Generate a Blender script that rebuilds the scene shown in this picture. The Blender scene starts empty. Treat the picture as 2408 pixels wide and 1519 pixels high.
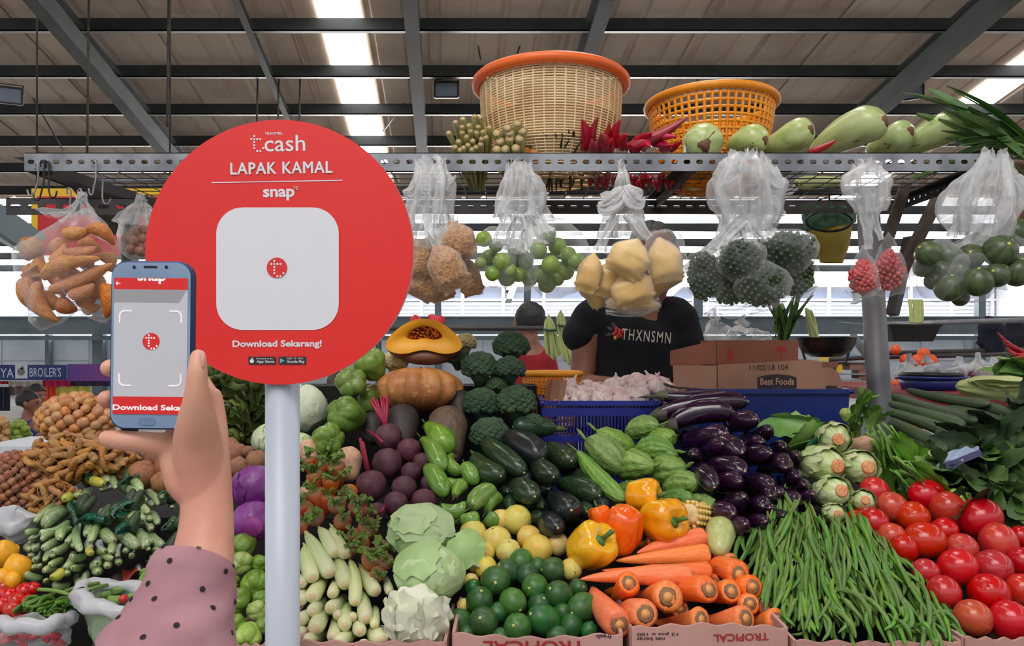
import bpy, bmesh, math, random
import numpy as np
from mathutils import Vector, Matrix, noise
random.seed(7)
np.random.seed(7)
scene = bpy.context.scene
COL = scene.collection
F = 1700.0          # focal length in pixels of the 2408 x 1519 frame
CX, CY = 1204.0, 820.0
CZ = 1.35           # camera height
def lin(c):
 c = c / 255.0
 return c / 12.92 if c <= 0.04045 else ((c + 0.055) / 1.055) ** 2.4
def C(r, g, b):
 return (lin(r), lin(g), lin(b), 1.0)
# ------------------------------------------------------------------ camera, sky, lights, exposure
cam_d = bpy.data.cameras.new('camera')
cam_d.sensor_width = 36.0
cam_d.lens = 36.0 * F / 2408.0
cam_d.shift_y = (CY - 759.5) / 2408.0
cam_d.clip_start = 0.02
cam_d.clip_end = 200
cam = bpy.data.objects.new('camera', cam_d)
cam.location = (0, 0, CZ)
cam.rotation_euler = (math.pi / 2, 0, 0)
COL.objects.link(cam)
scene.camera = cam
world = bpy.data.worlds.new('sky')
scene.world = world
world.use_nodes = True
wn = world.node_tree.nodes
bg = wn['Background']
bg.inputs[0].default_value = (0.93, 0.96, 1.0, 1)
bg.inputs[1].default_value = 1.2
def area(name, loc, target, sx, sy, power, col=(1, 1, 1)):
 d = bpy.data.lights.new(name, 'AREA')
 d.shape = 'RECTANGLE'
 d.size, d.size_y, d.energy, d.color = sx, sy, power, col
 o = bpy.data.objects.new(name, d)
 o.location = loc
 o.rotation_euler = (Vector(target) - Vector(loc)).to_track_quat('-Z', 'Y').to_euler()
 COL.objects.link(o)
 return o
# daylight falling in over the market aisle (the open gable side and the skylights above the shoppers)
area('aisle_daylight', (-0.6, -1.3, 4.6), (0.1, 1.5, 1.1), 3.2, 1.8, 92, (1.0, 0.975, 0.94))
area('skylight_daylight', (0.9, 3.6, 5.6), (0.6, 1.9, 1.1), 1.2, 2.4, 46, (1.0, 0.98, 0.96))
area('window_daylight', (0, 24.6, 3.1), (0, 20.2, 5.9), 34, 1.6, 9500, (1.0, 0.97, 0.93)).data.spread = math.radians(72)
scene.view_settings.view_transform = 'Standard'
scene.view_settings.look = 'None'
scene.view_settings.gamma = 1
scene.view_settings.use_curve_mapping = False
scene.view_settings.exposure = 0.0
# ------------------------------------------------------------------ placing
def at(px, py, Y):
 return Vector(((px - CX) / F * Y, Y, CZ + (CY - py) / F * Y))
def S(px, Y):
 return px * Y / F
YMAX = 1.80
def PY(px, py, h=0.0):
 """Depth of the heap surface (a slope rising away from the aisle), raised by h, on the line of sight of (px, py)."""
 t = (py - CY) / F
 d = 0.474 + t
 if d <= 0.05:
  return YMAX
 return min(YMAX, (0.991 - h) / d)
def P(px, py, h=0.0):
 return at(px, py, PY(px, py, h))
# ------------------------------------------------------------------ custom properties, objects
def tag(o, label=None, cat=None, group=None, kind=None):
 if label: o['label'] = label
 if cat: o['category'] = cat
 if group: o['group'] = group
 if kind: o['kind'] = kind
 return o
def obj(name, me, parent=None, loc=None):
 o = bpy.data.objects.new(name, me)
 COL.objects.link(o)
 if parent is not None: o.parent = parent
 if loc is not None: o.location = loc
 return o
def empty(name, loc=(0, 0, 0), rot=(0, 0, 0)):
 o = bpy.data.objects.new(name, None)
 o.empty_display_size = 0.05
 o.location = loc
 o.rotation_euler = rot
 COL.objects.link(o)
 return o
KIDS = {}
def dup(o, parent=None):
 c = o.copy()
 COL.objects.link(c)
 if parent is not None: c.parent = parent
 for ch in KIDS.get(o.data.name if o.data else o.name, []):
  k = ch.copy()
  COL.objects.link(k)
  k.parent = c
 return c
class MB:
 """Collects verts and faces (with material slots) and builds ONE mesh."""
 def __init__(s):
  s.v, s.f, s.m, s.al, s.tv, s.n = [], [], [], [], [], 0
  s.sm = []
 def add(s, verts, faces, mi=0, along=None, tuv=None, smooth=True):
  verts = np.asarray(verts, dtype=float).reshape(-1, 3)
  n = len(verts)
  s.v.append(verts)
  b = s.n
  for f in faces:
   s.f.append(tuple(i + b for i in f))
  s.m.extend(mi if isinstance(mi, (list, tuple)) else [mi] * len(faces))
  s.sm.extend([smooth] * len(faces))
  s.al.append(np.zeros(n) if along is None else np.asarray(along))
  s.tv.append(np.zeros((n, 3)) if tuv is None else np.asarray(tuv))
  s.n += n
  return s
 def box(s, lo, hi, mi=0, M=None):
  x0, y0, z0 = lo
  x1, y1, z1 = hi
  v = np.array([(x0, y0, z0), (x1, y0, z0), (x1, y1, z0), (x0, y1, z0), (x0, y0, z1), (x1, y0, z1), (x1, y1, z1), (x0, y1, z1)], float)
  if M is not None:
   v = np.array([tuple(M @ Vector(p)) for p in v])
  return s.add(v, [(0, 3, 2, 1), (4, 5, 6, 7), (0, 1, 5, 4), (1, 2, 6, 5), (2, 3, 7, 6), (3, 0, 4, 7)], mi, smooth=False)
 def bar(s, a, b, w, h, mi=0, up=(0, 0, 1)):
  a, b = Vector(a), Vector(b)
  d = (b - a).normalized()
  u = Vector(up)
  x = d.cross(u)
  if x.length < 1e-4: x = d.cross(Vector((1, 0, 0)))
  x.normalize()
  u = x.cross(d)
  v = []
  for p in (a, b):
   for sx, sz in ((-1, -1), (1, -1), (1, 1), (-1, 1)):
    v.append(tuple(p + x * (sx * w / 2) + u * (sz * h / 2)))
  return s.add(v, [(3, 2, 1, 0), (4, 5, 6, 7), (0, 1, 5, 4), (1, 2, 6, 5), (2, 3, 7, 6), (3, 0, 4, 7)], mi, smooth=False)
 def tube(s, pts, rad, seg=8, mi=0, **k):
  v, f, al, tv = tube(pts, rad, seg, **k)
  return s.add(v, f, mi, al, tv)
 def mesh(s, name, mats):
  me = bpy.data.meshes.new(name)
  V = np.concatenate(s.v) if s.v else np.zeros((0, 3))
  me.from_pydata(V.tolist(), [], s.f)
  for m in (mats if isinstance(mats, (list, tuple)) else [mats]):
   me.materials.append(m)
  me.polygons.foreach_set('material_index', s.m)
  me.polygons.foreach_set('use_smooth', s.sm)
  a = me.attributes.new('along', 'FLOAT', 'POINT')
  a.data.foreach_set('value', np.concatenate(s.al).astype(np.float32))
  a = me.attributes.new('tuv', 'FLOAT_VECTOR', 'POINT')
  a.data.foreach_set('vector', np.concatenate(s.tv).astype(np.float32).ravel())
  me.update()
  return me
 def build(s, name, mats, parent=None, loc=None, center=False):
  if center:
   V = np.concatenate(s.v)
   c = (V.max(0) + V.min(0)) / 2
   s.v = [v - c for v in s.v]
   loc = c
  return obj(name, s.mesh(name, mats), parent, loc)
def tube(pts, rad, seg=8, fn=None, cap=True, up=None, flat=1.0, closed=False):
 """Sweeps a ring along pts. rad: scalar or one per point; fn(along, theta) multiplies the radius."""
 pts = np.asarray([tuple(p) for p in pts], float)
 n = len(pts)
 rad = np.full(n, rad, float) if np.isscalar(rad) else np.asarray(rad, float)
 d = np.gradient(pts, axis=0)
 d /= np.linalg.norm(d, axis=1)[:, None] + 1e-12
 u = np.array(up if up is not None else ((0, 0, 1) if abs(d[0][2]) < .9 else (1, 0, 0)), float)
 U = np.zeros((n, 3))
 W = np.zeros((n, 3))
 for i in range(n):
  u = u - d[i] * u.dot(d[i])
  u /= np.linalg.norm(u) + 1e-12
  U[i] = u
  W[i] = np.cross(d[i], u)
 th = np.linspace(0, 2 * np.pi, seg, endpoint=False)
 seglen = np.r_[0, np.cumsum(np.linalg.norm(np.diff(pts, axis=0), axis=1))]
 al = seglen / (seglen[-1] + 1e-12)
 A, T = np.meshgrid(al, th, indexing='ij')
 R = rad[:, None] * np.ones((1, seg))
 if fn is not None:
  R = R * fn(A, T)
 V = pts[:, None, :] + (R * np.cos(T))[..., None] * U[:, None, :] + (R * np.sin(T) * flat)[..., None] * W[:, None, :]
 V = V.reshape(-1, 3)
 tv = np.stack([np.cos(T), np.sin(T), A * 2], -1).reshape(-1, 3)
 al_v = A.ravel()
 faces = []
 for i in range(n - 1):
  b = i * seg
  for j in range(seg):
   k = (j + 1) % seg
   faces.append((b + j, b + k, b + seg + k, b + seg + j))
 if cap:
  V = np.vstack([V, pts[0], pts[-1]])
  tv = np.vstack([tv, (0, 0, 0), (0, 0, 2)])
  al_v = np.r_[al_v, 0, 1]
  a, z = n * seg, n * seg + 1
  for j in range(seg):
   k = (j + 1) % seg
   faces.append((a, k, j))
   faces.append((z, (n - 1) * seg + j, (n - 1) * seg + k))
 return V, faces, al_v, tv
def smooth_path(ctrl, n=12):
 """Catmull-Rom through control points (tuples of any width)."""
 c = np.asarray([tuple(p) for p in ctrl], float)
 if len(c) == 2:
  t = np.linspace(0, 1, n)[:, None]
  return c[0] * (1 - t) + c[1] * t
 c = np.vstack([2 * c[0] - c[1], c, 2 * c[-1] - c[-2]])
 out = []
 m = len(c) - 3
 for k in range(n):
  x = k / (n - 1) * m
  i = min(int(x), m - 1)
  t = x - i
  p0, p1, p2, p3 = c[i:i + 4]
  out.append(.5 * (2 * p1 + (p2 - p0) * t + (2 * p0 - 5 * p1 + 4 * p2 - p3) * t * t + (3 * p1 - p0 - 3 * p2 + p3) * t ** 3))
 return np.array(out)
# ------------------------------------------------------------------ materials
def mat(name, col, col2=None, rough=.5, scale=8, mix=(.4, .65), along=None, streak=False, spots=None, bump=0, bscale=30,
  rnd=(0, 0, 0), spec=.5, coat=0, sss=0, metal=0, emit=0, space='tuv', trans=None, detail=3, bstretch=None, wave=None):
 m = bpy.data.materials.new(name)
 m.use_nodes = True
 nt = m.node_tree
 N, L = nt.nodes, nt.links
 b = N['Principled BSDF']
 b.inputs['Roughness'].default_value = rough
 b.inputs['Specular IOR Level'].default_value = spec
 b.inputs['Metallic'].default_value = metal
 b.inputs['Coat Weight'].default_value = coat
 b.inputs['Coat Roughness'].default_value = .08
 if sss:
  b.inputs['Subsurface Weight'].default_value = sss
  b.inputs['Subsurface Radius'].default_value = (.01, .005, .003)
  b.inputs['Subsurface Scale'].default_value = .6
 if space == 'tuv':
  a = N.new('ShaderNodeAttribute'); a.attribute_name = 'tuv'; vec = a.outputs['Vector']
 else:
  a = N.new('ShaderNodeTexCoord'); vec = a.outputs['Object']
 inf = N.new('ShaderNodeObjectInfo')
 off = N.new('ShaderNodeVectorMath'); off.operation = 'ADD'
 L.new(vec, off.inputs[0]);
 mul = N.new('ShaderNodeMath'); mul.operation = 'MULTIPLY'; mul.inputs[1].default_value = 37.0
 L.new(inf.outputs['Random'], mul.inputs[0])
 L.new(mul.outputs[0], off.inputs[1])
 vec = off.outputs[0]
 def nz(sc, st=None, det=detail):
  v = vec
  if st:
   mp = N.new('ShaderNodeMapping'); mp.inputs['Scale'].default_value = st
   L.new(v, mp.inputs['Vector']); v = mp.outputs[0]
  t = N.new('ShaderNodeTexNoise'); t.inputs['Scale'].default_value = sc; t.inputs['Detail'].default_value = det
  L.new(v, t.inputs['Vector'])
  return t.outputs['Fac']
 def ramp(fac, stops):
  r = N.new('ShaderNodeValToRGB')
  e = r.color_ramp.elements
  while len(e) < len(stops): e.new(.5)
  for el, (p, c) in zip(e, stops):
   el.position = p; el.color = c
  L.new(fac, r.inputs[0])
  return r.outputs['Color']
 def mixc(fac, c1, c2):
  x = N.new('ShaderNodeMix'); x.data_type = 'RGBA'
  for sock, val in ((0, fac), (6, c1), (7, c2)):
   if isinstance(val, (tuple, float, int)): x.inputs[sock].default_value = val
   else: L.new(val, x.inputs[sock])
  return x.outputs[2]
 def step(fac, lo, hi):
  r = N.new('ShaderNodeMapRange'); r.inputs[1].default_value = lo; r.inputs[2].default_value = hi
  r.interpolation_type = 'SMOOTHSTEP'
  L.new(fac, r.inputs[0])
  return r.outputs[0]
 base = col
 if along:
  aa = N.new('ShaderNodeAttribute'); aa.attribute_name = 'along'
  base = ramp(aa.outputs['Fac'], along)
 if col2 is not None:
  base = mixc(step(nz(scale, (1, 1, .15) if streak else None), *mix), base, col2)
 if spots:
  sc, ssc, lo, hi = spots
  base = mixc(step(nz(ssc, None, 1), lo, hi), base, sc)
 if rnd != (0, 0, 0):
  h = N.new('ShaderNodeHueSaturation')
  for k, sock in enumerate(('Hue', 'Saturation', 'Value')):
   r = N.new('ShaderNodeMapRange')
   c0 = .5 if k == 0 else 1
   r.inputs[3].default_value = c0 - rnd[k]; r.inputs[4].default_value = c0 + rnd[k]
   s = inf.outputs['Random']
   if k:
    w = N.new('ShaderNodeMath'); w.operation = 'MULTIPLY'; w.inputs[1].default_value = 7.3 * k
    w2 = N.new('ShaderNodeMath'); w2.operation = 'FRACT'
    L.new(s, w.inputs[0]); L.new(w.outputs[0], w2.inputs[0]); s = w2.outputs[0]
   L.new(s, r.inputs[0]); L.new(r.outputs[0], h.inputs[sock])
  if isinstance(base, tuple): h.inputs['Color'].default_value = base
  else: L.new(base, h.inputs['Color'])
  base = h.outputs[0]
 if isinstance(base, tuple): b.inputs['Base Color'].default_value = base
 else: L.new(base, b.inputs['Base Color'])
 if bump:
  bp = N.new('ShaderNodeBump'); bp.inputs['Strength'].default_value = bump; bp.inputs['Distance'].default_value = .01
  L.new(nz(bscale, bstretch), bp.inputs['Height']); L.new(bp.outputs[0], b.inputs['Normal'])
 if emit:
  b.inputs['Emission Strength'].default_value = emit
  if isinstance(base, tuple): b.inputs['Emission Color'].default_value = base
  else: L.new(base, b.inputs['Emission Color'])
 if trans is not None:
  t = N.new('ShaderNodeBsdfTransparent'); mx = N.new('ShaderNodeMixShader')
  fr = N.new('ShaderNodeLayerWeight'); fr.inputs[0].default_value = .35
  mr = N.new('ShaderNodeMapRange'); mr.inputs[3].default_value = trans[0]; mr.inputs[4].default_value = trans[1]
  L.new(fr.outputs['Facing'], mr.inputs[0]); L.new(mr.outputs[0], mx.inputs[0])
  L.new(t.outputs[0], mx.inputs[1]); L.new(b.outputs[0], mx.inputs[2])
  L.new(mx.outputs[0], N['Material Output'].inputs[0])
 return m
def flat(name, r, g, b, rough=.6, **k):
 k.setdefault('space', 'obj')
 return mat(name, C(r, g, b), rough=rough, **k)
# ------------------------------------------------------------------ vegetables: unit bodies (radius 1, length 1 along z), copied and scaled
def prof_ell(t): return np.sqrt(np.clip(1 - (2 * t - 1) ** 2, 0, 1))
def prof_caps(p):
 return lambda t: np.clip(1 - np.abs(2 * t - 1) ** p, 0, 1) ** (1 / 2.0)
def prof_pts(xs, ys):
 return lambda t: np.interp(t, xs, ys)
def unit(name, prof, mats, n=14, seg=16, bend=0., fn=None, lump=0., lscale=2., seed=0, mi=None, tt=None):
 t = tt if tt is not None else .5 - .5 * np.cos(np.linspace(0, np.pi, n))
 r = prof(t)
 pts = np.stack([0 * t, 0 * t, t - .5], 1)
 V, f, al, tv = tube(pts, np.maximum(r, 1e-3), seg, fn=fn, up=(1, 0, 0))
 V[:, 0] += bend * 4 * al * (1 - al)
 if lump:
  for i in range(len(V)):
   nv = noise.noise(Vector((tv[i][0] * lscale, tv[i][1] * lscale, tv[i][2] * lscale + seed * 7.7)))
   V[i, :2] *= 1 + lump * nv
   V[i, 2] *= 1 + lump * .3 * nv
 mb = MB()
 m = 0
 if mi:
  m = [mi(np.mean([al[i] for i in q])) for q in f]
 mb.add(V, f, m, al, tv)
 return mb.mesh(name, mats)
class Kind:
 """One kind of vegetable: several unit bodies (with their parts) that copies share."""
 def __init__(s, name, bodies, parts=None, cat=None):
  s.name, s.bodies, s.parts, s.cat = name, bodies, parts or [], cat or name.split('_')[-1]
  s.k = 0
 def put(s, p0, p1, r, label, group=None, roll=None, variant=None, r2=None, name=None, cat=None):
  me = s.bodies[(s.k if variant is None else variant) % len(s.bodies)]
  s.k += 1
  p0, p1 = Vector(p0), Vector(p1)
  d = p1 - p0
  L = max(d.length, 1e-4)
  o = obj(name or s.name, me)
  q = d.normalized().to_track_quat('Z', 'Y')
  q = q @ Matrix.Rotation(random.uniform(0, 6.28) if roll is None else roll, 3, 'Z').to_quaternion()
  o.rotation_mode = 'QUATERNION'
  o.rotation_quaternion = q
  o.location = (p0 + p1) / 2
  o.scale = (r, r2 or r, L)
  for nm, pm in s.parts:
   obj(nm, pm, o)
  tag(o, label, cat or s.cat, group)
  return o
 def ball(s, c, r, label, group=None, axis=None, h=1.0, roll=None, **k):
  a = Vector(axis if axis is not None else (random.uniform(-1, 1), random.uniform(-1, .2), random.uniform(-.4, 1))).normalized()
  c = Vector(c)
  return s.put(c - a * r * h, c + a * r * h, r, label, group, roll, **k)
ORD = ['first', 'second', 'third', 'fourth', 'fifth', 'sixth', 'seventh', 'eighth', 'ninth', 'tenth', 'eleventh', 'twelfth', 'thirteenth', 'fourteenth', 'fifteenth', 'sixteenth']
def rowlab(pts, look, where, rowh):
 """Labels that say which one of a heap: its place in its row and the row's place in the heap."""
 idx = sorted(range(len(pts)), key=lambda i: pts[i][1])
 rows, cur, y0 = [], [], None
 for i in idx:
  if y0 is None or pts[i][1] - y0 <= rowh:
   cur.append(i)
   if y0 is None: y0 = pts[i][1]
  else:
   rows.append(cur); cur = [i]; y0 = pts[i][1]
 rows.append(cur)
 out = [None] * len(pts)
 for k, rw in enumerate(rows):
  rw.sort(key=lambda i: pts[i][0])
  rn = 'top' if k == 0 else ('bottom' if k == len(rows) - 1 else ORD[k])
  for j, i in enumerate(rw):
   lk = look[i] if isinstance(look, (list, tuple)) else look
   if len(rw) == 1: pos = 'alone in'
   elif j == 0: pos = 'leftmost in'
   elif j == len(rw) - 1: pos = 'rightmost in'
   else: pos = ORD[j] + ' from left in'
   out[i] = '%s, %s %s row of %s' % (lk, pos, rn, where)
 return out
# ------------------------------------------------------------------ palette
M = {}
M['galv'] = mat('galvanised_steel', C(150, 153, 160), C(118, 120, 128), rough=.42, metal=.35, scale=9, space='obj', bump=.05)
M['post'] = mat('worn_steel_post', C(118, 117, 120), C(92, 91, 95), rough=.5, metal=.2, scale=7, space='obj', bump=.05)
M['rail_dark'] = mat('dark_steel', C(66, 62, 62), C(48, 45, 46), rough=.5, scale=12, space='obj')
M['wood_dark'] = mat('weathered_timber', C(92, 80, 72), C(70, 58, 52), rough=.8, scale=14, space='obj', bump=.2)
M['purlin'] = mat('purlin_paint', C(52, 55, 55), C(40, 43, 44), rough=.6, scale=2, space='obj')
M['rafter'] = mat('rafter_paint', C(74, 77, 75), C(60, 63, 62), rough=.6, scale=1.2, space='obj')
M['sheet'] = mat('roof_sheet_metal', C(226, 208, 192), C(204, 184, 168), rough=.7, scale=.7, space='obj', bump=.05, rnd=(0, .1, .07), detail=6)
M['skylight'] = flat('skylight_sheet', 255, 255, 250, emit=5)
M['farsheet'] = flat('translucent_sheet', 236, 240, 246, emit=.95)
M['glass_far'] = flat('window_glass', 128, 136, 156, rough=.1, trans=(.8, .97))
M['white_frame'] = flat('white_window_frame', 205, 208, 216)
M['louvre'] = flat('grey_louvre', 150, 156, 170)
M['girder'] = mat('girder_paint', C(112, 124, 130), C(96, 108, 115), rough=.5, scale=1.5, space='obj')
M['panel_white'] = mat('white_wall_panel', C(214, 220, 228), C(200, 206, 216), rough=.6, scale=1, space='obj')
M['floor'] = mat('concrete_floor', C(168, 164, 158), C(150, 146, 140), rough=.7, scale=2, space='obj')
M['black'] = flat('black_plastic', 22, 22, 26, rough=.4)
M['white'] = flat('white_print', 226, 226, 234, rough=.5)
M['red_print'] = mat('red_print', C(230, 48, 44), C(226, 45, 42), rough=.38, scale=3, space='obj')
M['logo_red'] = flat('red_logo', 222, 52, 52, rough=.4)
M['sign_edge'] = flat('foam_board_edge', 196, 198, 204, rough=.6)
M['pvc'] = mat('white_pvc', C(190, 198, 212), C(182, 190, 206), rough=.35, scale=3, space='obj')
M['skin'] = mat('skin', C(220, 164, 140), C(212, 148, 128), rough=.48, scale=18, space='obj', sss=.12, bump=.03, bscale=220)
M['skin_dark'] = mat('tanned_skin', C(150, 98, 78), C(134, 84, 68), rough=.5, scale=8, space='obj', sss=.1)
M['nail'] = flat('finger_nail', 222, 170, 158, rough=.25)
M['hair'] = mat('black_hair', C(20, 19, 22), C(32, 30, 34), rough=.5, scale=60, space='obj', bump=.5, bscale=150)
M['tee'] = mat('black_cotton', C(16, 17, 26), C(22, 23, 33), rough=.9, scale=10, space='obj', bump=.12, bscale=14)
M['red_tee'] = mat('red_cotton', C(150, 24, 38), C(130, 18, 32), rough=.9, scale=10, space='obj', bump=.1, bscale=14)
M['blue_tee'] = mat('blue_cotton', C(30, 58, 140), C(24, 46, 120), rough=.9, scale=10, space='obj')
M['film'] = flat('clear_plastic_film', 236, 238, 242, rough=.12, spec=.8, trans=(.035, .5), bump=.5, bscale=26)
M['film_neck'] = flat('gathered_plastic_film', 232, 232, 234, rough=.2, spec=.8, trans=(.27, .86), bump=.3, bscale=40)
M['film_white'] = flat('milky_plastic', 205, 206, 214, rough=.3, trans=(.72, .95), bump=.5, bscale=18)
M['cardboard'] = mat('cardboard', C(178, 132, 108), C(164, 118, 96), rough=.85, scale=6, space='obj', bump=.05)
M['cardboard_pale'] = mat('printed_cardboard', C(196, 150, 142), C(182, 136, 128), rough=.8, scale=6, space='obj')
M['cardboard_dark'] = mat('red_brown_cardboard', C(150, 94, 74), C(138, 84, 66), rough=.85, scale=6, space='obj')
M['blue_bin'] = mat('blue_plastic', C(28, 48, 122), C(24, 42, 108), rough=.35, scale=5, space='obj')
M['blue_crate'] = mat('violet_blue_plastic', C(38, 46, 140), C(32, 40, 124), rough=.35, scale=5, space='obj')
M['orange_rim'] = mat('orange_plastic', C(240, 108, 40), C(226, 96, 36), rough=.35, scale=5, space='obj')
M['cream_weave'] = mat('cream_plastic_weave', C(240, 212, 168), C(206, 166, 118), rough=.5, scale=9, mix=(.35, .8), space='obj')
M['yellow_basket'] = mat('yellow_plastic', C(244, 160, 28), C(230, 140, 22), rough=.35, scale=6, space='obj')
M['tape'] = flat('green_tape', 8, 78, 58, rough=.3)
M['deck'] = mat('shade_black_board', C(20, 17, 17), C(13, 11, 12), rough=.9, scale=6, space='obj')  # near black stands in for the shade in gaps between vegetables
M['ink_red'] = flat('red_ink', 160, 38, 40)
M['ink_dark'] = flat('dark_ink', 52, 40, 42)
g = lambda *s: [(p, C(*c)) for p, c in s]
M['tomato'] = mat('tomato_skin', C(200, 28, 18), C(186, 36, 20), rough=.2, scale=1.2, rnd=(.006, .04, .12), sss=.05, coat=.2)
M['tomato_or'] = mat('half_ripe_tomato_skin', C(204, 76, 36), C(192, 54, 30), rough=.22, scale=1.2, rnd=(.01, .05, .1), coat=.2)
M['calyx'] = mat('green_calyx', C(78, 100, 52), C(96, 104, 60), rough=.6, scale=4)
M['lime'] = mat('lime_peel', C(60, 112, 36), C(88, 138, 46), rough=.3, scale=1.5, mix=(.35, .8), bump=.1, bscale=24, rnd=(.018, .1, .2))
M['lime_dark'] = mat('dark_lime_peel', C(44, 88, 44), C(56, 104, 48), rough=.32, scale=1.5, bump=.1, bscale=24, rnd=(.02, .1, .2))
M['bag_lime'] = mat('pale_lime_peel', C(136, 160, 72), C(112, 144, 64), rough=.28, scale=1.2, bump=.06, bscale=24, rnd=(.015, .1, .15))
M['stem_scar'] = flat('pale_stem_scar', 196, 196, 110)
M['lemon'] = mat('yellow_fruit_peel', C(226, 208, 116), C(222, 190, 92), rough=.4, scale=1.3, bump=.08, bscale=20, spots=(C(176, 130, 62), 5.5, .68, .76), rnd=(.02, .1, .08))
M['lemon_deep'] = mat('bright_lemon_peel', C(236, 172, 30), C(228, 154, 24), rough=.35, scale=1.3, bump=.08, bscale=20)
M['pepper_y'] = mat('yellow_pepper_skin', C(248, 174, 16), C(236, 150, 14), rough=.16, scale=1, coat=.4, sss=.05)
M['pepper_y2'] = mat('yellow_pepper_green_patch', C(236, 176, 24), rough=.16, coat=.4, along=g((0, (70, 100, 40)), (.14, (150, 140, 30)), (.3, (236, 172, 20)), (1, (240, 178, 24))))
M['pepper_o'] = mat('orange_pepper_skin', C(250, 112, 16), C(240, 92, 12), rough=.16, scale=1, coat=.4, sss=.05)
M['pep_stem'] = mat('pepper_stalk', C(70, 108, 44), C(86, 120, 52), rough=.5, scale=3)
M['carrot'] = mat('carrot_skin', C(246, 122, 52), C(252, 140, 74), rough=.42, scale=5, streak=False, bump=.12, bscale=6, bstretch=(.4, .4, 6), rnd=(.008, .06, .06))
M['carrot_butt'] = mat('carrot_cut_end', C(150, 112, 76), C(128, 96, 66), rough=.7, scale=3)
M['carrot_dull'] = mat('dull_carrot_skin', C(222, 106, 58), rough=.5, bump=.15, bscale=6, bstretch=(.4, .4, 6), rnd=(.01, .08, .1), along=g((0, (214, 96, 50)), (.7, (224, 108, 58)), (.9, (190, 104, 66)), (1, (120, 96, 60))))
M['leafstub'] = mat('leaf_stub', C(96, 128, 52), C(120, 142, 68), rough=.6, scale=4, space='obj', rnd=(.01, .1, .15))
M['beet'] = mat('beet_skin', C(84, 42, 58), C(100, 58, 70), rough=.6, scale=2, bump=.15, bscale=9, rnd=(.01, .08, .1))
M['beet_stem'] = mat('beet_stalk', C(166, 24, 66), C(140, 18, 56), rough=.4, scale=3)
M['aubergine'] = mat('aubergine_skin', C(38, 18, 40), C(52, 22, 52), rough=.12, scale=1.4, coat=.5, rnd=(.02, .1, .25))
M['aub_calyx'] = mat('aubergine_calyx', C(92, 96, 66), C(70, 62, 58), rough=.6, scale=4)
M['tip'] = flat('pale_blossom_end', 206, 178, 140)
M['zucchini'] = mat('dark_green_skin', C(36, 58, 36), C(54, 78, 46), rough=.22, scale=6, mix=(.45, .75), rnd=(.02, .1, .25), coat=.06)
M['zuc_black'] = mat('blackish_green_skin', C(28, 32, 36), C(36, 44, 44), rough=.26, scale=4, coat=.08)
M['green_aub'] = mat('light_green_skin', C(122, 160, 68), C(102, 146, 54), rough=.2, scale=1.5, coat=.3, rnd=(.012, .08, .1))
M['bitter'] = mat('bitter_gourd_skin', C(132, 166, 84), C(92, 132, 54), rough=.36, scale=3, streak=True, bump=.35, bscale=5, bstretch=(1, 1, 2.2), rnd=(.012, .08, .12), coat=.1)
M['bean'] = mat('green_bean_skin', C(104, 146, 62), C(84, 126, 54), rough=.4, scale=2, rnd=(.015, .1, .2))
M['corn_husk'] = mat('pale_husk', C(192, 206, 142), rough=.5, scale=5, streak=True, col2=C(212, 220, 168), along=g((0, (168, 192, 112)), (.5, (196, 210, 148)), (1, (226, 222, 182))), rnd=(.012, .1, .07), bump=.12, bscale=7, bstretch=(1, 1, .1))
M['corn_tip'] = mat('husk_point', C(222, 210, 150), C(206, 196, 130), rough=.6, scale=4)
M['corn_cut'] = flat('husk_cut_end', 226, 200, 160)
M['kernel'] = mat('corn_kernels', C(240, 214, 134), C(232, 198, 112), rough=.35, scale=3)
M['cabbage'] = mat('green_cabbage_leaf', C(190, 214, 160), C(166, 198, 128), rough=.45, scale=2.2, bump=.12, bscale=3, space='obj', rnd=(.01, .05, .05))
M['cabbage_w'] = mat('white_cabbage_leaf', C(218, 224, 198), C(196, 208, 168), rough=.5, scale=9, streak=False, bump=.25, bscale=14, space='obj')
M['cabbage_cut'] = mat('crumpled_white_leaf', C(226, 226, 208), C(212, 214, 186), rough=.5, scale=12, space='obj', bump=.15, bscale=20)
M['purple'] = mat('red_cabbage_leaf', C(112, 40, 120), C(138, 66, 146), rough=.35, scale=16, space='obj', bump=.25, bscale=22)
M['purple_cut'] = mat('red_cabbage_cut', C(132, 34, 120), C(150, 60, 140), rough=.5, scale=30, space='obj')
M['chayote'] = mat('chayote_skin', C(118, 148, 58), C(100, 130, 48), rough=.34, scale=1.6, bump=.1, bscale=10, rnd=(.012, .08, .12), coat=.15)
M['chayote_pale'] = mat('pale_chayote_skin', C(164, 186, 96), C(142, 168, 76), rough=.36, scale=1.6, bump=.1, bscale=10, rnd=(.012, .08, .1), coat=.1)
M['pumpkin'] = mat('pumpkin_skin', C(196, 134, 78), C(172, 108, 62), rough=.5, scale=2, spots=(C(214, 160, 100), 6, .6, .75), bump=.1, bscale=12)
M['pumpkin_dark'] = mat('dark_pumpkin_skin', C(122, 80, 64), C(98, 64, 56), rough=.5, scale=3, space='obj', bump=.1)
M['squash_grey'] = mat('dull_squash_skin', C(104, 84, 66), C(84, 68, 58), rough=.6, scale=4, spots=(C(128, 108, 86), 9, .62, .72))
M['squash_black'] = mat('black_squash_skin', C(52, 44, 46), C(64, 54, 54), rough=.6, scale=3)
M['flesh'] = mat('pumpkin_flesh', C(246, 174, 34), C(238, 158, 26), rough=.45, scale=6, space='obj', bump=.05)
M['pulp'] = mat('pumpkin_pulp', C(228, 136, 36), C(196, 94, 22), rough=.5, scale=40, space='obj')
M['broccoli'] = mat('broccoli_florets', C(70, 96, 64), C(52, 78, 56), rough=.8, scale=16, space='obj', bump=.9, bscale=170, rnd=(.012, .08, .1), detail=5)
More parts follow.
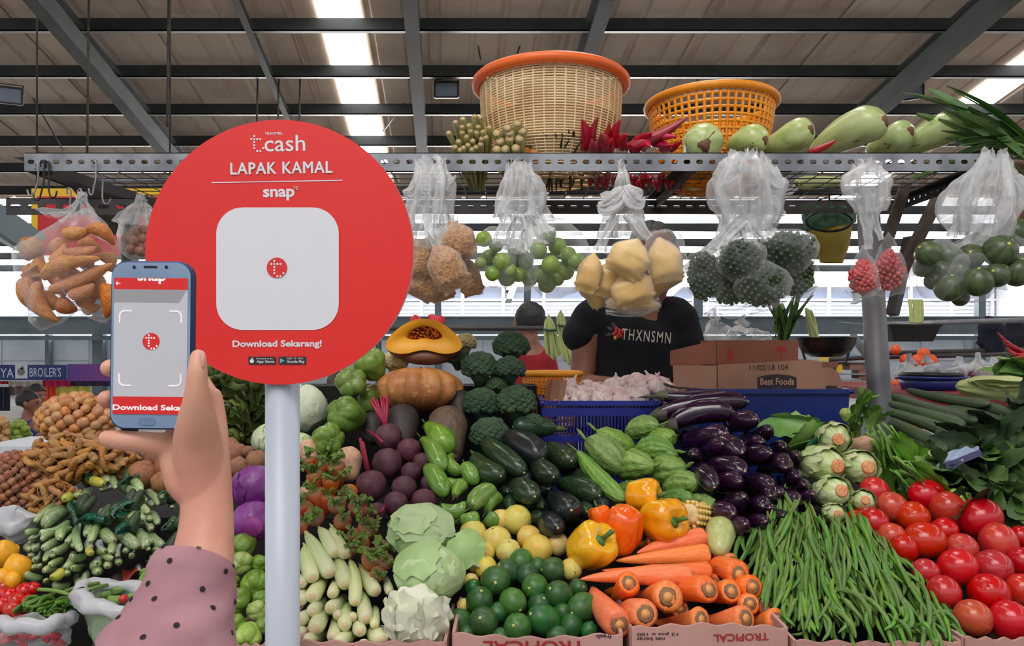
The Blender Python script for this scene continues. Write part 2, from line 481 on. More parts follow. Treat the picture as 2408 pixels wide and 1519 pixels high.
M['cauli'] = mat('cauliflower_curd', C(226, 208, 160), C(206, 184, 132), rough=.7, scale=20, space='obj', bump=.8, bscale=160, detail=5)
M['root_pale'] = mat('pale_root_skin', C(222, 178, 146), C(204, 156, 128), rough=.55, scale=4, bump=.1)
M['potato'] = mat('potato_skin', C(160, 108, 78), C(140, 92, 66), rough=.7, scale=4, bump=.15, rnd=(.01, .08, .12))
M['nut'] = mat('round_nut_skin', C(206, 150, 98), C(182, 122, 76), rough=.5, scale=1.6, rnd=(.01, .1, .15))
M['nut_red'] = mat('reddish_bulb_skin', C(158, 104, 76), C(128, 76, 60), rough=.5, scale=1.6, rnd=(.012, .1, .2))
M['ginger'] = mat('ginger_skin', C(190, 138, 78), C(160, 108, 58), rough=.65, scale=5, bump=.3, bscale=8, rnd=(.012, .1, .15))
M['turmeric'] = mat('fresh_root_skin', C(206, 140, 76), C(184, 110, 58), rough=.5, scale=5, bump=.2, bscale=6, bstretch=(.5, .5, 5), spots=(C(110, 72, 44), 9, .7, .76), rnd=(.012, .1, .1))
M['cucumber'] = mat('cucumber_skin', C(140, 162, 112), C(96, 124, 80), rough=.3, scale=7, mix=(.4, .7), rnd=(.014, .1, .14), bump=.1, bscale=12,
     along=g((0, (52, 82, 50)), (.35, (122, 148, 94)), (.8, (166, 186, 132)), (1, (196, 206, 158))))
M['cucumber_y'] = mat('yellow_cucumber_skin', C(190, 180, 70), C(160, 160, 66), rough=.3, scale=3, coat=.1)
M['artichoke'] = mat('dark_green_bracts', C(62, 72, 40), C(88, 98, 50), rough=.45, scale=3, along=g((0, (46, 54, 36)), (.55, (70, 82, 44)), (.9, (104, 124, 58)), (1, (60, 50, 30))), rnd=(.01, .1, .2))
M['garlic'] = mat('garlic_skin', C(226, 206, 200), C(206, 168, 168), rough=.55, scale=3, streak=True, rnd=(.012, .15, .06))
M['gourd'] = mat('pale_gourd_skin', C(190, 204, 138), C(168, 184, 112), rough=.28, scale=1.6, coat=.2, rnd=(.01, .06, .06), spots=(C(122, 88, 54), 3.2, .72, .75))
M['scab'] = mat('brown_scab', C(130, 92, 66), C(104, 70, 50), rough=.8, scale=5)
M['chili_red'] = mat('red_bud_skin', C(188, 26, 44), C(150, 16, 34), rough=.3, scale=2, rnd=(.01, .08, .2), coat=.15)
M['lemongrass'] = mat('lemongrass_stalk', C(188, 182, 116), rough=.6, scale=5, streak=True, col2=C(160, 156, 88), along=g((0, (128, 120, 78)), (.6, (170, 168, 98)), (1, (206, 196, 140))), rnd=(.012, .1, .12))
M['lg_cut'] = mat('stalk_cut_face', C(214, 190, 142), C(186, 156, 104), rough=.7, scale=5)
M['twig'] = mat('dark_herb_stem', C(70, 68, 44), C(54, 52, 36), rough=.7, scale=4, rnd=(.01, .1, .2))
M['leaf'] = mat('green_leaf', C(62, 96, 42), C(86, 118, 56), rough=.45, scale=9, space='obj', bump=.15, bscale=40, rnd=(.015, .1, .2))
M['leaf_bright'] = mat('bright_green_leaf', C(98, 146, 58), C(120, 162, 76), rough=.45, scale=9, space='obj', bump=.15, bscale=40, rnd=(.012, .1, .15))
M['leaf_dark'] = mat('dark_green_leaf', C(42, 62, 36), C(56, 76, 44), rough=.5, scale=9, space='obj', bump=.15, bscale=40, rnd=(.012, .1, .2))
M['lettuce'] = mat('lettuce_base', C(206, 216, 160), C(184, 204, 132), rough=.45, scale=3, streak=True, along=g((0, (92, 124, 50)), (.35, (150, 178, 92)), (.7, (206, 214, 164)), (1, (222, 224, 190))), bump=.25, bscale=4, bstretch=(1, 1, .2))
M['lettuce_cut'] = mat('lettuce_cut_end', C(232, 168, 118), C(208, 124, 78), rough=.6, scale=3)
M['long_gourd'] = mat('long_gourd_skin', C(74, 92, 60), C(56, 74, 48), rough=.5, scale=5, streak=True, rnd=(.01, .1, .2), bump=.2, bscale=5, bstretch=(1, 1, .2))
M['napa'] = mat('napa_leaf', C(206, 214, 150), C(186, 196, 122), rough=.5, scale=3, streak=True)
M['sesame'] = mat('tan_seed', C(206, 154, 104), C(170, 118, 76), rough=.6, scale=120, mix=(.35, .65), space='obj', bump=.8, bscale=160)
M['cracker'] = mat('yellow_root_pieces', C(236, 200, 128), C(222, 176, 102), rough=.4, scale=10, space='obj', bump=.3, bscale=16)
M['pea'] = mat('pea_aubergine_skin', C(70, 94, 54), C(50, 70, 42), rough=.35, scale=3, space='obj', rnd=(.01, .1, .15))
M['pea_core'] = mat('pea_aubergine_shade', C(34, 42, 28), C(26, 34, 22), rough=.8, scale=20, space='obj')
M['bag_red'] = mat('red_bulb_skin', C(204, 74, 70), C(176, 50, 56), rough=.35, scale=18, space='obj')
M['dark_fruit'] = mat('dark_green_fruit', C(60, 78, 50), C(86, 98, 62), rough=.3, scale=3, streak=True, rnd=(.01, .1, .15))
# ------------------------------------------------------------------ the market hall
RZ, RS, SK = 6.9 + CZ, -0.188, -0.088     # roof height over the camera, fall per metre, sideways skew of the roof lines
def roof(x0, Y, dz=0.0):
 return Vector((x0 + SK * (Y - 10.26), Y, RZ + RS * Y + dz))
def struct(name, me_or_mb, mats=None, parent=None):
 o = me_or_mb.build(name, mats, parent) if isinstance(me_or_mb, MB) else obj(name, me_or_mb, parent)
 if parent is None: o['kind'] = 'structure'
 return o
m = MB(); m.box((-17, -9, -.1), (17, 26, 0))
struct('floor', m, M['floor'])
m = MB()
m.add([tuple(roof(x, Y, .32)) for Y in (-9, 26) for x in (-19, 17)], [(0, 1, 3, 2)], smooth=False)
ceiling = struct('ceiling', m, M['sheet'])
def sheet(x0, x1, Y0, Y1, mt, name, dz, ribs=True):
 mb = MB()
 nx = max(2, int((x1 - x0) / .25)) if ribs else 1
 prof = []
 for i in range(nx + 1):
  x = x0 + (x1 - x0) * i / nx
  prof.append((x, 0.0))
  if ribs and i < nx and i % 2 == 0:
   w = (x1 - x0) / nx
   prof += [(x + w * .3, 0), (x + w * .4, .035), (x + w * .6, .035), (x + w * .7, 0)]
 v = [tuple(roof(x, Y, dz + z)) for Y in (Y0, Y1) for x, z in prof]
 n = len(prof)
 mb.add(v, [(i, i + 1, n + i + 1, n + i) for i in range(n - 1)], smooth=False)
 mb.build(name, mt, ceiling)
strips = [(-14.2, -13.55), (-2.83, -2.2), (8.35, 9.0)]
edges = [-16.5]
x = -16.5
while x < 16:
 nx = x + 1.02
 for a, b in strips:
  if x < a < nx: nx = a
  if a <= x < b: nx = b
  if x < b < nx and x >= a: nx = b
 edges.append(nx); x = nx
k = 0
for a, b in zip(edges[:-1], edges[1:]):
 sk_ = any(abs(a - s[0]) < 1e-6 for s in strips)
 k += 1
 if sk_:
  sheet(a, b, -6.0, 17.5, M['skylight'], 'skylight_sheet', .02, False)
 else:
  sheet(a - .02, b + .03, -8.9, 17.5, M['sheet'], 'roof_sheet', .02 + (k % 2) * .03)
 if -16 < a < 16:
  sheet(a - .01, b + .02, 17.5, 25.3, M['farsheet'], 'translucent_sheet', .02 + (k % 2) * .02, False)
for k in range(13):
 Y = 10.7 + (k - 2) * 1.2
 z = RZ + RS * Y
 m = MB()
 m.box((-16.5, Y - .012, z - .2), (16.5, Y + .012, z))
 m.box((-16.5, Y - .07, z - .215), (16.5, Y + .012, z - .195))
 m.box((-16.5, Y - .07, z - .215), (16.5, Y - .06, z - .17))
 o = struct('trim_%d' % (k + 1), m, M['purlin'])
 o['label'] = 'dark roof purlin running across the hall'
for k, (x0, w, h, z) in enumerate(((-6.33, .20, .40, -.2), (6.43, .22, .40, -.2), (-1.41, .2, .3, -.2), (1.18, .2, .36, -.2), (-3.8, .09, .12, -.2), (-12.4, .2, .4, -.2), (13.2, .2, .4, -.2))):
 m = MB()
 a, b = roof(x0, 4.0, z - h / 2), roof(x0, 25.2, z - h / 2)
 m.bar(a, b, .02, h)
 m.bar(a - Vector((0, 0, h / 2)), b - Vector((0, 0, h / 2)), w, .03)
 m.bar(a + Vector((0, 0, h / 2)), b + Vector((0, 0, h / 2)), w, .03)
 o = struct('trim_%d' % (20 + k), m, M['rafter'])
 o['label'] = 'grey steel rafter sloping down to the far wall'
# bracing rods and hangers under the roof
rods = [((0, 100), (150, 355), 12.6), ((480, 0), (560, 140), 11.2), ((560, 120), (690, 240), 12.4), ((1105, 0), (1130, 140), 10.8), ((1260, 0), (1215, 130), 10.8), ((845, 60), (980, 205), 11.5),
  ((980, 205), (900, 310), 12.9), ((1960, 0), (1790, 130), 11.4), ((2300, 70), (2160, 140), 11.8), ((1640, 0), (1640, 190), 11.4), ((1850, 60), (1800, 170), 11.9), ((2380, 60), (2330, 150), 11.3)]
for k, (a, b, Y) in enumerate(rods):
 m = MB(); m.tube([at(*a, Y), at(*b, Y + .8)], .012, 5)
 struct('trim_%d' % (40 + k), m, M['rail_dark'])
for k, (x, y0, y1, Y) in enumerate(((205, -40, 372, 9.5), (393, -40, 300, 9.8), (602, 170, 400, 12), (652, 160, 400, 12.1), (702, 170, 400, 12.2))):
 m = MB(); m.tube([at(x + 4, y0, Y), at(x, y1, Y)], .016, 6)
 struct('trim_%d' % (60 + k), m, M['wood_dark'])
# far wall: window band, girder, white panels, columns
YW = 25.4
zt, zb = CZ + (CY - 662) / F * YW, CZ + (CY - 748) / F * YW
m = MB(); m.box((-19, YW, 0), (19, YW + .1, zb)); m.box((-19, YW, zt), (19, YW + .1, zt + .5))
struct('wall_back', m, M['panel_white'])
win = MB(); win.box((-19, YW - .08, zb), (19, YW + .02, zb + .08)); win.box((-19, YW - .08, zt - .08), (19, YW + .02, zt))
win.box((-19, YW - .06, (zb + zt) / 2 - .04), (19, YW + .02, (zb + zt) / 2 + .04))
window = struct('window_1', win, M['white_frame'])
for k in range(27):
 x = -18.9 + k * 1.43
 m = MB(); m.box((x - .05, YW - .07, zb), (x + .05, YW + .01, zt)); m.build('mullion', M['white_frame'], window)
 m = MB(); m.box((x + .06, YW + .03, zb + .08), (x + 1.37, YW + .05, (zb + zt) / 2 - .04)); m.build('lower_pane', M['white_frame'], window)
 m = MB(); m.box((x + .06, YW + .03, (zb + zt) / 2 + .04), (x + 1.37, YW + .05, zt - .08)); m.build('upper_pane', M['glass_far'], window)
 for j in range(4):
  z = zb + .16 + j * .14
  m = MB(); m.box((x + .06, YW - .01, z), (x + 1.37, YW + .02, z + .02)); m.build('louvre_slat', M['louvre'], window)
YG = 20.0
zg0, zg1 = CZ + (CY - 786) / F * YG, CZ + (CY - 744) / F * YG
m = MB(); m.box((-16, YG, zg0), (16, YG + .06, zg1)); m.box((-16, YG - .1, zg1 - .04), (16, YG + .2, zg1)); m.box((-16, YG - .12, zg0), (16, YG + .2, zg0 + .05))
m.box((-16, YG - .03, zg0 - .16), (16, YG + .05, zg0 - .04))
struct('beam', m, M['girder'])['label'] = 'long grey steel girder across the hall under the windows'
for k, (px, w) in enumerate(((229, .3), (1030, .18), (1240, .2), (1642, .26), (2310, .2), (110, .1), (1750, .1))):
 p = at(px, 800, YG + .4)
 top = zg0 if w < .15 else zt
 m = MB(); m.box((p.x - w / 2, p.y, 0), (p.x + w / 2, p.y + .2, top))
 struct('column_%d' % (k + 1), m, M['girder'])['label'] = 'grey steel column at the back of the hall'
wl = MB(); wl.box((-16, YG + .7, 0), (16, YG + .8, zg0 - .05))
lower = struct('wall_partition', wl, M['panel_white'])
for k in range(26):
 x = -15.8 + k * 1.25
 for z0, z1 in ((.5, .98), (1.02, zg0 - .1)):
  m = MB(); m.box((x, YG + .66, z0), (x + 1.2, YG + .7, z1)); m.build('wall_panel', M['panel_white'], lower)
for nm, lo, hi in (('wall_left', (-17.1, -9, 0), (-17, 26, 4)), ('wall_right', (17, -9, 0), (17.1, 26, 4)), ('wall_front', (-17, -9.1, 0), (17, -9, 4.5))):
 m = MB(); m.box(lo, hi); struct(nm, m, M['panel_white'])
# flood lights under the roof
def floodlight(px, py, Y, label, tilt):
 t = empty('floodlight', at(px, py, Y), (0, 0, tilt))
 tag(t, label, 'lamp', 'floodlights under the roof')
 m = MB()
 v = [(-.2, 0, -.13), (.2, 0, -.13), (.2, 0, .13), (-.2, 0, .13), (-.12, .16, -.08), (.12, .16, -.08), (.12, .16, .1), (-.12, .16, .1)]
 m.add(v, [(4, 5, 6, 7), (0, 1, 5, 4), (1, 2, 6, 5), (2, 3, 7, 6), (3, 0, 4, 7)], smooth=False)
 for a, b in ((0, 1), (1, 2), (2, 3), (3, 0)): m.bar(v[a], v[b], .03, .03)
 m.build('housing', M['rail_dark'], t)
 m = MB(); m.box((-.19, .005, -.12), (.19, .012, .12)); m.build('lens', LENS, t)
 m = MB(); m.bar((-.2, .08, .05), (-.2, .08, .2), .02, .02); m.bar((.2, .08, .05), (.2, .08, .2), .02, .02); m.bar((-.21, .08, .2), (.21, .08, .2), .02, .02); m.build('bracket', M['rail_dark'], t)
LENS = flat('floodlight_glass', 150, 160, 180, rough=.15)
floodlight(1050, 211, 12.3, 'boxy floodlight with bluish glass under the roof beside the orange rimmed basket', 0)
floodlight(18, 224, 11.8, 'floodlight cut off by the frame under the roof above the root bag', .4)
floodlight(2140, 216, 12.4, 'dark floodlight under the roof beside the steel rafter above the pale gourds', -.5)
# ------------------------------------------------------------------ the stall: counter, sloping display board
st = empty('market_stall', (0.15, 1.6, 0))
tag(st, 'market stall counter with a sloping dark display board under the vegetables', 'counter')
def stbox(name, lo, hi, mt):
 mb = MB(); mb.box(lo, hi)
 o = mb.build(name, mt)
 o.parent = st; o.location = (-.15, -1.6, 0)
 return o
m = MB()
zs = lambda Y: CZ - .991 + .474 * Y
y0, y1 = 1.09, 1.52
v = []
for Y, z in ((y0, zs(y0) - .085), (y1, zs(y1) - .085), (y0, zs(y0) - .125), (y1, zs(y1) - .125)):
 v += [(-1.35, Y, z), (1.45, Y, z)]
m.add(v, [(0, 1, 3, 2), (5, 4, 6, 7), (0, 4, 5, 1), (2, 3, 7, 6), (1, 5, 7, 3), (4, 0, 2, 6)], smooth=False)
o = m.build('display_board', M['deck']); o.parent = st; o.location = (-.15, -1.6, 0)
stbox('table_top', (-1.35, 1.5, CZ - .42), (1.45, 2.32, CZ - .37), M['deck'])
stbox('dark_backing', (at(690, 0, 1.94).x, 1.94, CZ - .37), (at(1262, 0, 1.94).x, 2.08, CZ + (CY - 908) / F * 1.94), M['deck'])  # added dark block behind the pile, turns the bright gaps dark
stbox('front_board', (-1.35, 1.095, .45), (1.45, 1.11, zs(y0) - .09), M['blue_bin'])
for x in (-1.3, 1.38):
 for y in (1.14, 2.25):
  stbox('leg', (x, y - .02, 0), (x + .05, y + .02, CZ - .60 if y < 1.5 else CZ - .42), M['galv'])
# ------------------------------------------------------------------ lettering
def text_mesh(body, width=None, height=None, weight=0.0, shear=0.0, space=1.0, name='lettering', mt=None, depth=.0006):
 cu = bpy.data.curves.new('t', 'FONT')
 cu.body = body; cu.size = 1.0; cu.offset = weight; cu.shear = shear; cu.space_character = space
 cu.align_x = 'CENTER'; cu.align_y = 'CENTER'; cu.resolution_u = 3; cu.extrude = 0.0
 o = bpy.data.objects.new('t', cu)
 COL.objects.link(o)
 dg = bpy.context.evaluated_depsgraph_get()
 me = bpy.data.meshes.new_from_object(o.evaluated_get(dg))
 bpy.data.objects.remove(o)
 n = len(me.vertices)
 V = np.zeros(n * 3); me.vertices.foreach_get('co', V); V = V.reshape(-1, 3)
 lo, hi = V.min(0), V.max(0)
 V -= (lo + hi) / 2
 s = (width / (hi[0] - lo[0])) if width else height / (hi[1] - lo[1])
 V *= s
 if width and height: V[:, 1] *= height / ((hi[1] - lo[1]) * s)
 faces = [tuple(p.vertices) for p in me.polygons]
 bpy.data.meshes.remove(me)
 mb = MB()
 # the lettering lies in local XZ, facing -Y (towards the aisle)
 mb.add(np.stack([V[:, 0], np.full(n, -depth), V[:, 1]], 1), faces, smooth=False)
 me = mb.mesh(name, mt or M['white'])
 return me
def plate(pts, y, mb=None, mi=0, back=None):
 """Flat polygon in local XZ facing -Y at depth y; with back, a slab."""
 mb = mb or MB()
 n = len(pts)
 v = [(x, y, z) for x, z in pts]
 f = [tuple(range(n))]
 if back is not None:
  v += [(x, back, z) for x, z in pts]
  f += [tuple(range(2 * n - 1, n - 1, -1))] + [(i, n + i, n + (i + 1) % n, (i + 1) % n) for i in range(n)]
 return mb.add(v, f, mi, smooth=False)
def rrect(w, h, r, n=8, cx=0, cz=0):
 out = []
 for sx, sz, a0 in ((1, 1, 0), (-1, 1, 90), (-1, -1, 180), (1, -1, 270)):
  for k in range(n + 1):
   a = math.radians(a0 + 90 * k / n)
   out.append((cx + sx * (w / 2 - r) + r * math.cos(a), cz + sz * (h / 2 - r) + r * math.sin(a)))
 return out
def circle(r, n=32, cx=0, cz=0):
 return [(cx + r * math.cos(2 * math.pi * k / n), cz + r * math.sin(2 * math.pi * k / n)) for k in range(n)]
T_DOTS = [(0, 4), (0, 3), (-1, 3), (1, 3), (2, 3), (0, 2), (0, 1), (0, 0), (1, -1), (2, -1), (3, 0)]
def dot_t(mb, u, cx, cz, y, r=.36):
 for x, z in T_DOTS:
  plate(circle(u * r, 10, cx + (x - .8) * u, cz + (z - 1.5) * u), y, mb)
YS = 1.0
pc = at(657, 593, YS)
sign = empty('payment_sign', (pc.x, YS, 0))
tag(sign, 'round red payment sign on a white pole standing before the vegetables', 'sign')
u = lambda p: S(p, YS)
disc_pts = [(u(315.5) * math.cos(a), u(311.5) * math.sin(a)) for a in np.linspace(0, 2 * math.pi, 128, endpoint=False)]
m = MB(); n = 128
v = [(0, 0, 0)] + [(x, 0, z) for x, z in disc_pts] + [(x, .009, z) for x, z in disc_pts] + [(0, .009, 0)]
m.add(v, [(0, 1 + i, 1 + (i + 1) % n) for i in range(n)], 0, smooth=False)
m.add(v, [(2 * n + 1, n + 1 + (i + 1) % n, n + 1 + i) for i in range(n)] + [(1 + i, n + 1 + i, n + 1 + (i + 1) % n, 1 + (i + 1) % n) for i in range(n)], 1, smooth=False)
me = m.mesh('disc', [M['red_print'], M['sign_edge']])
disc = obj('disc', me, sign, (0, 0, pc.z))
m = MB(); plate(rrect(u(288), u(288), u(62), 10), -.0008, m)
panel = m.build('white_panel', M['white'], disc, (u(653 - 657), 0, u(593 - 632)))
panel['label'] = 'blank white rounded square'
m = MB(); plate(circle(u(24), 32), -.0016, m, 0); lg = m.build('round_logo', M['logo_red'], disc, (u(652 - 657), 0, u(593 - 630)))
m = MB(); dot_t(m, u(7.2), u(652 - 657), u(593 - 632), -.0022); m.build('logo_dots', M['white'], disc)
def put_text(body, px, py, w, h=None, wt=0.0, rot=-1.0, mt=None, par=None, ox=657, oy=593, Y=YS, y=0, **k):
 me = text_mesh(body, S(w, Y), S(h, Y) if h else None, wt, mt=mt, **k)
 o = obj('lettering', me, par, (S(px - ox, Y), y, S(oy - py, Y)))
 o.rotation_euler = (0, math.radians(rot), 0)
 return o
put_text('cash', 670, 337, 96, 38, .006, par=disc)
m = MB(); dot_t(m, u(7.0), u(604 - 657), u(593 - 338), -.0008); m.build('logo_dots', M['white'], disc)
put_text('TELKOMSEL', 644, 314, 42, 6, .02, par=disc)
lk = put_text('LAPAK KAMAL', 662, 395, 238, 27, .0, par=disc, space=1.1)
mb = MB(); V0 = np.array([v_.co[:] for v_ in lk.data.vertices]); f0 = [tuple(q.vertices) for q in lk.data.polygons]
for k, (dx, dz) in enumerate(((-1.1, 0), (1.1, 0), (0, .8), (0, -.8))): mb.add(V0 + np.array((u(dx), -.00025 * k, u(dz))), f0, smooth=False)
lk.data = mb.mesh('lettering', M['white'])     # heavier strokes
m = MB(); plate([(-u(154), -.0006), (u(154), -.0006), (u(154), .0006), (-u(154), .0006)], -.0008, m)
o = m.build('printed_rule', M['white'], disc, (u(652 - 657), 0, u(593 - 427))); o.rotation_euler = (0, math.radians(-1.0), 0)
put_text('snap', 656, 458, 74, 28, .03, par=disc)
m = MB()
for a, l in ((.2, 6), (.9, 8), (1.6, 6)):
 c, s_ = math.cos(a), math.sin(a)
 m.bar((u(4) * c, -.0008, u(4) * s_), (u(4 + l) * c, -.0008, u(4 + l) * s_), .001, .0008)
m.build('spark_strokes', M['white'], disc, (u(694 - 657), 0, u(593 - 447)))
put_text('Download Sekarang!', 652, 810, 210, 20, .03, par=disc, rot=-.3)
for bx, body, w in ((617, 'App Store', 42), (688, 'Google Play', 42)):
 m = MB(); plate(rrect(u(65), u(19), u(3), 4), -.0008, m); bd = m.build('store_badge', M['ink_dark'], disc, (u(bx - 657), 0, u(593 - 848)))
 put_text(body, 8, 3, w, 8, .02, par=bd, ox=0, oy=0, y=-.001, rot=0)
 put_text('Download on the' if bx < 650 else 'GET IT ON', 6, -5, w * .9, 4, .0, par=bd, ox=0, oy=0, y=-.001, rot=0)
 m = MB()
 if bx < 650:
  plate(circle(u(5), 14, u(-24), u(-1)), -.0012, m); plate(circle(u(1.6), 8, u(-23), u(6)), -.0012, m)
  m.build('badge_mark', M['white'], bd)
 else:
  plate([(u(-29), u(6)), (u(-29), u(-6)), (u(-18), 0)], -.0012, m)
  m.build('badge_mark', flat('teal_mark', 80, 190, 190), bd)
pole_x = at(664.5, 1200, YS + .03).x - pc.x
m = MB(); m.tube([(pole_x, .03, 0), (pole_x, .03, pc.z - u(300))], u(40.5), 28)
m.build('pole', M['pvc'], sign)
m = MB(); m.tube([(pole_x, .03, 0), (pole_x, .03, .02), (pole_x, .03, .03)], [.04, .04, .035], 28); m.build('pole_foot', M['pvc'], sign)
# ------------------------------------------------------------------ phone
YP = .62
pp = at(360, 812, YP)
phone = empty('smartphone', pp)
phone.rotation_euler = (0, math.radians(.6), 0)
tag(phone, 'steel blue smartphone held up in front of the red sign', 'phone')
v = lambda p: S(p, YP)
W, H = v(192), v(394)
m = MB()
ring = rrect(W, H, v(36), 10)
n = len(ring)
lay = [(-.0035, .965), (-.0042 + .0015, 1.0), (.0035, 1.0), (.0052, .94)]
vv, ff = [], []
for y, s_ in lay:
 vv += [(x * (1 - (1 - s_) * 1.6 if True else 1), y, z * (1 - (1 - s_) * .8)) for x, z in ring]
for k in range(len(lay) - 1):
 for i in range(n):
  j = (i + 1) % n
  ff.append((k * n + i, k * n + j, (k + 1) * n + j, (k + 1) * n + i))
ff.append(tuple(range(n - 1, -1, -1))); ff.append(tuple(range(len(vv) - n, len(vv))))
m.add(vv, ff, smooth=False)
m.build('body', flat('phone_frame', 44, 62, 104, rough=.3, metal=.4), phone)
m = MB(); plate(rrect(W - v(8), H - v(8), v(33), 10), -.0042, m)
m.build('front_glass', mat('phone_front', C(142, 166, 194), C(126, 150, 182), rough=.15, scale=12, space='obj', coat=.4), phone)
sw, sh = v(172), v(318)
sz = v(812 - 814)
SC = dict(emit=.34, rough=.3)
m = MB(); m.add([(-sw / 2, -.0046, sz - sh / 2), (sw / 2, -.0046, sz - sh / 2), (sw / 2, -.0046, sz + sh / 2), (-sw / 2, -.0046, sz + sh / 2)], [(0, 1, 2, 3)], smooth=False)
screen = m.build('screen', flat('screen_white', 176, 176, 184, **SC), phone)
def srect(x0, y0, x1, y1, mt, d, name):
 mb = MB()
 plate([(v(x0 - 360), v(812 - y0)), (v(x0 - 360), v(812 - y1)), (v(x1 - 360), v(812 - y1)), (v(x1 - 360), v(812 - y0))], d, mb)
 return mb.build(name, mt, screen)
SRED = flat('screen_red', 196, 40, 40, **SC)
SWHITE = flat('screen_letter', 235, 230, 232, **SC)
SGREY = mat('screen_grey', C(140, 138, 142), space='obj', **SC)
srect(274, 655, 446, 682, SRED, -.0048, 'red_bar')
srect(274, 932, 446, 973, SRED, -.0048, 'red_bar')
m = MB(); plate([(v(274 - 360), v(812 - 682)), (v(274 - 360), v(812 - 712)), (v(426 - 360), v(812 - 712)), (v(443 - 360), v(812 - 682))], -.0048, m)
m.build('grey_gloss', SGREY, screen)  # gloss on the screen, painted as a slanted grey patch
m = MB(); plate(circle(v(20), 28), -.0050, m); m.build('round_logo', SRED, screen, (v(2), 0, v(812 - 803)))
m = MB(); dot_t(m, v(6.2), v(2), v(812 - 804), -.0053); m.build('logo_dots', SWHITE, screen)
m = MB()
for (cx, cy, sx, sy) in ((288, 732, 1, 1), (432, 732, -1, 1), (288, 906, 1, -1), (432, 906, -1, -1)):
 pts = [(cx, cy + sy * 28), (cx, cy + sy * 10), (cx + sx * 3, cy + sy * 3), (cx + sx * 10, cy), (cx + sx * 28, cy)]
 q = [Vector((v(x - 360), -.0049, v(812 - y))) for x, y in pts]
 for a, b in zip(q[:-1], q[1:]): m.bar(a, b, .0011, .0004, up=(0, 1, 0))
m.build('scan_frame', SWHITE, screen)
o = put_text('Download Sekarang!', 378, 959, 208, 17, .03, mt=SWHITE, par=screen, ox=360, oy=812, Y=YP, y=-.0044, rot=0)
bm = bmesh.new(); bm.from_mesh(o.data)
bmesh.ops.bisect_plane(bm, geom=bm.verts[:] + bm.edges[:] + bm.faces[:], plane_co=(v(446 - 378), 0, 0), plane_no=(1, 0, 0), clear_outer=True)
bm.to_mesh(o.data); bm.free()
o = put_text('snap', 362, 657, 66, 24, .03, mt=SWHITE, par=screen, ox=360, oy=812, Y=YP, y=-.0044, rot=0)
bm = bmesh.new(); bm.from_mesh(o.data)
bmesh.ops.bisect_plane(bm, geom=bm.verts[:] + bm.edges[:] + bm.faces[:], plane_co=(0, 0, v(1)), plane_no=(0, 0, 1), clear_outer=True)
bm.to_mesh(o.data); bm.free()
m = MB()
for a, b in (((279, 668), (289, 668)), ((279, 668), (283, 664)), ((279, 668), (283, 672))):
 m.bar((v(a[0] - 360), -.0049, v(812 - a[1])), (v(b[0] - 360), -.0049, v(812 - b[1])), .0007, .0004, up=(0, 1, 0))
m.build('back_arrow', SWHITE, screen)
m = MB(); plate(rrect(v(32), v(5), v(2), 3, v(358 - 360), v(812 - 629)), -.0046, m); m.build('speaker_slot', M['black'], phone)
m = MB(); plate(circle(v(4), 12, v(320 - 360), v(812 - 630)), -.0046, m); plate(circle(v(4), 12, v(395 - 360), v(812 - 629)), -.0046, m); m.build('sensor', M['black'], phone)
m = MB(); plate(rrect(v(40), v(17), v(7), 5, v(352 - 360), v(812 - 990)), -.0047, m); m.build('home_button', flat('button_blue', 112, 138, 176, rough=.12, coat=.5), phone)
# ------------------------------------------------------------------ people: one continuous skin per figure
def body_mesh(name, chains, voxel, mt, smooth=3, seg=14):
 mb = MB()
 for ch in chains:
  pts = smooth_path(ch['p'], ch.get('n', 14))
  r = pts[:, 3]
  # rounded ends
  P0, P1 = pts[0, :3], pts[-1, :3]
  d0 = P0 - pts[1, :3]; d0 /= np.linalg.norm(d0)
  d1 = P1 - pts[-2, :3]; d1 /= np.linalg.norm(d1)
  pre = [(*(P0 + d0 * r[0] * math.sin(a)), r[0] * math.cos(a)) for a in (1.45, 1.1, .7, .35)]
  post = [(*(P1 + d1 * r[-1] * math.sin(a)), r[-1] * math.cos(a)) for a in (.35, .7, 1.1, 1.45)]
  al = np.vstack([pre, pts[:, :4], post])
  V, f, a, t = tube(al[:, :3], al[:, 3], seg, up=ch.get('up'), flat=ch.get('flat', 1.0))
  mb.add(V, f)
 me = mb.mesh(name, mt)
 o = bpy.data.objects.new('tmp', me)
 COL.objects.link(o)
 md = o.modifiers.new('r', 'REMESH'); md.mode = 'VOXEL'; md.voxel_size = voxel; md.use_smooth_shade = True
 if smooth:
  ms = o.modifiers.new('s', 'SMOOTH'); ms.iterations = smooth; ms.factor = .5
 out = bpy.data.meshes.new_from_object(o.evaluated_get(bpy.context.evaluated_depsgraph_get()))
 bpy.data.objects.remove(o)
 out.name = name
 out.polygons.foreach_set('use_smooth', [True] * len(out.polygons))
 if not out.materials: out.materials.append(mt)
 return out
def cp(*pts):
 """Control points given as (px, py, depth, radius in px)."""
 return [(*at(x, y, Y), S(r, Y)) for x, y, Y, r in pts]
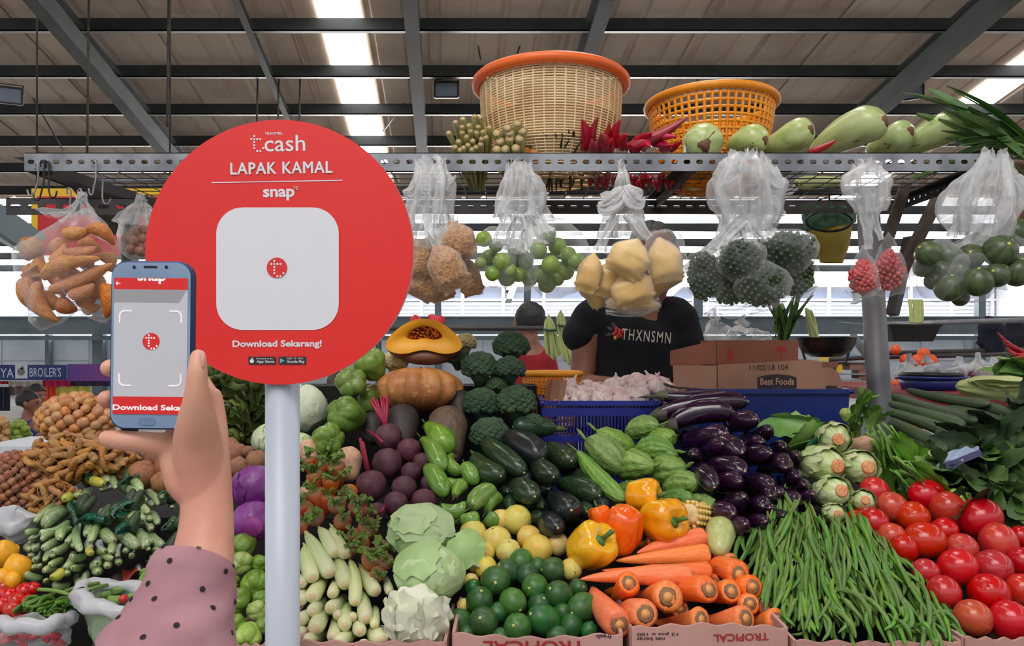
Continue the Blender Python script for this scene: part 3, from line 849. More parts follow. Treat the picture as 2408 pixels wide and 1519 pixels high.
hand = [
 dict(p=cp((466, 838, .608, 19), (465, 868, .604, 23), (463, 905, .604, 26), (464, 945, .608, 34), (464, 990, .618, 46), (464, 1040, .630, 54), (470, 1110, .636, 54), (478, 1190, .636, 48)), n=20),   # thumb and ball of the thumb
 dict(p=cp((440, 1020, .650, 42), (446, 1080, .646, 54), (460, 1140, .640, 56)), n=8),
 dict(p=cp((480, 1040, .646, 46), (484, 1100, .644, 56), (486, 1160, .638, 58), (486, 1230, .630, 62), (478, 1300, .618, 70), (464, 1380, .602, 82), (448, 1470, .582, 92), (428, 1580, .56, 98)), n=24, flat=.9, up=(1, 0, 0)),   # wrist and forearm
 dict(p=cp((502, 930, .655, 20), (506, 985, .655, 26), (504, 1050, .650, 34), (506, 1120, .646, 36)), n=8),          # edge of the palm below the first finger
 dict(p=cp((440, 960, .664, 46), (450, 1020, .660, 56), (466, 1090, .650, 56)), n=8),           # palm behind the phone
 dict(p=cp((408, 1042, .644, 32), (416, 1085, .642, 38), (436, 1130, .640, 46)), n=8),           # heel of the hand
 dict(p=cp((500, 950, .660, 27), (455, 880, .672, 25), (400, 800, .672, 23), (372, 745, .664, 20)), n=14),       # first finger, behind the phone
 dict(p=cp((470, 960, .668, 28), (400, 900, .676, 26), (320, 872, .668, 24), (268, 866, .640, 23), (257, 866, .630, 21)), n=14),
 dict(p=cp((440, 990, .668, 28), (370, 960, .676, 26), (300, 944, .666, 24), (260, 939, .638, 23), (250, 938, .628, 21)), n=14),
 dict(p=cp((424, 1062, .650, 32), (395, 1048, .640, 29), (340, 1040, .630, 26), (290, 1036, .624, 24), (252, 1031, .624, 21)), n=14),
]
arm = obj('person', body_mesh('person', hand, .0021, M['skin'], 10, 18))
tag(arm, 'person in pink dotted sleeve holding up the phone, only hand and forearm seen', 'person')
# sleeve
ctrl = [(*at(458, 1322, .598), S(92, .6)), (*at(452, 1340, .594), S(97, .6)), (*at(440, 1400, .585), S(110, .585)), (*at(424, 1455, .575), S(128, .575)), (*at(402, 1520, .562), S(152, .562)), (*at(380, 1590, .55), S(172, .55))]
pts = smooth_path(ctrl, 26)
def folds(A, T):
 return 1 + .035 * np.sin(3 * T + 9 * A) * A + .03 * np.sin(5 * T - 14 * A) * np.clip(A * 3, 0, 1) + .03 * np.exp(-((A - .07) / .03) ** 2)
V, f, al, tv = tube(pts[:, :3], pts[:, 3], 48, fn=folds, cap=False, up=(1, 0, 0), flat=.92)
V2, f2, al2, tv2 = tube(pts[:, :3], pts[:, 3] * .95, 48, fn=folds, cap=False, up=(1, 0, 0), flat=.92)
m = MB(); m.add(V, f, 0, al, tv); m.add(V2, [q[::-1] for q in f2], 0, al2, tv2)
m.add(np.vstack([V[:48], V2[:48]]), [((j + 1) % 48, j, 48 + j, 48 + (j + 1) % 48) for j in range(48)], 0)
sm = mat('dusty_pink_cloth', C(176, 132, 140), C(164, 118, 128), rough=.85, scale=16, space='obj', bump=.25, bscale=12)
slv = m.build('sleeve', sm, arm)
m = MB(); G_ = V[:26 * 48].reshape(26, 48, 3); rs_ = random.Random(4)
for i in range(2, 25, 4):
 for j in range((i // 4) % 2 * 4, 48, 8):
  i_, j_ = min(24, max(1, i + rs_.randint(-1, 1))), (j + rs_.randint(-1, 1)) % 48
  p = Vector(G_[i_, j_]); e1 = (Vector(G_[i_, (j_ + 1) % 48]) - Vector(G_[i_, j_ - 1])).normalized(); e2 = (Vector(G_[i_ + 1, j_]) - Vector(G_[i_ - 1, j_])).normalized()
  nn = e1.cross(e2).normalized()
  if nn.dot(p - Vector(pts[i_, :3])) < 0: nn = -nn
  m.add([p + nn * .0011] + [p + nn * .0007 + (e1 * math.cos(q) + e2 * math.sin(q)) * .0023 for q in np.linspace(0, 6.283, 10, endpoint=False)], [(0, 1 + k, 1 + (k + 1) % 10) for k in range(10)])
m.build('printed_dots', flat('dark_dots', 38, 26, 38, rough=.9), slv)
m = MB()
c = at(476, 846, .5995)
V, f, al, tv = tube([c + Vector((0, 0, .0075)), c + Vector((0, 0, .005)), c, c - Vector((0, 0, .005)), c - Vector((0, 0, .0075))], [.0008, .003, .0036, .0032, .0008], 12, up=(1, -.9, 0), flat=.35)
m.add(V, f); m.build('thumb_nail', M['nail'], arm)
# ------------------------------------------------------------------ the seller in the black shirt
def head_chains(c, s=1.0, fwd=(0, -1, 0)):
 """Skull, jaw, nose and ears around the head centre c, facing fwd."""
 c, fw = Vector(c), Vector(fwd).normalized()
 sd = fw.cross(Vector((0, 0, 1))).normalized()
 q = lambda a, b_, z: c + fw * (a * s) + sd * (b_ * s) + Vector((0, 0, z * s))
 L = lambda pt, r: (*pt, r * s)
 ch = [dict(p=[L(q(-.02, 0, .035), .078), L(q(.0, 0, .03), .082), L(q(.02, 0, .02), .074)], n=5),
   dict(p=[L(q(.03, 0, -.02), .062), L(q(.042, 0, -.06), .052), L(q(.05, 0, -.09), .034)], n=5),
   dict(p=[L(q(.09, 0, .015), .010), L(q(.108, 0, -.012), .013), L(q(.112, 0, -.022), .016)], n=5),
   dict(p=[L(q(.086, -.03, -.058), .008), L(q(.096, 0, -.056), .011), L(q(.086, .03, -.058), .008)], n=5),
   dict(p=[L(q(.078, -.045, .034), .012), L(q(.092, 0, .03), .014), L(q(.078, .045, .034), .012)], n=5)]
 for k in (-1, 1):
  ch.append(dict(p=[L(q(-.005, .08 * k, .025), .016), L(q(0, .086 * k, 0), .016), L(q(.008, .08 * k, -.025), .012)], n=6))
 return ch, q
def face_parts(q, s, par):
 m = MB()
 for k in (-1, 1):
  c = q(.083, .032 * k, .014)
  V, f, al, tv = tube([c + Vector((-.012 * s, 0, 0)), c + Vector((-.006 * s, 0, 0)), c, c + Vector((.006 * s, 0, 0)), c + Vector((.012 * s, 0, 0))], [.001 * s, .007 * s, .009 * s, .007 * s, .001 * s], 10)
  m.add(V, f)
 m.build('eyes', M['black'], par)
def hair_cap(q, s, par, low=.03):
 m = MB()
 rows = []
 V = []
 nA, nB = 14, 28
 for i in range(nA + 1):
  ph = math.pi * .5 * (1 - i / nA * 1.32)
  for j in range(nB):
   th = 2 * math.pi * j / nB
   rad = .098 + .006 * noise.noise(Vector((i * .6, j * .5, s)))
   fwdness = math.cos(th)
   z = .035 + rad * math.sin(ph)
   if fwdness > .4: z = max(z, .035 + low * min(1, (fwdness - .4) * 2.2))
   a = rad * math.cos(ph) * fwdness * 1.06 - .01
   V.append(tuple(q(a, rad * .9 * math.cos(ph) * math.sin(th), z)))
 f = [(i * nB + j, i * nB + (j + 1) % nB, (i + 1) * nB + (j + 1) % nB, (i + 1) * nB + j) for i in range(nA) for j in range(nB)]
 m.add(V, f)
 m.build('hair', M['hair'], par)
YM = 2.5
G = lambda px, py, Y, r: (*at(px, py, Y), S(r, Y))
ch, q = head_chains(at(1538, 615, YM - .04), 1.0, (0, -.9, -.45))
body = ch + [
 dict(p=[G(1530, 690, YM, 38), G(1515, 740, YM, 40)], n=5),
 dict(p=[G(1490, 760, YM, 100), G(1488, 860, YM, 96), G(1488, 960, YM, 92), G(1488, 1100, YM, 98)], n=10, flat=.6, up=(1, 0, 0)),
 dict(p=[G(1400, 752, YM, 42), G(1376, 830, YM - .02, 34), G(1368, 905, YM - .06, 26), ], n=10),
 dict(p=[G(1368, 902, YM - .06, 25), G(1420, 908, YM - .24, 24), G(1470, 906, YM - .34, 19)], n=10),
 dict(p=[G(1580, 752, YM, 42), G(1606, 830, YM, 34), G(1612, 920, YM - .04, 26)], n=10),
 dict(p=[G(1612, 918, YM - .04, 25), G(1590, 950, YM - .14, 22), G(1555, 960, YM - .22, 18)], n=8),
 dict(p=[G(1462, 906, YM - .33, 22), G(1490, 906, YM - .37, 20)], n=5, flat=.6),
 dict(p=[G(1440, 1090, YM, 62), G(1444, 1500, YM, 46), G(1444, 1740, YM, 30)], n=8),
 dict(p=[G(1536, 1090, YM, 62), G(1540, 1500, YM, 46), G(1540, 1740, YM, 30)], n=8),
]
for k in range(4):
 body.append(dict(p=[G(1486, 898 + k * 6, YM - .37, 7), G(1510, 898 + k * 7, YM - .395, 6.5), G(1528, 904 + k * 7, YM - .40, 5)], n=6))
 body.append(dict(p=[G(1556, 952 + k * 6, YM - .22, 7), G(1534, 956 + k * 6, YM - .25, 6), G(1520, 962 + k * 6, YM - .255, 5)], n=6))
body.append(dict(p=[G(1474, 894, YM - .35, 8), G(1496, 884, YM - .38, 7), G(1508, 884, YM - .39, 5)], n=6))
body.append(dict(p=[G(1560, 946, YM - .2, 8), G(1544, 938, YM - .23, 7), G(1532, 940, YM - .24, 5)], n=6))
seller = obj('person', body_mesh('person', body, .008, M['skin_dark'], 3))
tag(seller, 'person in black lettered tee bending behind the garlic crate, face hidden by a bag', 'person')
face_parts(q, 1.0, seller)
hair_cap(q, 1.0, seller, -.05)
shirt = [
 dict(p=[G(1512, 738, YM, 62), G(1500, 770, YM, 110), G(1488, 860, YM, 108), G(1488, 960, YM, 104), G(1488, 1060, YM, 110)], n=14, flat=.66, up=(1, 0, 0)),
 dict(p=[G(1450, 752, YM, 52), G(1400, 752, YM, 56), G(1372, 776, YM - .01, 44), G(1362, 788, YM - .02, 42)], n=10),
 dict(p=[G(1540, 752, YM, 52), G(1586, 752, YM, 56), G(1606, 780, YM, 44), G(1614, 800, YM - .01, 42)], n=10),
]
sh = obj('shirt', body_mesh('shirt', shirt, .01, M['tee'], 4), seller)
trous = [dict(p=[G(1488, 1050, YM, 100), G(1488, 1120, YM, 98)], n=4, flat=.62, up=(1, 0, 0)),
   dict(p=[G(1440, 1100, YM, 68), G(1444, 1500, YM, 54), G(1444, 1690, YM, 46)], n=8), dict(p=[G(1536, 1100, YM, 68), G(1540, 1500, YM, 54), G(1540, 1690, YM, 46)], n=8)]
obj('trousers', body_mesh('trousers', trous, .012, flat('dark_cloth', 36, 38, 48, rough=.9), 2), seller)
me = text_mesh('THXNSMN', S(112, YM - .12), S(26, YM - .12), .006, shear=.0, space=1.25, mt=flat('cream_print', 214, 204, 192))
V = np.zeros(len(me.vertices) * 3); me.vertices.foreach_get('co', V); V = V.reshape(-1, 3)
me.vertices.foreach_set('co', V.ravel())
o = obj('lettering', me, sh, at(1520, 790, YM - .185)); o.rotation_euler = (0, math.radians(5), 0)
m = MB()
for k in range(9):
 a = k * 2.4
 r = .004 + .0011 * k
 c = Vector((r * math.cos(a) * 1.4, -.002 + .0002 * k, r * math.sin(a) * 1.4))
 V, f, al, tv = tube([c + Vector((0, -.003, 0)), c, c + Vector((0, .003, 0))], [.003, .008, .003], 8, flat=.7)
 m.add(V, f, 0 if k != 7 else 1)
for a in (2.6, 3.3, 2.0):
 c = Vector((.026 * math.cos(a), .001, .026 * math.sin(a)))
 V, f, al, tv = tube([c * .6, c, c * 1.5], [.002, .006, .001], 6, flat=.4); m.add(V, f, 2)
m.build('rose_print', [flat('rose_red', 206, 62, 48), flat('rose_yellow', 226, 170, 60), flat('rose_leaf', 70, 72, 70)], sh, at(1452, 784, YM - .18))
# the person in red seen from behind
YR = 4.0
ch, q = head_chains(at(1246, 765, YR), .98, (-.35, 1, 0))
body = ch + [dict(p=[G(1247, 795, YR, 20), G(1247, 830, YR, 22)], n=4),
    dict(p=[G(1250, 850, YR, 46), G(1252, 930, YR, 48), G(1252, 1050, YR, 48)], n=8, flat=.62, up=(1, 0, 0)),
    dict(p=[G(1218, 845, YR, 22), G(1206, 920, YR, 17), G(1210, 980, YR + .1, 13)], n=8), dict(p=[G(1286, 845, YR, 22), G(1300, 920, YR, 17), G(1290, 980, YR + .1, 13)], n=8),
    dict(p=[G(1236, 1040, YR, 28), G(1236, 1380, YR, 18)], n=6), dict(p=[G(1268, 1040, YR, 28), G(1268, 1380, YR, 18)], n=6)]
pr = obj('person', body_mesh('person', body, .011, M['skin_dark'], 2))
tag(pr, 'person in red shirt with short black hair, seen from behind beyond the broccoli', 'person')
hair_cap(q, 1.0, pr)
obj('shirt', body_mesh('shirt', [dict(p=[G(1248, 826, YR, 26), G(1250, 850, YR, 52), G(1252, 930, YR, 54), G(1252, 1050, YR, 54)], n=10, flat=.66, up=(1, 0, 0)),
         dict(p=[G(1224, 846, YR, 28), G(1208, 900, YR, 24)], n=6), dict(p=[G(1280, 846, YR, 28), G(1298, 900, YR, 24)], n=6)], .012, M['red_tee'], 3), pr)
# two people far behind on the left
for (hx, hy, Y, fw, tee, lab) in ((68, 950, 7.0, (.9, .2, 0), 'blue_tee', 'person in blue tee with dark hair bending over fruit at the far stall'),
         (86, 932, 7.6, (.9, -.35, 0), 'blue_tee', 'person with fringe facing the person in the blue tee at the far stall')):
 ch, q = head_chains(at(hx, hy, Y), 1.0, fw)
 body = ch + [dict(p=[G(hx - 2, hy + 22, Y, 12), G(hx - 4, hy + 40, Y, 14)], n=4), dict(p=[G(hx - 2, hy + 60, Y, 30), G(hx - 2, hy + 160, Y, 30), G(hx, hy + 220, Y, 28)], n=8, flat=.8),
     dict(p=[G(hx + 12, hy + 50, Y - .1, 12), G(hx + 26, hy + 85, Y - .15, 9), G(hx + 44, hy + 88, Y - .2, 7)], n=8)]
 pb = obj('person', body_mesh('person', body, .014, M['skin_dark'], 2))
 tag(pb, lab, 'person')
 hair_cap(q, 1.0, pb)
 face_parts(q, 1.0, pb)
 obj('shirt', body_mesh('shirt', [dict(p=[G(hx - 4, hy + 38, Y, 16), G(hx - 4, hy + 62, Y, 34), G(hx - 2, hy + 160, Y, 34)], n=8, flat=.85), dict(p=[G(hx + 8, hy + 52, Y - .08, 16), G(hx + 18, hy + 72, Y - .12, 14)], n=5)], .016, M[tee], 3), pb)
# ------------------------------------------------------------------ kinds of vegetables
def star_mesh(name, mt, n=5, r=.5, z=.5, seed=0, stem=.12):
 """A calyx: pointed sepals lying on the end of a unit body, with a short stalk."""
 rnd = random.Random(seed)
 mb = MB()
 for k in range(n):
  a = 2 * math.pi * k / n + rnd.uniform(-.2, .2)
  c, s_ = math.cos(a), math.sin(a)
  w = r * .34
  pts = [(0, 0, z + .03), (c * r * .5 - s_ * w, s_ * r * .5 + c * w, z + .005), (c * r, s_ * r, z - .05), (c * r * .5 + s_ * w, s_ * r * .5 - c * w, z + .005), (c * r * .5, s_ * r * .5, z + .03)]
  mb.add(pts, [(0, 4, 1), (4, 2, 1), (0, 3, 4), (4, 3, 2)])
 if stem: mb.tube([(0, 0, z), (.05, 0, z + stem * .5), (.12, 0, z + stem)], [.09, .075, .08], 7)
 return mb.mesh(name, mt)
ell = prof_ell
tomato_b = [unit('tomato', ell, M['tomato'], 14, 22, fn=lambda A, T, k=k: 1 + .02 * np.cos(5 * T + k) * A, lump=.03, seed=k) for k in range(3)]
tomato_o = [unit('tomato', ell, M['tomato_or'], 14, 22, lump=.03, seed=k + 5) for k in range(2)]
K_tom = Kind('tomato', tomato_b)
K_tom_o = Kind('tomato', tomato_o)
scar = MB(); scar.tube([(0, 0, .485), (0, 0, .505), (0, 0, .512)], [.13, .1, .03], 9); scar = scar.mesh('stem_scar', M['stem_scar'])
lime_prof = lambda t: np.clip(1 - np.abs(2 * t - 1) ** 2.1, 0, 1) ** .5
K_lime = Kind('lime', [unit('lime', lime_prof, M['lime'], 14, 20, lump=.04, seed=k) for k in range(3)], [('stem_scar', scar)])
K_lime_d = Kind('lime', [unit('lime', lime_prof, M['lime_dark'], 14, 20, lump=.04, seed=k + 3) for k in range(3)], [('stem_scar', scar)])
K_blime = Kind('lime', [unit('lime', lime_prof, M['bag_lime'], 12, 18, lump=.05, seed=k) for k in range(2)], [('stem_scar', scar)])
dot = MB(); dot.tube([(0, 0, .49), (0, 0, .505), (0, 0, .51)], [.08, .06, .01], 7); dot = dot.mesh('stem_scar', flat('brown_stem_scar', 110, 84, 50))
K_lemon = Kind('yellow_fruit', [unit('yellow_fruit', ell, M['lemon'], 14, 20, lump=.06, seed=k) for k in range(3)], [('stem_scar', dot)], 'fruit')
K_lem2 = Kind('lemon', [unit('lemon', prof_pts([0, .03, .12, .3, .5, .7, .88, .97, 1], [0, .16, .5, .88, 1, .88, .5, .18, 0]), M['lemon_deep'], 16, 18, lump=.04, seed=k) for k in range(2)])
bp_prof = prof_pts([0, .04, .12, .3, .6, .82, .94, .985, 1], [.0, .5, .78, .9, 1, .97, .74, .4, .05])
def bp_fn(A, T):
 return 1 - .13 * (.5 - .5 * np.cos(4 * T)) ** 3 * (.4 + A)
def bell(name, mt):
 me = unit(name, bp_prof, mt, 20, 36, fn=bp_fn, lump=.05, seed=2)
 for v_ in me.vertices:     # the stalk end sinks in
  if v_.co.z > .42:
   rr = math.hypot(v_.co.x, v_.co.y)
   v_.co.z -= .16 * max(0, 1 - rr / .55)
 return me
stk = MB(); stk.tube([(0, 0, .30), (0, 0, .37), (.02, 0, .41)], [.42, .34, .13], 10); stk.tube([(.02, 0, .38), (.06, 0, .52), (.2, 0, .66)], [.13, .1, .11], 8)
stk = stk.mesh('stalk', M['pep_stem'])
K_bpy = Kind('bell_pepper', [bell('bell_pepper', M['pepper_y'])], [('stalk', stk)], 'pepper')
K_bpg = Kind('bell_pepper', [bell('bell_pepper', M['pepper_y2'])], [('stalk', stk)], 'pepper')
K_bpo = Kind('bell_pepper', [bell('bell_pepper', M['pepper_o'])], [('stalk', stk)], 'pepper')
car_prof = prof_pts([0, .015, .1, .35, .7, .92, .975, .99, 1], [0, .1, .3, .62, .9, 1, .93, .7, .35])
ct = np.array([0, .02, .06, .15, .27, .4, .53, .66, .78, .88, .94, .97, .985, .992, 1])
cut = MB(); cut.tube([(0, 0, .49), (0, 0, .503)], [.62, .5], 14); cut = cut.mesh('cut_end', M['carrot_butt'])
ringm = MB(); ringm.tube([(0, 0, .495), (0, 0, .509)], [.34, .3], 12); ringm = ringm.mesh('core_ring', flat('carrot_core', 232, 160, 92))
K_car = Kind('carrot', [unit('carrot', car_prof, M['carrot'], 15, 18, bend=b_, lump=.07, seed=k, tt=ct, fn=lambda A, T, k=k: 1 + .012 * np.sin(60 * A + k)) for k, b_ in enumerate((.2, -.3, .5))], [('cut_end', cut), ('core_ring', ringm)])
def tuft(name, n, L, seed, mt, w=.28):
 rnd = random.Random(seed)
 mb = MB()
 mb.tube([(0, 0, .47), (0, 0, .53)], [.42, .3], 9)
 for k in range(n):
  a, t = rnd.uniform(0, 6.28), rnd.uniform(.25, .8)
  h = L * rnd.uniform(.7, 1.2)
  p1 = Vector((math.cos(a) * t * .9, math.sin(a) * t * .9, .5 + h))
  mb.tube([(math.cos(a) * .12, math.sin(a) * .12, .5), p1 * .55 + Vector((0, 0, .25)), p1], [.11, .085, .1], 5)
  for q in range(3):
   b_ = a + rnd.uniform(-1.3, 1.3)
   p2 = p1 + Vector((math.cos(b_) * w * 1.7, math.sin(b_) * w * 1.7, rnd.uniform(-.02, .16)))
   sd = Vector((-math.sin(b_), math.cos(b_), 0)) * w * .5
   mid = (p1 + p2) / 2 + Vector((0, 0, .04))
   mb.add([p1, mid + sd, p2, mid - sd], [(0, 1, 2, 3)])
 return mb.mesh(name, mt)
stump_prof = prof_pts([0, .02, .2, .6, .85, .95, 1], [0, .1, .4, .8, 1, .9, .45])
K_cart = Kind('carrot', [unit('carrot', stump_prof, M['carrot_dull'], 14, 18, lump=.06, seed=k + 9) for k in range(2)], [('leaf_stub', tuft('leaf_stub', 6, .22, 4, M['leafstub']))])
K_beet = Kind('beetroot', [unit('beetroot', prof_pts([0, .03, .12, .3, .6, .85, .97, 1], [0, .06, .5, .85, 1, .8, .4, .1]), M['beet'], 16, 20, lump=.06, seed=k) for k in range(3)], cat='beetroot')
aub_prof = prof_pts([0, .04, .12, .3, .55, .8, .93, .98, 1], [.02, .42, .66, .88, 1, .98, .74, .4, .05])
aub_cal = MB()
Vv, ff, aa, tt_ = tube([(0, 0, -.53), (0, 0, -.49), (0, 0, -.44), (0, 0, -.36)], [.16, .44, .64, .72], 15, fn=lambda A, T: 1 + .12 * np.cos(5 * T) * A, cap=False)
aub_cal.add(Vv, ff); aub_cal.tube([(0, 0, -.50), (.1, 0, -.56), (.3, .1, -.62)], [.2, .15, .17], 7)
aub_cal = aub_cal.mesh('calyx', M['aub_calyx'])
tipm = MB(); tipm.tube([(0, 0, .485), (0, 0, .502), (0, 0, .508)], [.12, .1, .03], 8); tipm = tipm.mesh('blossom_end', M['tip'])
def bent(base, name, mt, bs, n=16, seg=18, lump=.05, fn=None):
 return [unit(name, base, mt, n, seg, bend=b_, lump=lump, seed=k, fn=fn) for k, b_ in enumerate(bs)]
K_aub = Kind('aubergine', bent(aub_prof, 'aubergine', M['aubergine'], (.3, -.5, .8)), [('calyx', aub_cal), ('blossom_end', tipm)])
zc = prof_pts([0, .03, .1, .25, .55, .8, .93, .98, 1], [.05, .4, .62, .84, 1, .96, .72, .42, .1])
zst = MB(); zst.tube([(0, 0, -.47), (0, 0, -.53), (.05, 0, -.58)], [.3, .24, .26], 7); zst = zst.mesh('stem_end', M['calyx'])
K_zuc = Kind('courgette', bent(zc, 'courgette', M['zucchini'], (.2, -.3, .5)), [('stem_end', zst), ('blossom_end', tipm)])
K_zub = Kind('courgette', bent(zc, 'courgette', M['zuc_black'], (.2, -.3)), [('stem_end', zst), ('blossom_end', tipm)])
ga = prof_pts([0, .03, .1, .3, .6, .82, .94, .985, 1], [.05, .32, .5, .66, .94, 1, .74, .4, .05])
gcal = star_mesh('calyx', M['calyx'], 5, .62, .5, 3, .22)
for v_ in gcal.vertices: v_.co.z = -v_.co.z
gcal.flip_normals()
K_gau = Kind('green_aubergine', bent(ga, 'green_aubergine', M['green_aub'], (.25, -.5, .9)), [('calyx', gcal)], 'aubergine')
K_gau_b = Kind('green_aubergine', bent(zc, 'green_aubergine', M['green_aub'], (.4, -.8)), [('calyx', gcal)], 'aubergine')
def bit_fn(A, T):
 return 1 + .14 * np.abs(np.cos(5 * T + .5 * np.sin(7 * A))) ** .7 * np.sin(np.pi * np.clip(A, .02, .98)) ** .5 + .045 * np.sin(34 * A + 2 * np.sin(3 * T)) * np.sin(5 * T)
bitp = prof_pts([0, .02, .06, .16, .45, .75, .9, .97, 1], [.06, .1, .34, .7, 1, .9, .6, .26, .02])
bst = MB(); bst.tube([(0, 0, -.48), (.05, 0, -.56), (.25, 0, -.70)], [.14, .09, .08], 6); bst = bst.mesh('stem', M['leafstub'])
K_bit = Kind('bitter_gourd', bent(bitp, 'bitter_gourd', M['bitter'], (.2, -.35, .5), 36, 40, .04, bit_fn), [('stem', bst)], 'gourd')
K_bitl = Kind('bitter_gourd', bent(zc, 'bitter_gourd', M['bitter'], (.3,), 36, 40, .03, bit_fn), [('stem', bst)], 'gourd')
cobp = prof_pts([0, .02, .1, .3, .7, .92, .98, 1], [.06, .16, .5, .82, 1, .96, .8, .5])
ctip = MB(); ctip.tube([(0, 0, -.40), (0, 0, -.5), (.1, 0, -.64)], [.42, .22, .02], 8); ctip = ctip.mesh('husk_tip', M['corn_tip'])
ccut = MB(); ccut.tube([(0, 0, .49), (0, 0, .505)], [.55, .42], 10); ccut = ccut.mesh('cut_end', M['corn_cut'])
K_cob = Kind('baby_corn', bent(cobp, 'baby_corn', M['corn_husk'], (.15, -.2, .35), 16, 16, .05, lambda A, T: 1 + .03 * np.cos(3 * T + 4 * A)), [('cut_end', ccut), ('husk_tip', ctip)], 'corn')
K_cobp = Kind('baby_corn', bent(cobp, 'baby_corn', M['corn_husk'], (.15, -.2), 16, 16, .05, lambda A, T: 1 + .03 * np.cos(3 * T + 4 * A)), [('cut_end', ccut)], 'corn')
def chay_fn(A, T):
 return 1 - .16 * np.exp(-((np.mod(T * 5 / (2 * np.pi), 1) - .5) / .13) ** 2) * np.clip((A - .3) * 1.6, 0, 1) + .04 * np.cos(5 * T) * A
chp = prof_pts([0, .04, .15, .4, .65, .85, .95, .985, 1], [.05, .42, .66, .86, 1, .9, .62, .36, .12])
def chay(mt):
 out = []
 for k in range(3):
  me = unit('chayote', chp, mt, 22, 50, fn=chay_fn, lump=.09, seed=k + 2)
  for v_ in me.vertices:
   if v_.co.z > .4:
    v_.co.z -= .09 * max(0, 1 - math.hypot(v_.co.x, v_.co.y) / .45)
  out.append(me)
 return out
K_cha = Kind('chayote', chay(M['chayote']))
K_chp = Kind('chayote', chay(M['chayote_pale']))
cup = prof_pts([0, .03, .1, .3, .7, .9, .97, 1], [.1, .5, .8, 1, 1, .86, .6, .1])
cbl = MB(); cbl.tube([(0, 0, .49), (0, 0, .51)], [.22, .16], 8); cbl = cbl.mesh('blossom_end', M['calyx'])
K_cuc = Kind('cucumber', bent(cup, 'cucumber', M['cucumber'], (.25, -.35, .6, -.9), 12, 12, .05), [('blossom_end', cbl)])
K_cuy = Kind('cucumber', bent(cup, 'cucumber', M['cucumber_y'], (.25, -.4), 12, 12, .05), [('blossom_end', cbl)])
K_pot = Kind('potato', [unit('potato', ell, M['potato'], 12, 16, lump=.16, seed=k) for k in range(3)])
K_nut = Kind('round_nut', [unit('round_nut', ell, M['nut'], 8, 10, lump=.1, seed=k) for k in range(3)], cat='nut')
K_nutr = Kind('reddish_bulb', [unit('reddish_bulb', ell, M['nut_red'], 8, 10, lump=.1, seed=k) for k in range(3)], cat='bulb')
K_gin = Kind('ginger_root', [unit('ginger_root', zc, M['ginger'], 10, 9, bend=b_, lump=.35, lscale=1.6, seed=k) for k, b_ in enumerate((.4, -.6, 1))], cat='ginger')
K_root = Kind('root', [unit('root', prof_pts([0, .03, .12, .3, .6, .85, .96, 1], [.02, .25, .5, .8, 1, .9, .6, .1]), M['turmeric'], 16, 14, bend=b_, lump=.12, seed=k) for k, b_ in enumerate((.5, -.7, 1.0))], cat='root')
gar_fn = lambda A, T: 1 - .09 * np.abs(np.sin(3.5 * T)) ** 6 * 1.0 + 0 * A
gsk = MB(); gsk.tube([(0, 0, .44), (.03, 0, .62), (.1, 0, .78)], [.2, .12, .06], 7); gsk = gsk.mesh('neck', M['garlic'])
K_gar = Kind('garlic_bulb', [unit('garlic_bulb', prof_pts([0, .04, .2, .45, .7, .88, 1], [.2, .7, .98, 1, .75, .38, .16]), M['garlic'], 12, 28, fn=gar_fn, lump=.07, seed=k) for k in range(2)], [('neck', gsk)], 'garlic')
scb = MB()
Vv, ff, aa, tt_ = tube([(0, 0, .32), (0, 0, .42), (0, 0, .475), (0, 0, .508)], [.34, .33, .26, .03], 12, fn=lambda A, T: 1 + .25 * np.cos(3 * T + 1) * (1 - A)); Vv[:, 0] += .32 * (1 - (Vv[:, 2] - .3) / .2)
gprof = prof_pts([0, .02, .08, .25, .6, .82, .93, .98, 1], [.05, .3, .5, .72, .98, 1, .8, .46, .06])
scb.tube([(.1, 0, .46), (.1, 0, .50), (.1, 0, .515)], [.4, .26, .03], 11, fn=lambda A, T: 1 + .2 * np.cos(3 * T))
scb = scb.mesh('brown_scab', M['scab'])
K_gou = Kind('wax_gourd', [unit('wax_gourd', gprof, M['gourd'], 20, 24, bend=b_, lump=.05, seed=k) for k, b_ in enumerate((.15, -.2))], [('brown_scab', scb)], 'gourd')
K_bud = Kind('red_chili', [unit('red_chili', prof_pts([0, .05, .2, .5, .8, .95, 1], [.5, .8, 1, .9, .55, .22, .02]), M['chili_red'], 12, 12, bend=b_, lump=.12, seed=k, fn=lambda A, T: 1 + .06 * np.cos(3 * T)) for k, b_ in enumerate((.4, -.6))], cat='chili')
K_lg = Kind('lemongrass_stalk', [unit('lemongrass_stalk', prof_pts([0, .05, .5, .85, 1], [.35, .4, .6, .9, 1]), M['lemongrass'], 8, 9, bend=b_) for b_ in (.6, -.9)], [('cut_face', (lambda q: (q.tube([(0, 0, .495), (0, 0, .503)], [.86, .8], 9), q.mesh('cut_face', M['lg_cut']))[1])(MB()))], 'lemongrass')
K_twig = Kind('herb_stem', [unit('herb_stem', prof_pts([0, .1, 1], [.6, 1, .5]), M['twig'], 6, 6, bend=b_) for b_ in (1, -1.6)], cat='herb')
K_lgd = Kind('long_gourd', bent(prof_pts([0, .02, .1, .5, .88, .97, 1], [.1, .4, .7, .85, 1, .7, .06]), 'long_gourd', M['long_gourd'], (.3, -.5), 18, 20, .05, lambda A, T: 1 + .045 * np.cos(9 * T)), cat='gourd')
K_dfr = Kind('dark_fruit', [unit('dark_fruit', ell, M['dark_fruit'], 12, 18, lump=.05, seed=k) for k in range(2)], [('stem_scar', scar)], 'fruit')
lett_prof = prof_pts([0, .04, .2, .45, .7, .9, .97, 1], [.5, .8, .95, 1, .92, .66, .46, .3])
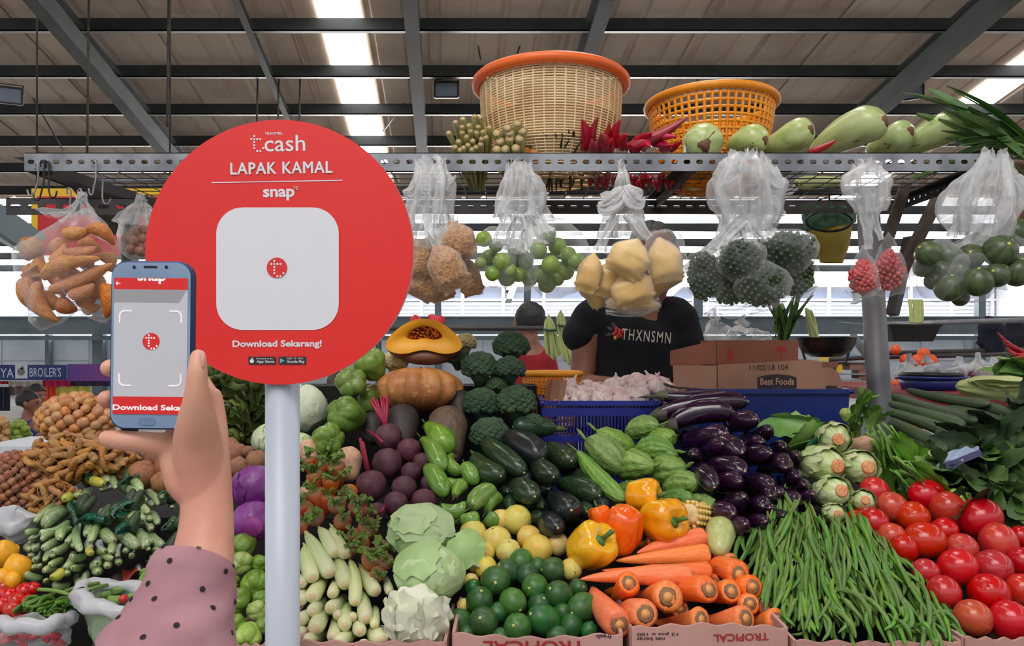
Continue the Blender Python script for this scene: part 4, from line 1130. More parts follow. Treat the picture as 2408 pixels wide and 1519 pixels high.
lcut = MB(); lcut.tube([(0, 0, .47), (0, 0, .525), (0, 0, .53)], [.42, .40, .3], 12); lcut = lcut.mesh('cut_end', M['lettuce_cut'])
K_let = Kind('lettuce', [unit('lettuce', lett_prof, M['lettuce'], 20, 36, lump=.12, seed=k, fn=lambda A, T, k=k: .93 + .16 * np.mod((T / (2 * np.pi)) * 5 + .25 * A + k * .3, 1) * (1.1 - A)) for k in range(2)], [('cut_end', lcut)])
K_let.parts = [('cut_end', lcut)]
def seg3(k0, x0, y0, x1, y1, r, h=0.0, dh0=0.0, dh1=0.0):
 """End points of a long vegetable on the heap and its radius: pixel ends, radius in pixels."""
 Y0, Y1 = PY(x0, y0, h + dh0), PY(x1, y1, h + dh1)
 if k0:      # seen foreshortened: the far end runs back into the heap
  L = (at(x0, y0, Y0) - at(x1, y1, Y1)).length
  if L < k0: Y0 = max(Y0, Y1) + math.sqrt(max(0, k0 * k0 - L * L)) * .8
 return at(x0, y0, Y0), at(x1, y1, Y1), S(r, (Y0 + Y1) / 2)
def heap(kind, items, labels, group=None, h=0.0, **k):
 for (x, y, r, *ax), lab in zip(items, labels):
  Y = PY(x, y, h)
  kind_ = kind if isinstance(kind, Kind) else kind[len(ax) and ax[0] or 0]
  kind_.ball(at(x, y, Y), S(r, Y), lab, group, **k)
def axis_to_cam(jit=.5, z=.3):
 return (random.uniform(-jit, jit), -1, z + random.uniform(-jit, jit))
# ------------------------------------------------------------------ front row: limes, yellow fruit, peppers, carrots
limes = [(1225, 1319, 28, 1), (1302, 1340, 29, 0), (1165, 1366, 36, 0), (1195, 1343, 29, 0), (1258, 1380, 31, 1), (1128, 1414, 33, 0), (1206, 1415, 32, 1), (1314, 1399, 33, 0), (1359, 1383, 22, 0), (1370, 1428, 34, 0),
   (1138, 1463, 35, 0), (1218, 1475, 33, 1), (1279, 1457, 36, 0), (1268, 1424, 28, 0), (1343, 1472, 28, 0), (1082, 1460, 28, 0), (1322, 1440, 22, 0), (1112, 1382, 20, 0), (1240, 1352, 26, 0), (1385, 1483, 20, 0), (1264, 1332, 20, 0), (1172, 1440, 24, 0), (1100, 1490, 22, 0), (1180, 1500, 24, 0), (1310, 1495, 24, 0)]
lab = rowlab(limes, [('bright green lime' if q[3] else 'dark green lime') for q in limes], 'the lime heap', 26)
for (x, y, r, b), l in zip(limes, lab):
 Y = PY(x, y, .012 if r > 30 else 0)
 (K_lime if b else K_lime_d).ball(at(x, y, Y), S(r, Y), l, 'limes in the cardboard tray', axis_to_cam(.9, 0) if b else None, h=1.08 + .12 * (r > 33))
yf = [(1216, 1222, 35), (1178, 1222, 25), (1112, 1257, 34), (1168, 1272, 35), (1196, 1297, 30), (1244, 1264, 29), (1264, 1292, 36), (1311, 1280, 27), (1142, 1335, 27), (1108, 1366, 18), (1343, 1338, 26), (1115, 1328, 18), (1090, 1423, 16), (1140, 1300, 24)]
heap(K_lemon, yf, rowlab(yf, 'pale yellow round fruit', 'the yellow fruit behind limes', 24), 'yellow fruit behind the limes', .0)
def pepper(kind, x, y, w, hgt, axis, label, roll):
 Y = PY(x, y, .03)
 r = S(w / 2, Y)
 c = at(x, y, Y)
 a = Vector(axis).normalized()
 return kind.put(c - a * S(hgt / 2, Y), c + a * S(hgt / 2, Y), r, label, 'bell peppers', roll)
pepper(K_bpg, 1389, 1286, 112, 122, (.42, -.62, .5), 'yellow bell pepper with a green patch, lowest of the bell peppers', .5)
pepper(K_bpo, 1463, 1244, 100, 118, (-.2, .3, -1), 'orange bell pepper between the yellow bell peppers', .4)
pepper(K_bpy, 1559, 1222, 108, 104, (.55, -.85, .15), 'yellow bell pepper with its stalk facing the sweetcorn cob', .8)
pepper(K_bpy, 1513, 1168, 88, 84, (.8, -.4, .1), 'yellow bell pepper on top, under the bitter gourds', 1.5)
pepper(K_bpo, 1412, 1218, 54, 60, (-.3, .2, 1), 'small orange bell pepper half hidden behind the yellow one', .2)
cars = [(1497, 1300, 1658, 1264, 26, 'carrot resting highest under the yellow bell pepper', 0, 0), (1446, 1319, 1668, 1303, 24, 'long carrot lying straight, its tip below the orange pepper', .0, .0),
  (1416, 1341, 1672, 1344, 25, 'long carrot with ringed cut end, beneath the straight ones', .01, .01), (1364, 1362, 1627, 1356, 27, 'longest carrot, its thin tip reaching the limes', .02, .02),
  (1434, 1416, 1479, 1370, 28, 'carrot standing on end with a pale rounded butt', .02, .06), (1494, 1404, 1571, 1404, 36, 'thick carrot with a dark ringed butt facing the aisle', .02, .07),
  (1462, 1424, 1518, 1444, 33, 'carrot with a pale ringed butt beside the printed tray', .02, .07), (1392, 1380, 1457, 1470, 34, 'carrot hanging over the tray edge by the limes, ringed butt down', .02, .05),
  (1537, 1462, 1650, 1457, 32, 'carrot along the tray rim with a scarred end', .03, .03), (1648, 1458, 1755, 1454, 32, 'carrot along the tray rim beside the scarred one', .03, .03),
  (1752, 1458, 1828, 1456, 27, 'last carrot along the tray rim by the beans', .02, .02), (1580, 1414, 1668, 1386, 31, 'carrot tilted upward with a ringed end, middle of the heap', .02, .05),
  (1652, 1414, 1720, 1390, 28, 'dull scarred carrot behind the ringed tilted one', .01, .03), (1655, 1332, 1738, 1350, 30, 'broad carrot at the bean side of the heap', .02, .03),
  (1712, 1372, 1770, 1380, 28, 'short looking carrot pointing at the beans, below the broad one', .0, .03), (1706, 1412, 1764, 1420, 25, 'carrot tucked above the tray rim near the beans', .0, .02),
  (1758, 1420, 1804, 1430, 20, 'small carrot end by the beans above the rim', .0, .0), (1640, 1302, 1692, 1296, 20, 'carrot peeking out behind the pale green aubergine', -.01, -.01),
  (1648, 1330, 1722, 1322, 23, 'carrot half covered by the broad one', -.01, .0), (1420, 1392, 1470, 1390, 14, 'thin carrot tip in the gap behind the upright carrot', -.01, -.01), (1500, 1278, 1540, 1272, 20, 'carrot end just below the orange bell pepper', -.01, -.01),
  (1560, 1440, 1600, 1432, 22, 'carrot in shade between the ringed butts', -.02, -.02), (1610, 1378, 1680, 1372, 22, 'carrot squeezed between the long carrots and the tilted one', -.01, -.01)]
for x0, y0, x1, y1, r, l, a, b in cars:
 p0, p1, rr = seg3(.13, x0, y0, x1, y1, r, 0, a, b)
 K_car.put(p0, p1, rr, l, 'carrots in the cardboard tray')
# sweetcorn end and pale aubergine
c = P(1636, 1213, .01); r = S(34, c.y)
cob = empty('sweetcorn', c); tag(cob, 'broken sweetcorn cob with yellow kernels beside the bell pepper', 'corn')
cob.rotation_euler = Vector((-.75, -.6, .25)).to_track_quat('Z', 'Y').to_euler()
m = MB(); m.tube([(0, 0, -.05), (0, 0, .026), (0, 0, .03)], [r * .8, r * .74, r * .6], 14); m.build('core', mat('corn_core', C(236, 214, 160), C(220, 190, 136), rough=.7, scale=30, space='obj', bump=.5, bscale=90), cob)
m = MB()
for i in range(8):
 for j in range(13):
  a = 2 * math.pi * j / 13
  z = -.048 + i * .0095
  ct_ = Vector((math.cos(a) * r * .88, math.sin(a) * r * .88, z))
  V, f, al, tv = tube([ct_ + Vector((0, 0, q * .0047)) for q in (-1, -.5, .5, 1)], [.0015, .0046, .0046, .0015], 6)
  m.add(V, f)
o = m.build('kernels', M['kernel'], cob); o['kind'] = 'stuff'
K_pale = Kind('pale_aubergine', [unit('pale_aubergine', chp, mat('pale_green_skin', C(196, 200, 136), C(176, 186, 116), rough=.3, scale=2, coat=.2), 16, 22, lump=.03)], cat='aubergine')
p0, p1, r = seg3(0, 1690, 1302, 1697, 1228, 36, 0.01)
K_pale.put(p0, p1, r, 'pale green egg-shaped aubergine between the carrots and beans')
# ------------------------------------------------------------------ tomatoes
tom = [(2056, 1155, 34, 0), (2096, 1192, 36, 1), (2179, 1165, 38, 0), (2147, 1217, 38, 0), (2227, 1198, 39, 0), (2303, 1220, 48, 0), (2036, 1204, 24, 0), (2056, 1230, 34, 0), (2096, 1262, 33, 1), (2174, 1271, 43, 0), (2221, 1249, 32, 0),
  (2348, 1277, 42, 1), (2262, 1290, 36, 1), (2176, 1345, 31, 0), (2252, 1335, 43, 0), (2335, 1335, 42, 0), (2219, 1393, 40, 0), (2326, 1396, 46, 0), (2288, 1453, 43, 1), (2374, 1460, 45, 0), (2402, 1322, 34, 0), (2404, 1388, 36, 0), (2125, 1291, 32, 0), (2010, 1218, 20, 1), (2400, 1262, 26, 0)]
lab = rowlab(tom, [('orange red tomato' if q[3] else 'red tomato') for q in tom], 'the tomato heap', 30)
for (x, y, r, b), l in zip(tom, lab):
 Y = PY(x, y, .012)
 (K_tom_o if b else K_tom).ball(at(x, y, Y), S(r, Y), l, 'tomatoes beside the green beans', h=.95 + .2 * random.random())
# ------------------------------------------------------------------ green beans: a heap of about 300
bean_b = [unit('green_bean', prof_pts([0, .03, .1, .5, .9, .96, 1], [.1, .5, .85, 1, .85, .5, .2]), M['bean'], 12, 7, bend=b_, lump=.1, lscale=6, seed=k) for k, b_ in enumerate((1.2, -2, 3.5, -4.5, .3))]
bst_ = MB(); bst_.tube([(0, 0, -.49), (.5, 0, -.53), (1.4, 0, -.56)], [.5, .35, .2], 5); bst_ = bst_.mesh('stalk_tip', M['leafstub'])
K_bean = Kind('green_bean', bean_b, [('stalk_tip', bst_)], 'bean')
rb = random.Random(3)
def bean_bounds(y):
 """Left and right edge of the heap at image row y."""
 xl = np.interp(y, [1195, 1230, 1290, 1360, 1430, 1510], [1850, 1775, 1745, 1775, 1815, 1840])
 xr = np.interp(y, [1195, 1230, 1290, 1350, 1420, 1510], [1900, 2010, 2110, 2160, 2230, 2290])
 return xl, xr
def bean_h(x, y):
 xl, xr = bean_bounds(y)
 u_ = (x - xl) / max(1, xr - xl)
 return .055 * math.sqrt(max(0, 4 * u_ * (1 - u_))) if 0 < u_ < 1 else 0
n = 0
for layer, cnt, dh in ((0, 120, -.022), (1, 160, 0)):
 i = 0
 while i < cnt:
  y = 1215 + 290 * (i + rb.random()) / cnt
  xl, xr = bean_bounds(y)
  u_ = rb.random()
  x = xl + u_ * (xr - xl)
  i += 1
  f = (x - 1840) / 420
  ang = math.radians(92 - 52 * max(0, f) * (1.15 - .4 * (y - 1200) / 320) + 22 * max(0, -f * 4) + rb.gauss(0, 9 + 10 * (y > 1400)))
  L = rb.uniform(80, 135) * (.62 if y > 1440 else 1)
  dx, dy = math.cos(ang) * L / 2, math.sin(ang) * L / 2
  a, b = (x - dx, y - dy), (x + dx, y + dy)
  hm = bean_h(x, y) + dh + rb.uniform(-.006, .006)
  Ya, Yb = PY(*a, max(hm - .012, bean_h(*a) + dh)), PY(*b, max(hm - .012, bean_h(*b) + dh))
  if a[1] < 1180: continue
  K_bean.put(at(*a, Ya), at(*b, Yb), S(rb.uniform(4.8, 6.6), Ya), 'long green bean %s of the bean heap, %s' % (('at the top', 'in the upper half', 'in the lower half', 'along the bottom rim')[min(3, int((y - 1215) / 74))], ('toward the carrots', 'in its middle', 'toward the tomatoes')[min(2, int(u_ * 3))]), 'green beans heaped by the tomatoes', roll=rb.uniform(0, 6.28))
  n += 1
# ------------------------------------------------------------------ aubergines
aub = [(1545, 930, 1712, 932, 17, 'aubergine behind the long glossy one, touching the garlic crate'), (1534, 978, 1760, 944, 23, 'longest glossy purple aubergine, highest along the blue tub'), (1568, 1004, 1730, 972, 26, 'glossy purple aubergine just below the longest one'),
  (1602, 1036, 1706, 1020, 28, 'aubergine with a blunt dark end below the two long glossy ones'), (1712, 1004, 1778, 986, 22, 'aubergine ending against the blue tub below the longest one'), (1640, 1076, 1746, 1064, 26, 'aubergine with a purple tip and pale point, middle of heap'),
  (1720, 1046, 1790, 1040, 19, 'aubergine in the upper aubergine heap, right of the blunt one'), (1755, 1022, 1808, 1010, 17, 'narrow aubergine end beside the blue tub'), (1748, 1084, 1812, 1066, 22, 'reddish aubergine right of the purple tipped one'),
  (1800, 1056, 1842, 1052, 16, 'small reddish aubergine end near the lettuce leaves'), (1660, 1118, 1752, 1108, 27, 'aubergine below the purple tipped one'), (1790, 1108, 1848, 1100, 22, 'aubergine with a bright stripe of shine near the lettuce'),
  (1812, 1084, 1852, 1080, 16, 'aubergine end close under the lettuce leaves'), (1618, 1098, 1668, 1122, 19, 'small aubergine pointing down beside the bitter gourd stem'), (1650, 1118, 1680, 1146, 24, 'aubergine showing a greenish spot at its end'),
  (1744, 1154, 1812, 1142, 24, 'aubergine with a forked shine, low in the heap'), (1812, 1146, 1832, 1158, 20, 'aubergine end facing the aisle below the striped shine'), (1684, 1178, 1750, 1168, 25, 'aubergine above the sweetcorn cob, lower heap'),
  (1838, 1130, 1872, 1120, 19, 'aubergine end beside the lettuce heads'), (1752, 1200, 1794, 1190, 24, 'aubergine just above the first green beans'), (1690, 1224, 1724, 1208, 26, 'aubergine with a purple pink end over the pale aubergine'),
  (1870, 1150, 1890, 1140, 16, 'small aubergine at the lettuce edge'), (1790, 1206, 1810, 1194, 19, 'aubergine end peeping over the bean tips'), (1890, 1176, 1912, 1162, 20, 'last aubergine before the lettuce, above the beans'),
  (1826, 1226, 1842, 1212, 18, 'aubergine showing between the bean tips'), (1726, 1246, 1752, 1232, 24, 'lowest aubergine beside the beans'), (1596, 1080, 1630, 1068, 18, 'aubergine end behind the bitter gourd stems'),
  (1650, 1050, 1700, 1044, 22, 'shaded aubergine under the blunt one'), (1690, 1138, 1740, 1132, 22, 'shaded aubergine in the heap middle'), (1764, 1172, 1812, 1166, 22, 'shaded aubergine below the forked shine'), (1836, 1186, 1872, 1178, 22, 'shaded aubergine near the bean tops'), (1770, 1236, 1800, 1226, 22, 'shaded aubergine behind the bean tips'), (1850, 1060, 1874, 1070, 18, 'aubergine end hidden by lettuce leaves')]
for x0, y0, x1, y1, r, l in aub:
 # most lie with the tip towards the aisle
 d = .05 if abs(x1 - x0) < 110 else .02
 p0, p1, rr = seg3(.16, x0, y0, x1, y1, r * 1.12, .0, -.02, d)
 K_aub.put(p0, p1, rr, l, 'purple aubergines')
# ------------------------------------------------------------------ bitter gourds
bit = [(1376, 1032, 1472, 1110, 33, 'large ribbed bitter gourd left of the pair on top'), (1402, 1012, 1492, 1064, 31, 'large ribbed bitter gourd on top of the heap'), (1550, 1000, 1470, 1022, 25, 'bitter gourd lying behind the top pair'),
  (1584, 1024, 1532, 1040, 26, 'bitter gourd with its stem against the aubergines, upper one'), (1588, 1060, 1490, 1070, 28, 'bitter gourd right of the top pair'), (1540, 1096, 1452, 1116, 31, 'bitter gourd under the top pair'),
  (1614, 1098, 1532, 1120, 32, 'bitter gourd with pointed stem end beside the small aubergine'), (1642, 1134, 1560, 1150, 27, 'bitter gourd with a long stem below the pointed one'), (1626, 1174, 1556, 1168, 22, 'bitter gourd behind the yellow bell peppers'),
  (1678, 1188, 1618, 1182, 26, 'lowest bitter gourd with a long curved stem, over the sweetcorn'), (1500, 1150, 1450, 1160, 26, 'shaded bitter gourd behind the orange bell pepper'), (1590, 1074, 1560, 1086, 22, 'bitter gourd tucked between two pointed ones')]
for x0, y0, x1, y1, r, l in bit:
 p0, p1, rr = seg3(.1, x1, y1, x0, y0, r * 1.05, .01, -.01, .02); p0, p1 = p1, p0
 K_bit.put(p0, p1, rr, l, 'bitter gourds')
p0, p1, rr = seg3(0, 1358, 1062, 1468, 1178, 20, .02)
K_bitl.put(p0, p1, rr, 'slim straight bitter gourd slanting down to the orange pepper', 'bitter gourds')
# ------------------------------------------------------------------ courgettes
zu = [(0, 1308, 1008, 1206, 1004, 27, 'courgette with a yellow star end, right below the crate', .02, .0), (1, 1180, 1026, 1276, 1080, 36, 'black skinned courgette with a pale dot, under the star ended one', .0, .03), (0, 1136, 1036, 1233, 1112, 28, 'long shiny green courgette left of the black one', .0, .03),
  (0, 1118, 1072, 1178, 1120, 31, 'courgette beside the green aubergines, below the broccoli', .0, .04), (0, 1288, 1050, 1344, 1084, 29, 'courgette with white scarred end near the bitter gourds', .0, .03), (0, 1266, 1084, 1302, 1122, 28, 'courgette with a pale dot below the black one', .0, .04),
  (0, 1322, 1102, 1398, 1134, 25, 'courgette lying along the slim bitter gourd, upper one', .0, .01), (0, 1312, 1136, 1410, 1166, 28, 'long courgette lying along the slim bitter gourd, lower one', .0, .02), (0, 1208, 1150, 1258, 1168, 31, 'striped pale ended courgette above the yellow fruit', .0, .05),
  (0, 1260, 1156, 1276, 1192, 15, 'small curled courgette beside the striped one', .0, .03), (1, 1298, 1168, 1344, 1200, 35, 'round black courgette end with pale dot, above the bell pepper', -.01, .06), (1, 1282, 1218, 1312, 1242, 30, 'lowest black courgette with a pale dot, by the bell pepper', -.01, .05),
  (0, 1362, 1190, 1380, 1204, 21, 'courgette end beside the orange bell pepper', .0, .03), (1, 1394, 1176, 1420, 1190, 23, 'blackish courgette end beneath the slim bitter gourd', .0, .02), (0, 1250, 1204, 1272, 1218, 21, 'courgette end between yellow fruit and black courgettes', .0, .02),
  (1, 1222, 1112, 1240, 1128, 21, 'blackish courgette end under the long shiny one', .0, .02), (1, 1180, 1142, 1194, 1156, 18, 'blackish courgette end beside the green aubergines', .0, .02), (0, 1186, 1178, 1200, 1192, 22, 'shaded courgette above the yellow fruit', -.01, .01), (1, 1346, 1220, 1372, 1238, 26, 'blackish courgette behind the yellow pepper', -.02, .0), (0, 1222, 1068, 1262, 1096, 24, 'shaded courgette in the middle of the courgettes', -.02, .0), (1, 1240, 1136, 1290, 1150, 24, 'shaded black courgette above the small curled one', -.02, .0), (1, 1330, 1060, 1352, 1110, 22, 'black courgette behind the white scarred one', -.03, -.02)]
for kk, x0, y0, x1, y1, r, l, a, b in zu:
 p0, p1, rr = seg3(.12, x0, y0, x1, y1, r, .0, a, b)
 (K_zub if kk else K_zuc).put(p0, p1, rr, l, 'dark green courgettes')
# ------------------------------------------------------------------ light green aubergines
ga_ = [(0, 1004, 1000, 1056, 1056, 30, 'plump light green aubergine with long stem, topmost', .02, .03), (0, 992, 1032, 1042, 1104, 23, 'light green aubergine hanging under the topmost one', .02, .03), (1, 1004, 1098, 1047, 1164, 24, 'light green aubergine leaning on the beetroots', .02, .03), (0, 1066, 1068, 1080, 1112, 18, 'short light green aubergine behind the second one', .01, .02),
  (1, 1046, 1128, 1108, 1130, 20, 'light green aubergine lying flat in the middle', .01, .01), (1, 1094, 1092, 1118, 1136, 20, 'light green aubergine curling down beside the courgette', .02, .02), (0, 1070, 1168, 1090, 1136, 18, 'short light green aubergine standing before the flat one', .03, .03), (1, 1036, 1190, 1098, 1188, 21, 'oval light green aubergine above the cabbage', .03, .03),
  (1, 1106, 1194, 1162, 1148, 25, 'shiny light green aubergine pointing up beside the courgettes', .03, .03), (1, 1142, 1206, 1176, 1172, 21, 'light green aubergine behind the shiny upward one', .0, .0), (1, 1080, 1222, 1128, 1216, 19, 'light green aubergine just behind the yellow fruit', .02, .02), (0, 1132, 1138, 1146, 1146, 13, 'small light green aubergine end by the courgettes', .01, .01), (0, 1062, 1228, 1074, 1220, 14, 'light green aubergine end behind the cabbage', .0, .0), (1, 1140, 1234, 1160, 1216, 19, 'shaded green aubergine above the yellow fruit', .0, .0)]
for kk, x0, y0, x1, y1, r, l, a, b in ga_:
 p0, p1, rr = seg3(0, x0, y0, x1, y1, r, .0, a, b)
 (K_gau_b if kk else K_gau).put(p0, p1, rr, l, 'light green aubergines')
m = MB()
q = [at(*p, 1.56) for p in ((1000, 1004), (986, 986), (974, 972))]
# ------------------------------------------------------------------ beetroots, topped carrots, pale roots
bts = [(914, 1030, 33, 'beetroot with red stalks, topmost of the beetroots'), (911, 1092, 36, 'large beetroot in the middle of the beetroots'), (874, 1145, 37, 'large beetroot nearest the topped carrots'), (962, 1062, 30, 'beetroot behind the large middle one'), (966, 1113, 25, 'shaded beetroot beside the light green aubergine'),
  (950, 1152, 31, 'beetroot right of the large lower one'), (930, 1188, 30, 'beetroot just behind the green cabbage'), (997, 1182, 31, 'beetroot below the light green aubergine'), (886, 1206, 23, 'small beetroot above the cabbage leaf edge'), (994, 1090, 24, 'shaded beetroot behind the light green aubergines'), (1010, 1140, 22, 'shaded beetroot left of the flat green aubergine')]
for x, y, r, l in bts:
 Y = PY(x, y, .015)
 o = K_beet.ball(at(x, y, Y), S(r, Y), l, 'beetroots', (random.uniform(-.4, .4), .3, 1), h=1.05)
 if 'stalks' in l or 'topped' in l:
  m = MB()
  for k in range(6):
   e = Vector((-.55 + .2 * k + random.uniform(-.1, .1), .15 * k - .4, 1.3 + .3 * random.random()))
   m.tube([(0, 0, .47), e * .5 + Vector((0, 0, .2)), e], [.15, .12, .1], 6)
  m.build('stalks', M['beet_stem'], o)
for k, (a, b) in enumerate((((846, 1230), (862, 1180)), ((884, 1212), (905, 1190)), ((864, 1012), (900, 1040)))):
 m = MB(); m.tube([at(*a, PY(*a, .03)), at((a[0] + b[0]) / 2 + 4, (a[1] + b[1]) / 2, PY(*a, .05)), at(*b, PY(*b, .045))], .003, 6)
 tag(m.build('beet_stalk', M['beet_stem'], center=True), ('loose red stalk beside the topped carrots', 'loose red stalk over the small beetroot', 'red stalk sticking out beside the topmost beetroot')[k], 'stalk')
tc = [(794, 1108, 22, 0, 1), (779, 1141, 21, .2, 1), (746, 1174, 26, .1, 1), (825, 1158, 21, -1.2, .3), (794, 1194, 23, -.5, .8), (842, 1197, 23, -.3, .7), (740, 1217, 24, -.9, .6), (713, 1200, 22, 0, 1), (743, 1128, 21, .2, 1), (806, 1232, 22, -.2, .8), (762, 1100, 18, .3, 1), (770, 1180, 18, .2, 1),
  (862, 1246, 26, 0, .3), (850, 1284, 22, -.2, .5), (874, 1320, 27, -.3, .6), (906, 1325, 20, -.2, .5), (886, 1352, 19, -.3, .4), (712, 1236, 15, 0, 1), (836, 1262, 18, -.2, .6), (728, 1092, 18, .2, 1), (820, 1296, 18, -.2, .4), (898, 1290, 18, -.1, .4)]
lab = rowlab([(a, b) for a, b, *_ in tc], 'dull topped carrot', 'the carrots by the pole', 26)
for (x, y, r, ay, az), l in zip(tc, lab):
 Y = PY(x, y, .02)
 a = Vector((random.uniform(-.35, .35), ay - .35, az)).normalized()
 c = at(x, y, Y); rr = S(r, Y)
 K_cart.put(c - a * rr * 1.9, c + a * rr * .95, rr, l, 'carrots with leaf stubs')
def sprig(px, py, h, n, L, seed, mt, label, cat='herb', name='leaf_sprig'):
 rnd = random.Random(seed)
 c = P(px, py, h)
 m = MB(); lf = MB()
 for k in range(n):
  a = rnd.uniform(0, 6.28); e = Vector((math.cos(a) * L, -abs(math.sin(a)) * L * .5, rnd.uniform(.2, 1.1) * L))
  m.tube([(0, 0, 0), e * .5 + Vector((0, 0, L * .1)), e], [.003, .0024, .002], 5)
  for q in range(3):
   b_ = rnd.uniform(0, 6.28)
   p1 = e * rnd.uniform(.6, 1.05)
   d = Vector((math.cos(b_), rnd.uniform(-.6, 0), math.sin(b_))) * L * .34
   w = Vector((-math.sin(b_), 0, math.cos(b_))) * L * .12
   lf.add([p1, p1 + d * .5 + w, p1 + d, p1 + d * .5 - w, p1 + d * .5 + Vector((0, -.002, 0))], [(0, 1, 4), (1, 2, 4), (2, 3, 4), (3, 0, 4)])
 t = empty(name, c); tag(t, label, cat)
 m.build('stem', M['leafstub'], t)
 o = lf.build('leaflets', mt, t); o['kind'] = 'stuff'
for k, (x, y, L, l) in enumerate(((760, 1070, .05, 'carrot leaf tuft rising highest beside the pole'), (735, 1110, .045, 'carrot leaf tuft just right of the pole'), (790, 1130, .035, 'stub of carrot leaves between two topped carrots'), (860, 1190, .04, 'carrot leaf tuft beside the beetroots'),
         (850, 1225, .045, 'carrot leaf tuft above the cabbage'), (828, 1280, .04, 'carrot leaf tuft right of the baby corn'), (884, 1300, .04, 'carrot leaf tuft left of the round cabbage'), (775, 1085, .045, 'carrot leaf tuft before the pale root'))):
 sprig(x, y, .04, 4, L * .8, k, M['leafstub'], l)
K_pr = Kind('pale_root', [unit('pale_root', chp, M['root_pale'], 16, 22, lump=.08, seed=k) for k in range(2)], cat='root')
for x, y, r, hh, l in ((822, 1092, 31, 40, 'pale beige root behind the topped carrots'), (728, 1066, 24, 30, 'pale pinkish root beside the pole'), (722, 1165, 14, 22, 'pale root end low beside the pole')):
 Y = PY(x, y, .0)
 K_pr.put(at(x + 4, y + hh, Y - .02), at(x - 6, y - hh, Y + .01), S(r, Y), l, 'pale roots')
# ------------------------------------------------------------------ baby corn in husks
cobs = [(720, 1253, 777, 1349, 20), (751, 1242, 789, 1303, 17), (780, 1239, 815, 1305, 17), (716, 1285, 735, 1360, 19), (789, 1311, 812, 1375, 19), (824, 1317, 835, 1418, 16), (847, 1331, 884, 1392, 17), (763, 1352, 734, 1404, 19), (792, 1360, 781, 1398, 14), (812, 1401, 777, 1430, 17), (852, 1390, 861, 1456, 18), (722, 1375, 706, 1412, 16),
  (763, 1407, 734, 1438, 17), (820, 1418, 811, 1472, 17), (771, 1430, 742, 1479, 20), (790, 1446, 783, 1500, 16), (836, 1450, 848, 1485, 16), (882, 1424, 881, 1472, 12), (738, 1435, 706, 1458, 17), (838, 1485, 796, 1512, 18), (866, 1468, 899, 1505, 21), (730, 1472, 704, 1492, 16), (768, 1491, 716, 1512, 18), (852, 1506, 856, 1516, 13), (716, 1350, 708, 1372, 14), (905, 1352, 916, 1392, 11), (826, 1444, 830, 1452, 12), (800, 1432, 795, 1448, 12)]
lab = rowlab([((a + c_) / 2, (b + d) / 2) for a, b, c_, d, r in cobs], 'baby corn in pale husk', 'the corn heap', 24)
for k, ((x0, y0, x1, y1, r), l) in enumerate(zip(cobs, lab)):
 p0, p1, rr = seg3(.1, x0, y0, x1, y1, r, .0, -.01 if k > 6 else .01, .03)
 (K_cob if k < 8 else K_cobp).put(p0, p1, rr, l, 'baby corn in husks')
# ------------------------------------------------------------------ cabbages: a head wrapped in leaves
def cup_leaf(R, cov, az, el, curl, seed, thick=.0015, nu=12, nv=40, ruff=.0, tilt=0):
 """A cupped leaf lying on a sphere of radius R round direction (az, el)."""
 rnd = random.Random(seed)
 mb = MB()
 d = Vector((math.cos(el) * math.cos(az), math.cos(el) * math.sin(az), math.sin(el)))
 t1 = d.cross(Vector((0, 0, 1)));
 if t1.length < .1: t1 = Vector((1, 0, 0))
 t1.normalize(); t2 = d.cross(t1)
 V = []
 for i in range(nu + 1):
  u_ = i / nu
  for j in range(nv):
   a = 2 * math.pi * j / nv
   e = .85 + .3 * noise.noise(Vector((math.cos(a) * 2.2, math.sin(a) * 2.2, seed * 3.1))) + .1 * noise.noise(Vector((math.cos(a) * 9, math.sin(a) * 9, seed * 1.1)))
   ang = u_ * cov * e
   rr = R * (1 + curl * u_ ** 4 + ruff * u_ ** 3 * math.sin(7 * a + seed) + .02 * noise.noise(Vector((math.cos(a) * u_ * 3, math.sin(a) * u_ * 3, seed))) - .012 * abs(math.sin(a * 1.5 + seed)) * u_)
   V.append(tuple((d * math.cos(ang) + (t1 * math.cos(a) + t2 * math.sin(a)) * math.sin(ang)) * rr))
 f = [(i * nv + j, i * nv + (j + 1) % nv, (i + 1) * nv + (j + 1) % nv, (i + 1) * nv + j) for i in range(nu) for j in range(nv)]
 mb.add(V, f)
 for k in range(0):
  a = math.pi * (.5 + .18 * (k - 2))
  pts = [(d * math.cos(u_ * cov) + (t1 * math.cos(a * (.6 + .4 * u_)) + t2 * math.sin(a * (.6 + .4 * u_))) * math.sin(u_ * cov)) * R * 1.0 for u_ in np.linspace(0, .8, 7)]
  mb.tube(pts, list(np.linspace(.0022, .0006, 7)), 5)
 return mb
def cabbage(px, py, rpx, label, mt, name='cabbage', h=.03, n=6, seed=0, squash=.9, curl=.06, ruff=.01, dirs=None, Y=None):
 Y = Y or PY(px, py, h)
 R = S(rpx, Y)
 t = empty(name, at(px, py, Y)); t.scale = (1, 1, squash)
 tag(t, label, 'cabbage')
 core = unit('head', ell, mt, 14, 20, lump=.06, seed=seed)
 o = obj('head', core, t); o.scale = (R * .93, R * .93, R * 1.86)
 rnd = random.Random(seed)
 for k in range(n):
  az, el = (dirs[k] if dirs else (rnd.uniform(math.pi, 2 * math.pi), rnd.uniform(-.5, .9)))
  cup_leaf(R * (.95 + .012 * k), rnd.uniform(.75, 1.15), az, el, curl * rnd.uniform(.5, 1.5), seed * 10 + k, ruff=ruff).build('leaf', mt, t)
 return t
R_ = math.radians
cabbage(988, 1252, 80, 'light green cabbage with a frilly leaf, upper of two heads', M['cabbage'], n=6, seed=3, squash=.78, curl=.1, ruff=.02, dirs=[(R_(200), .1), (R_(265), .2), (R_(330), .3), (R_(250), .9), (R_(290), -.4), (R_(300), .8)])
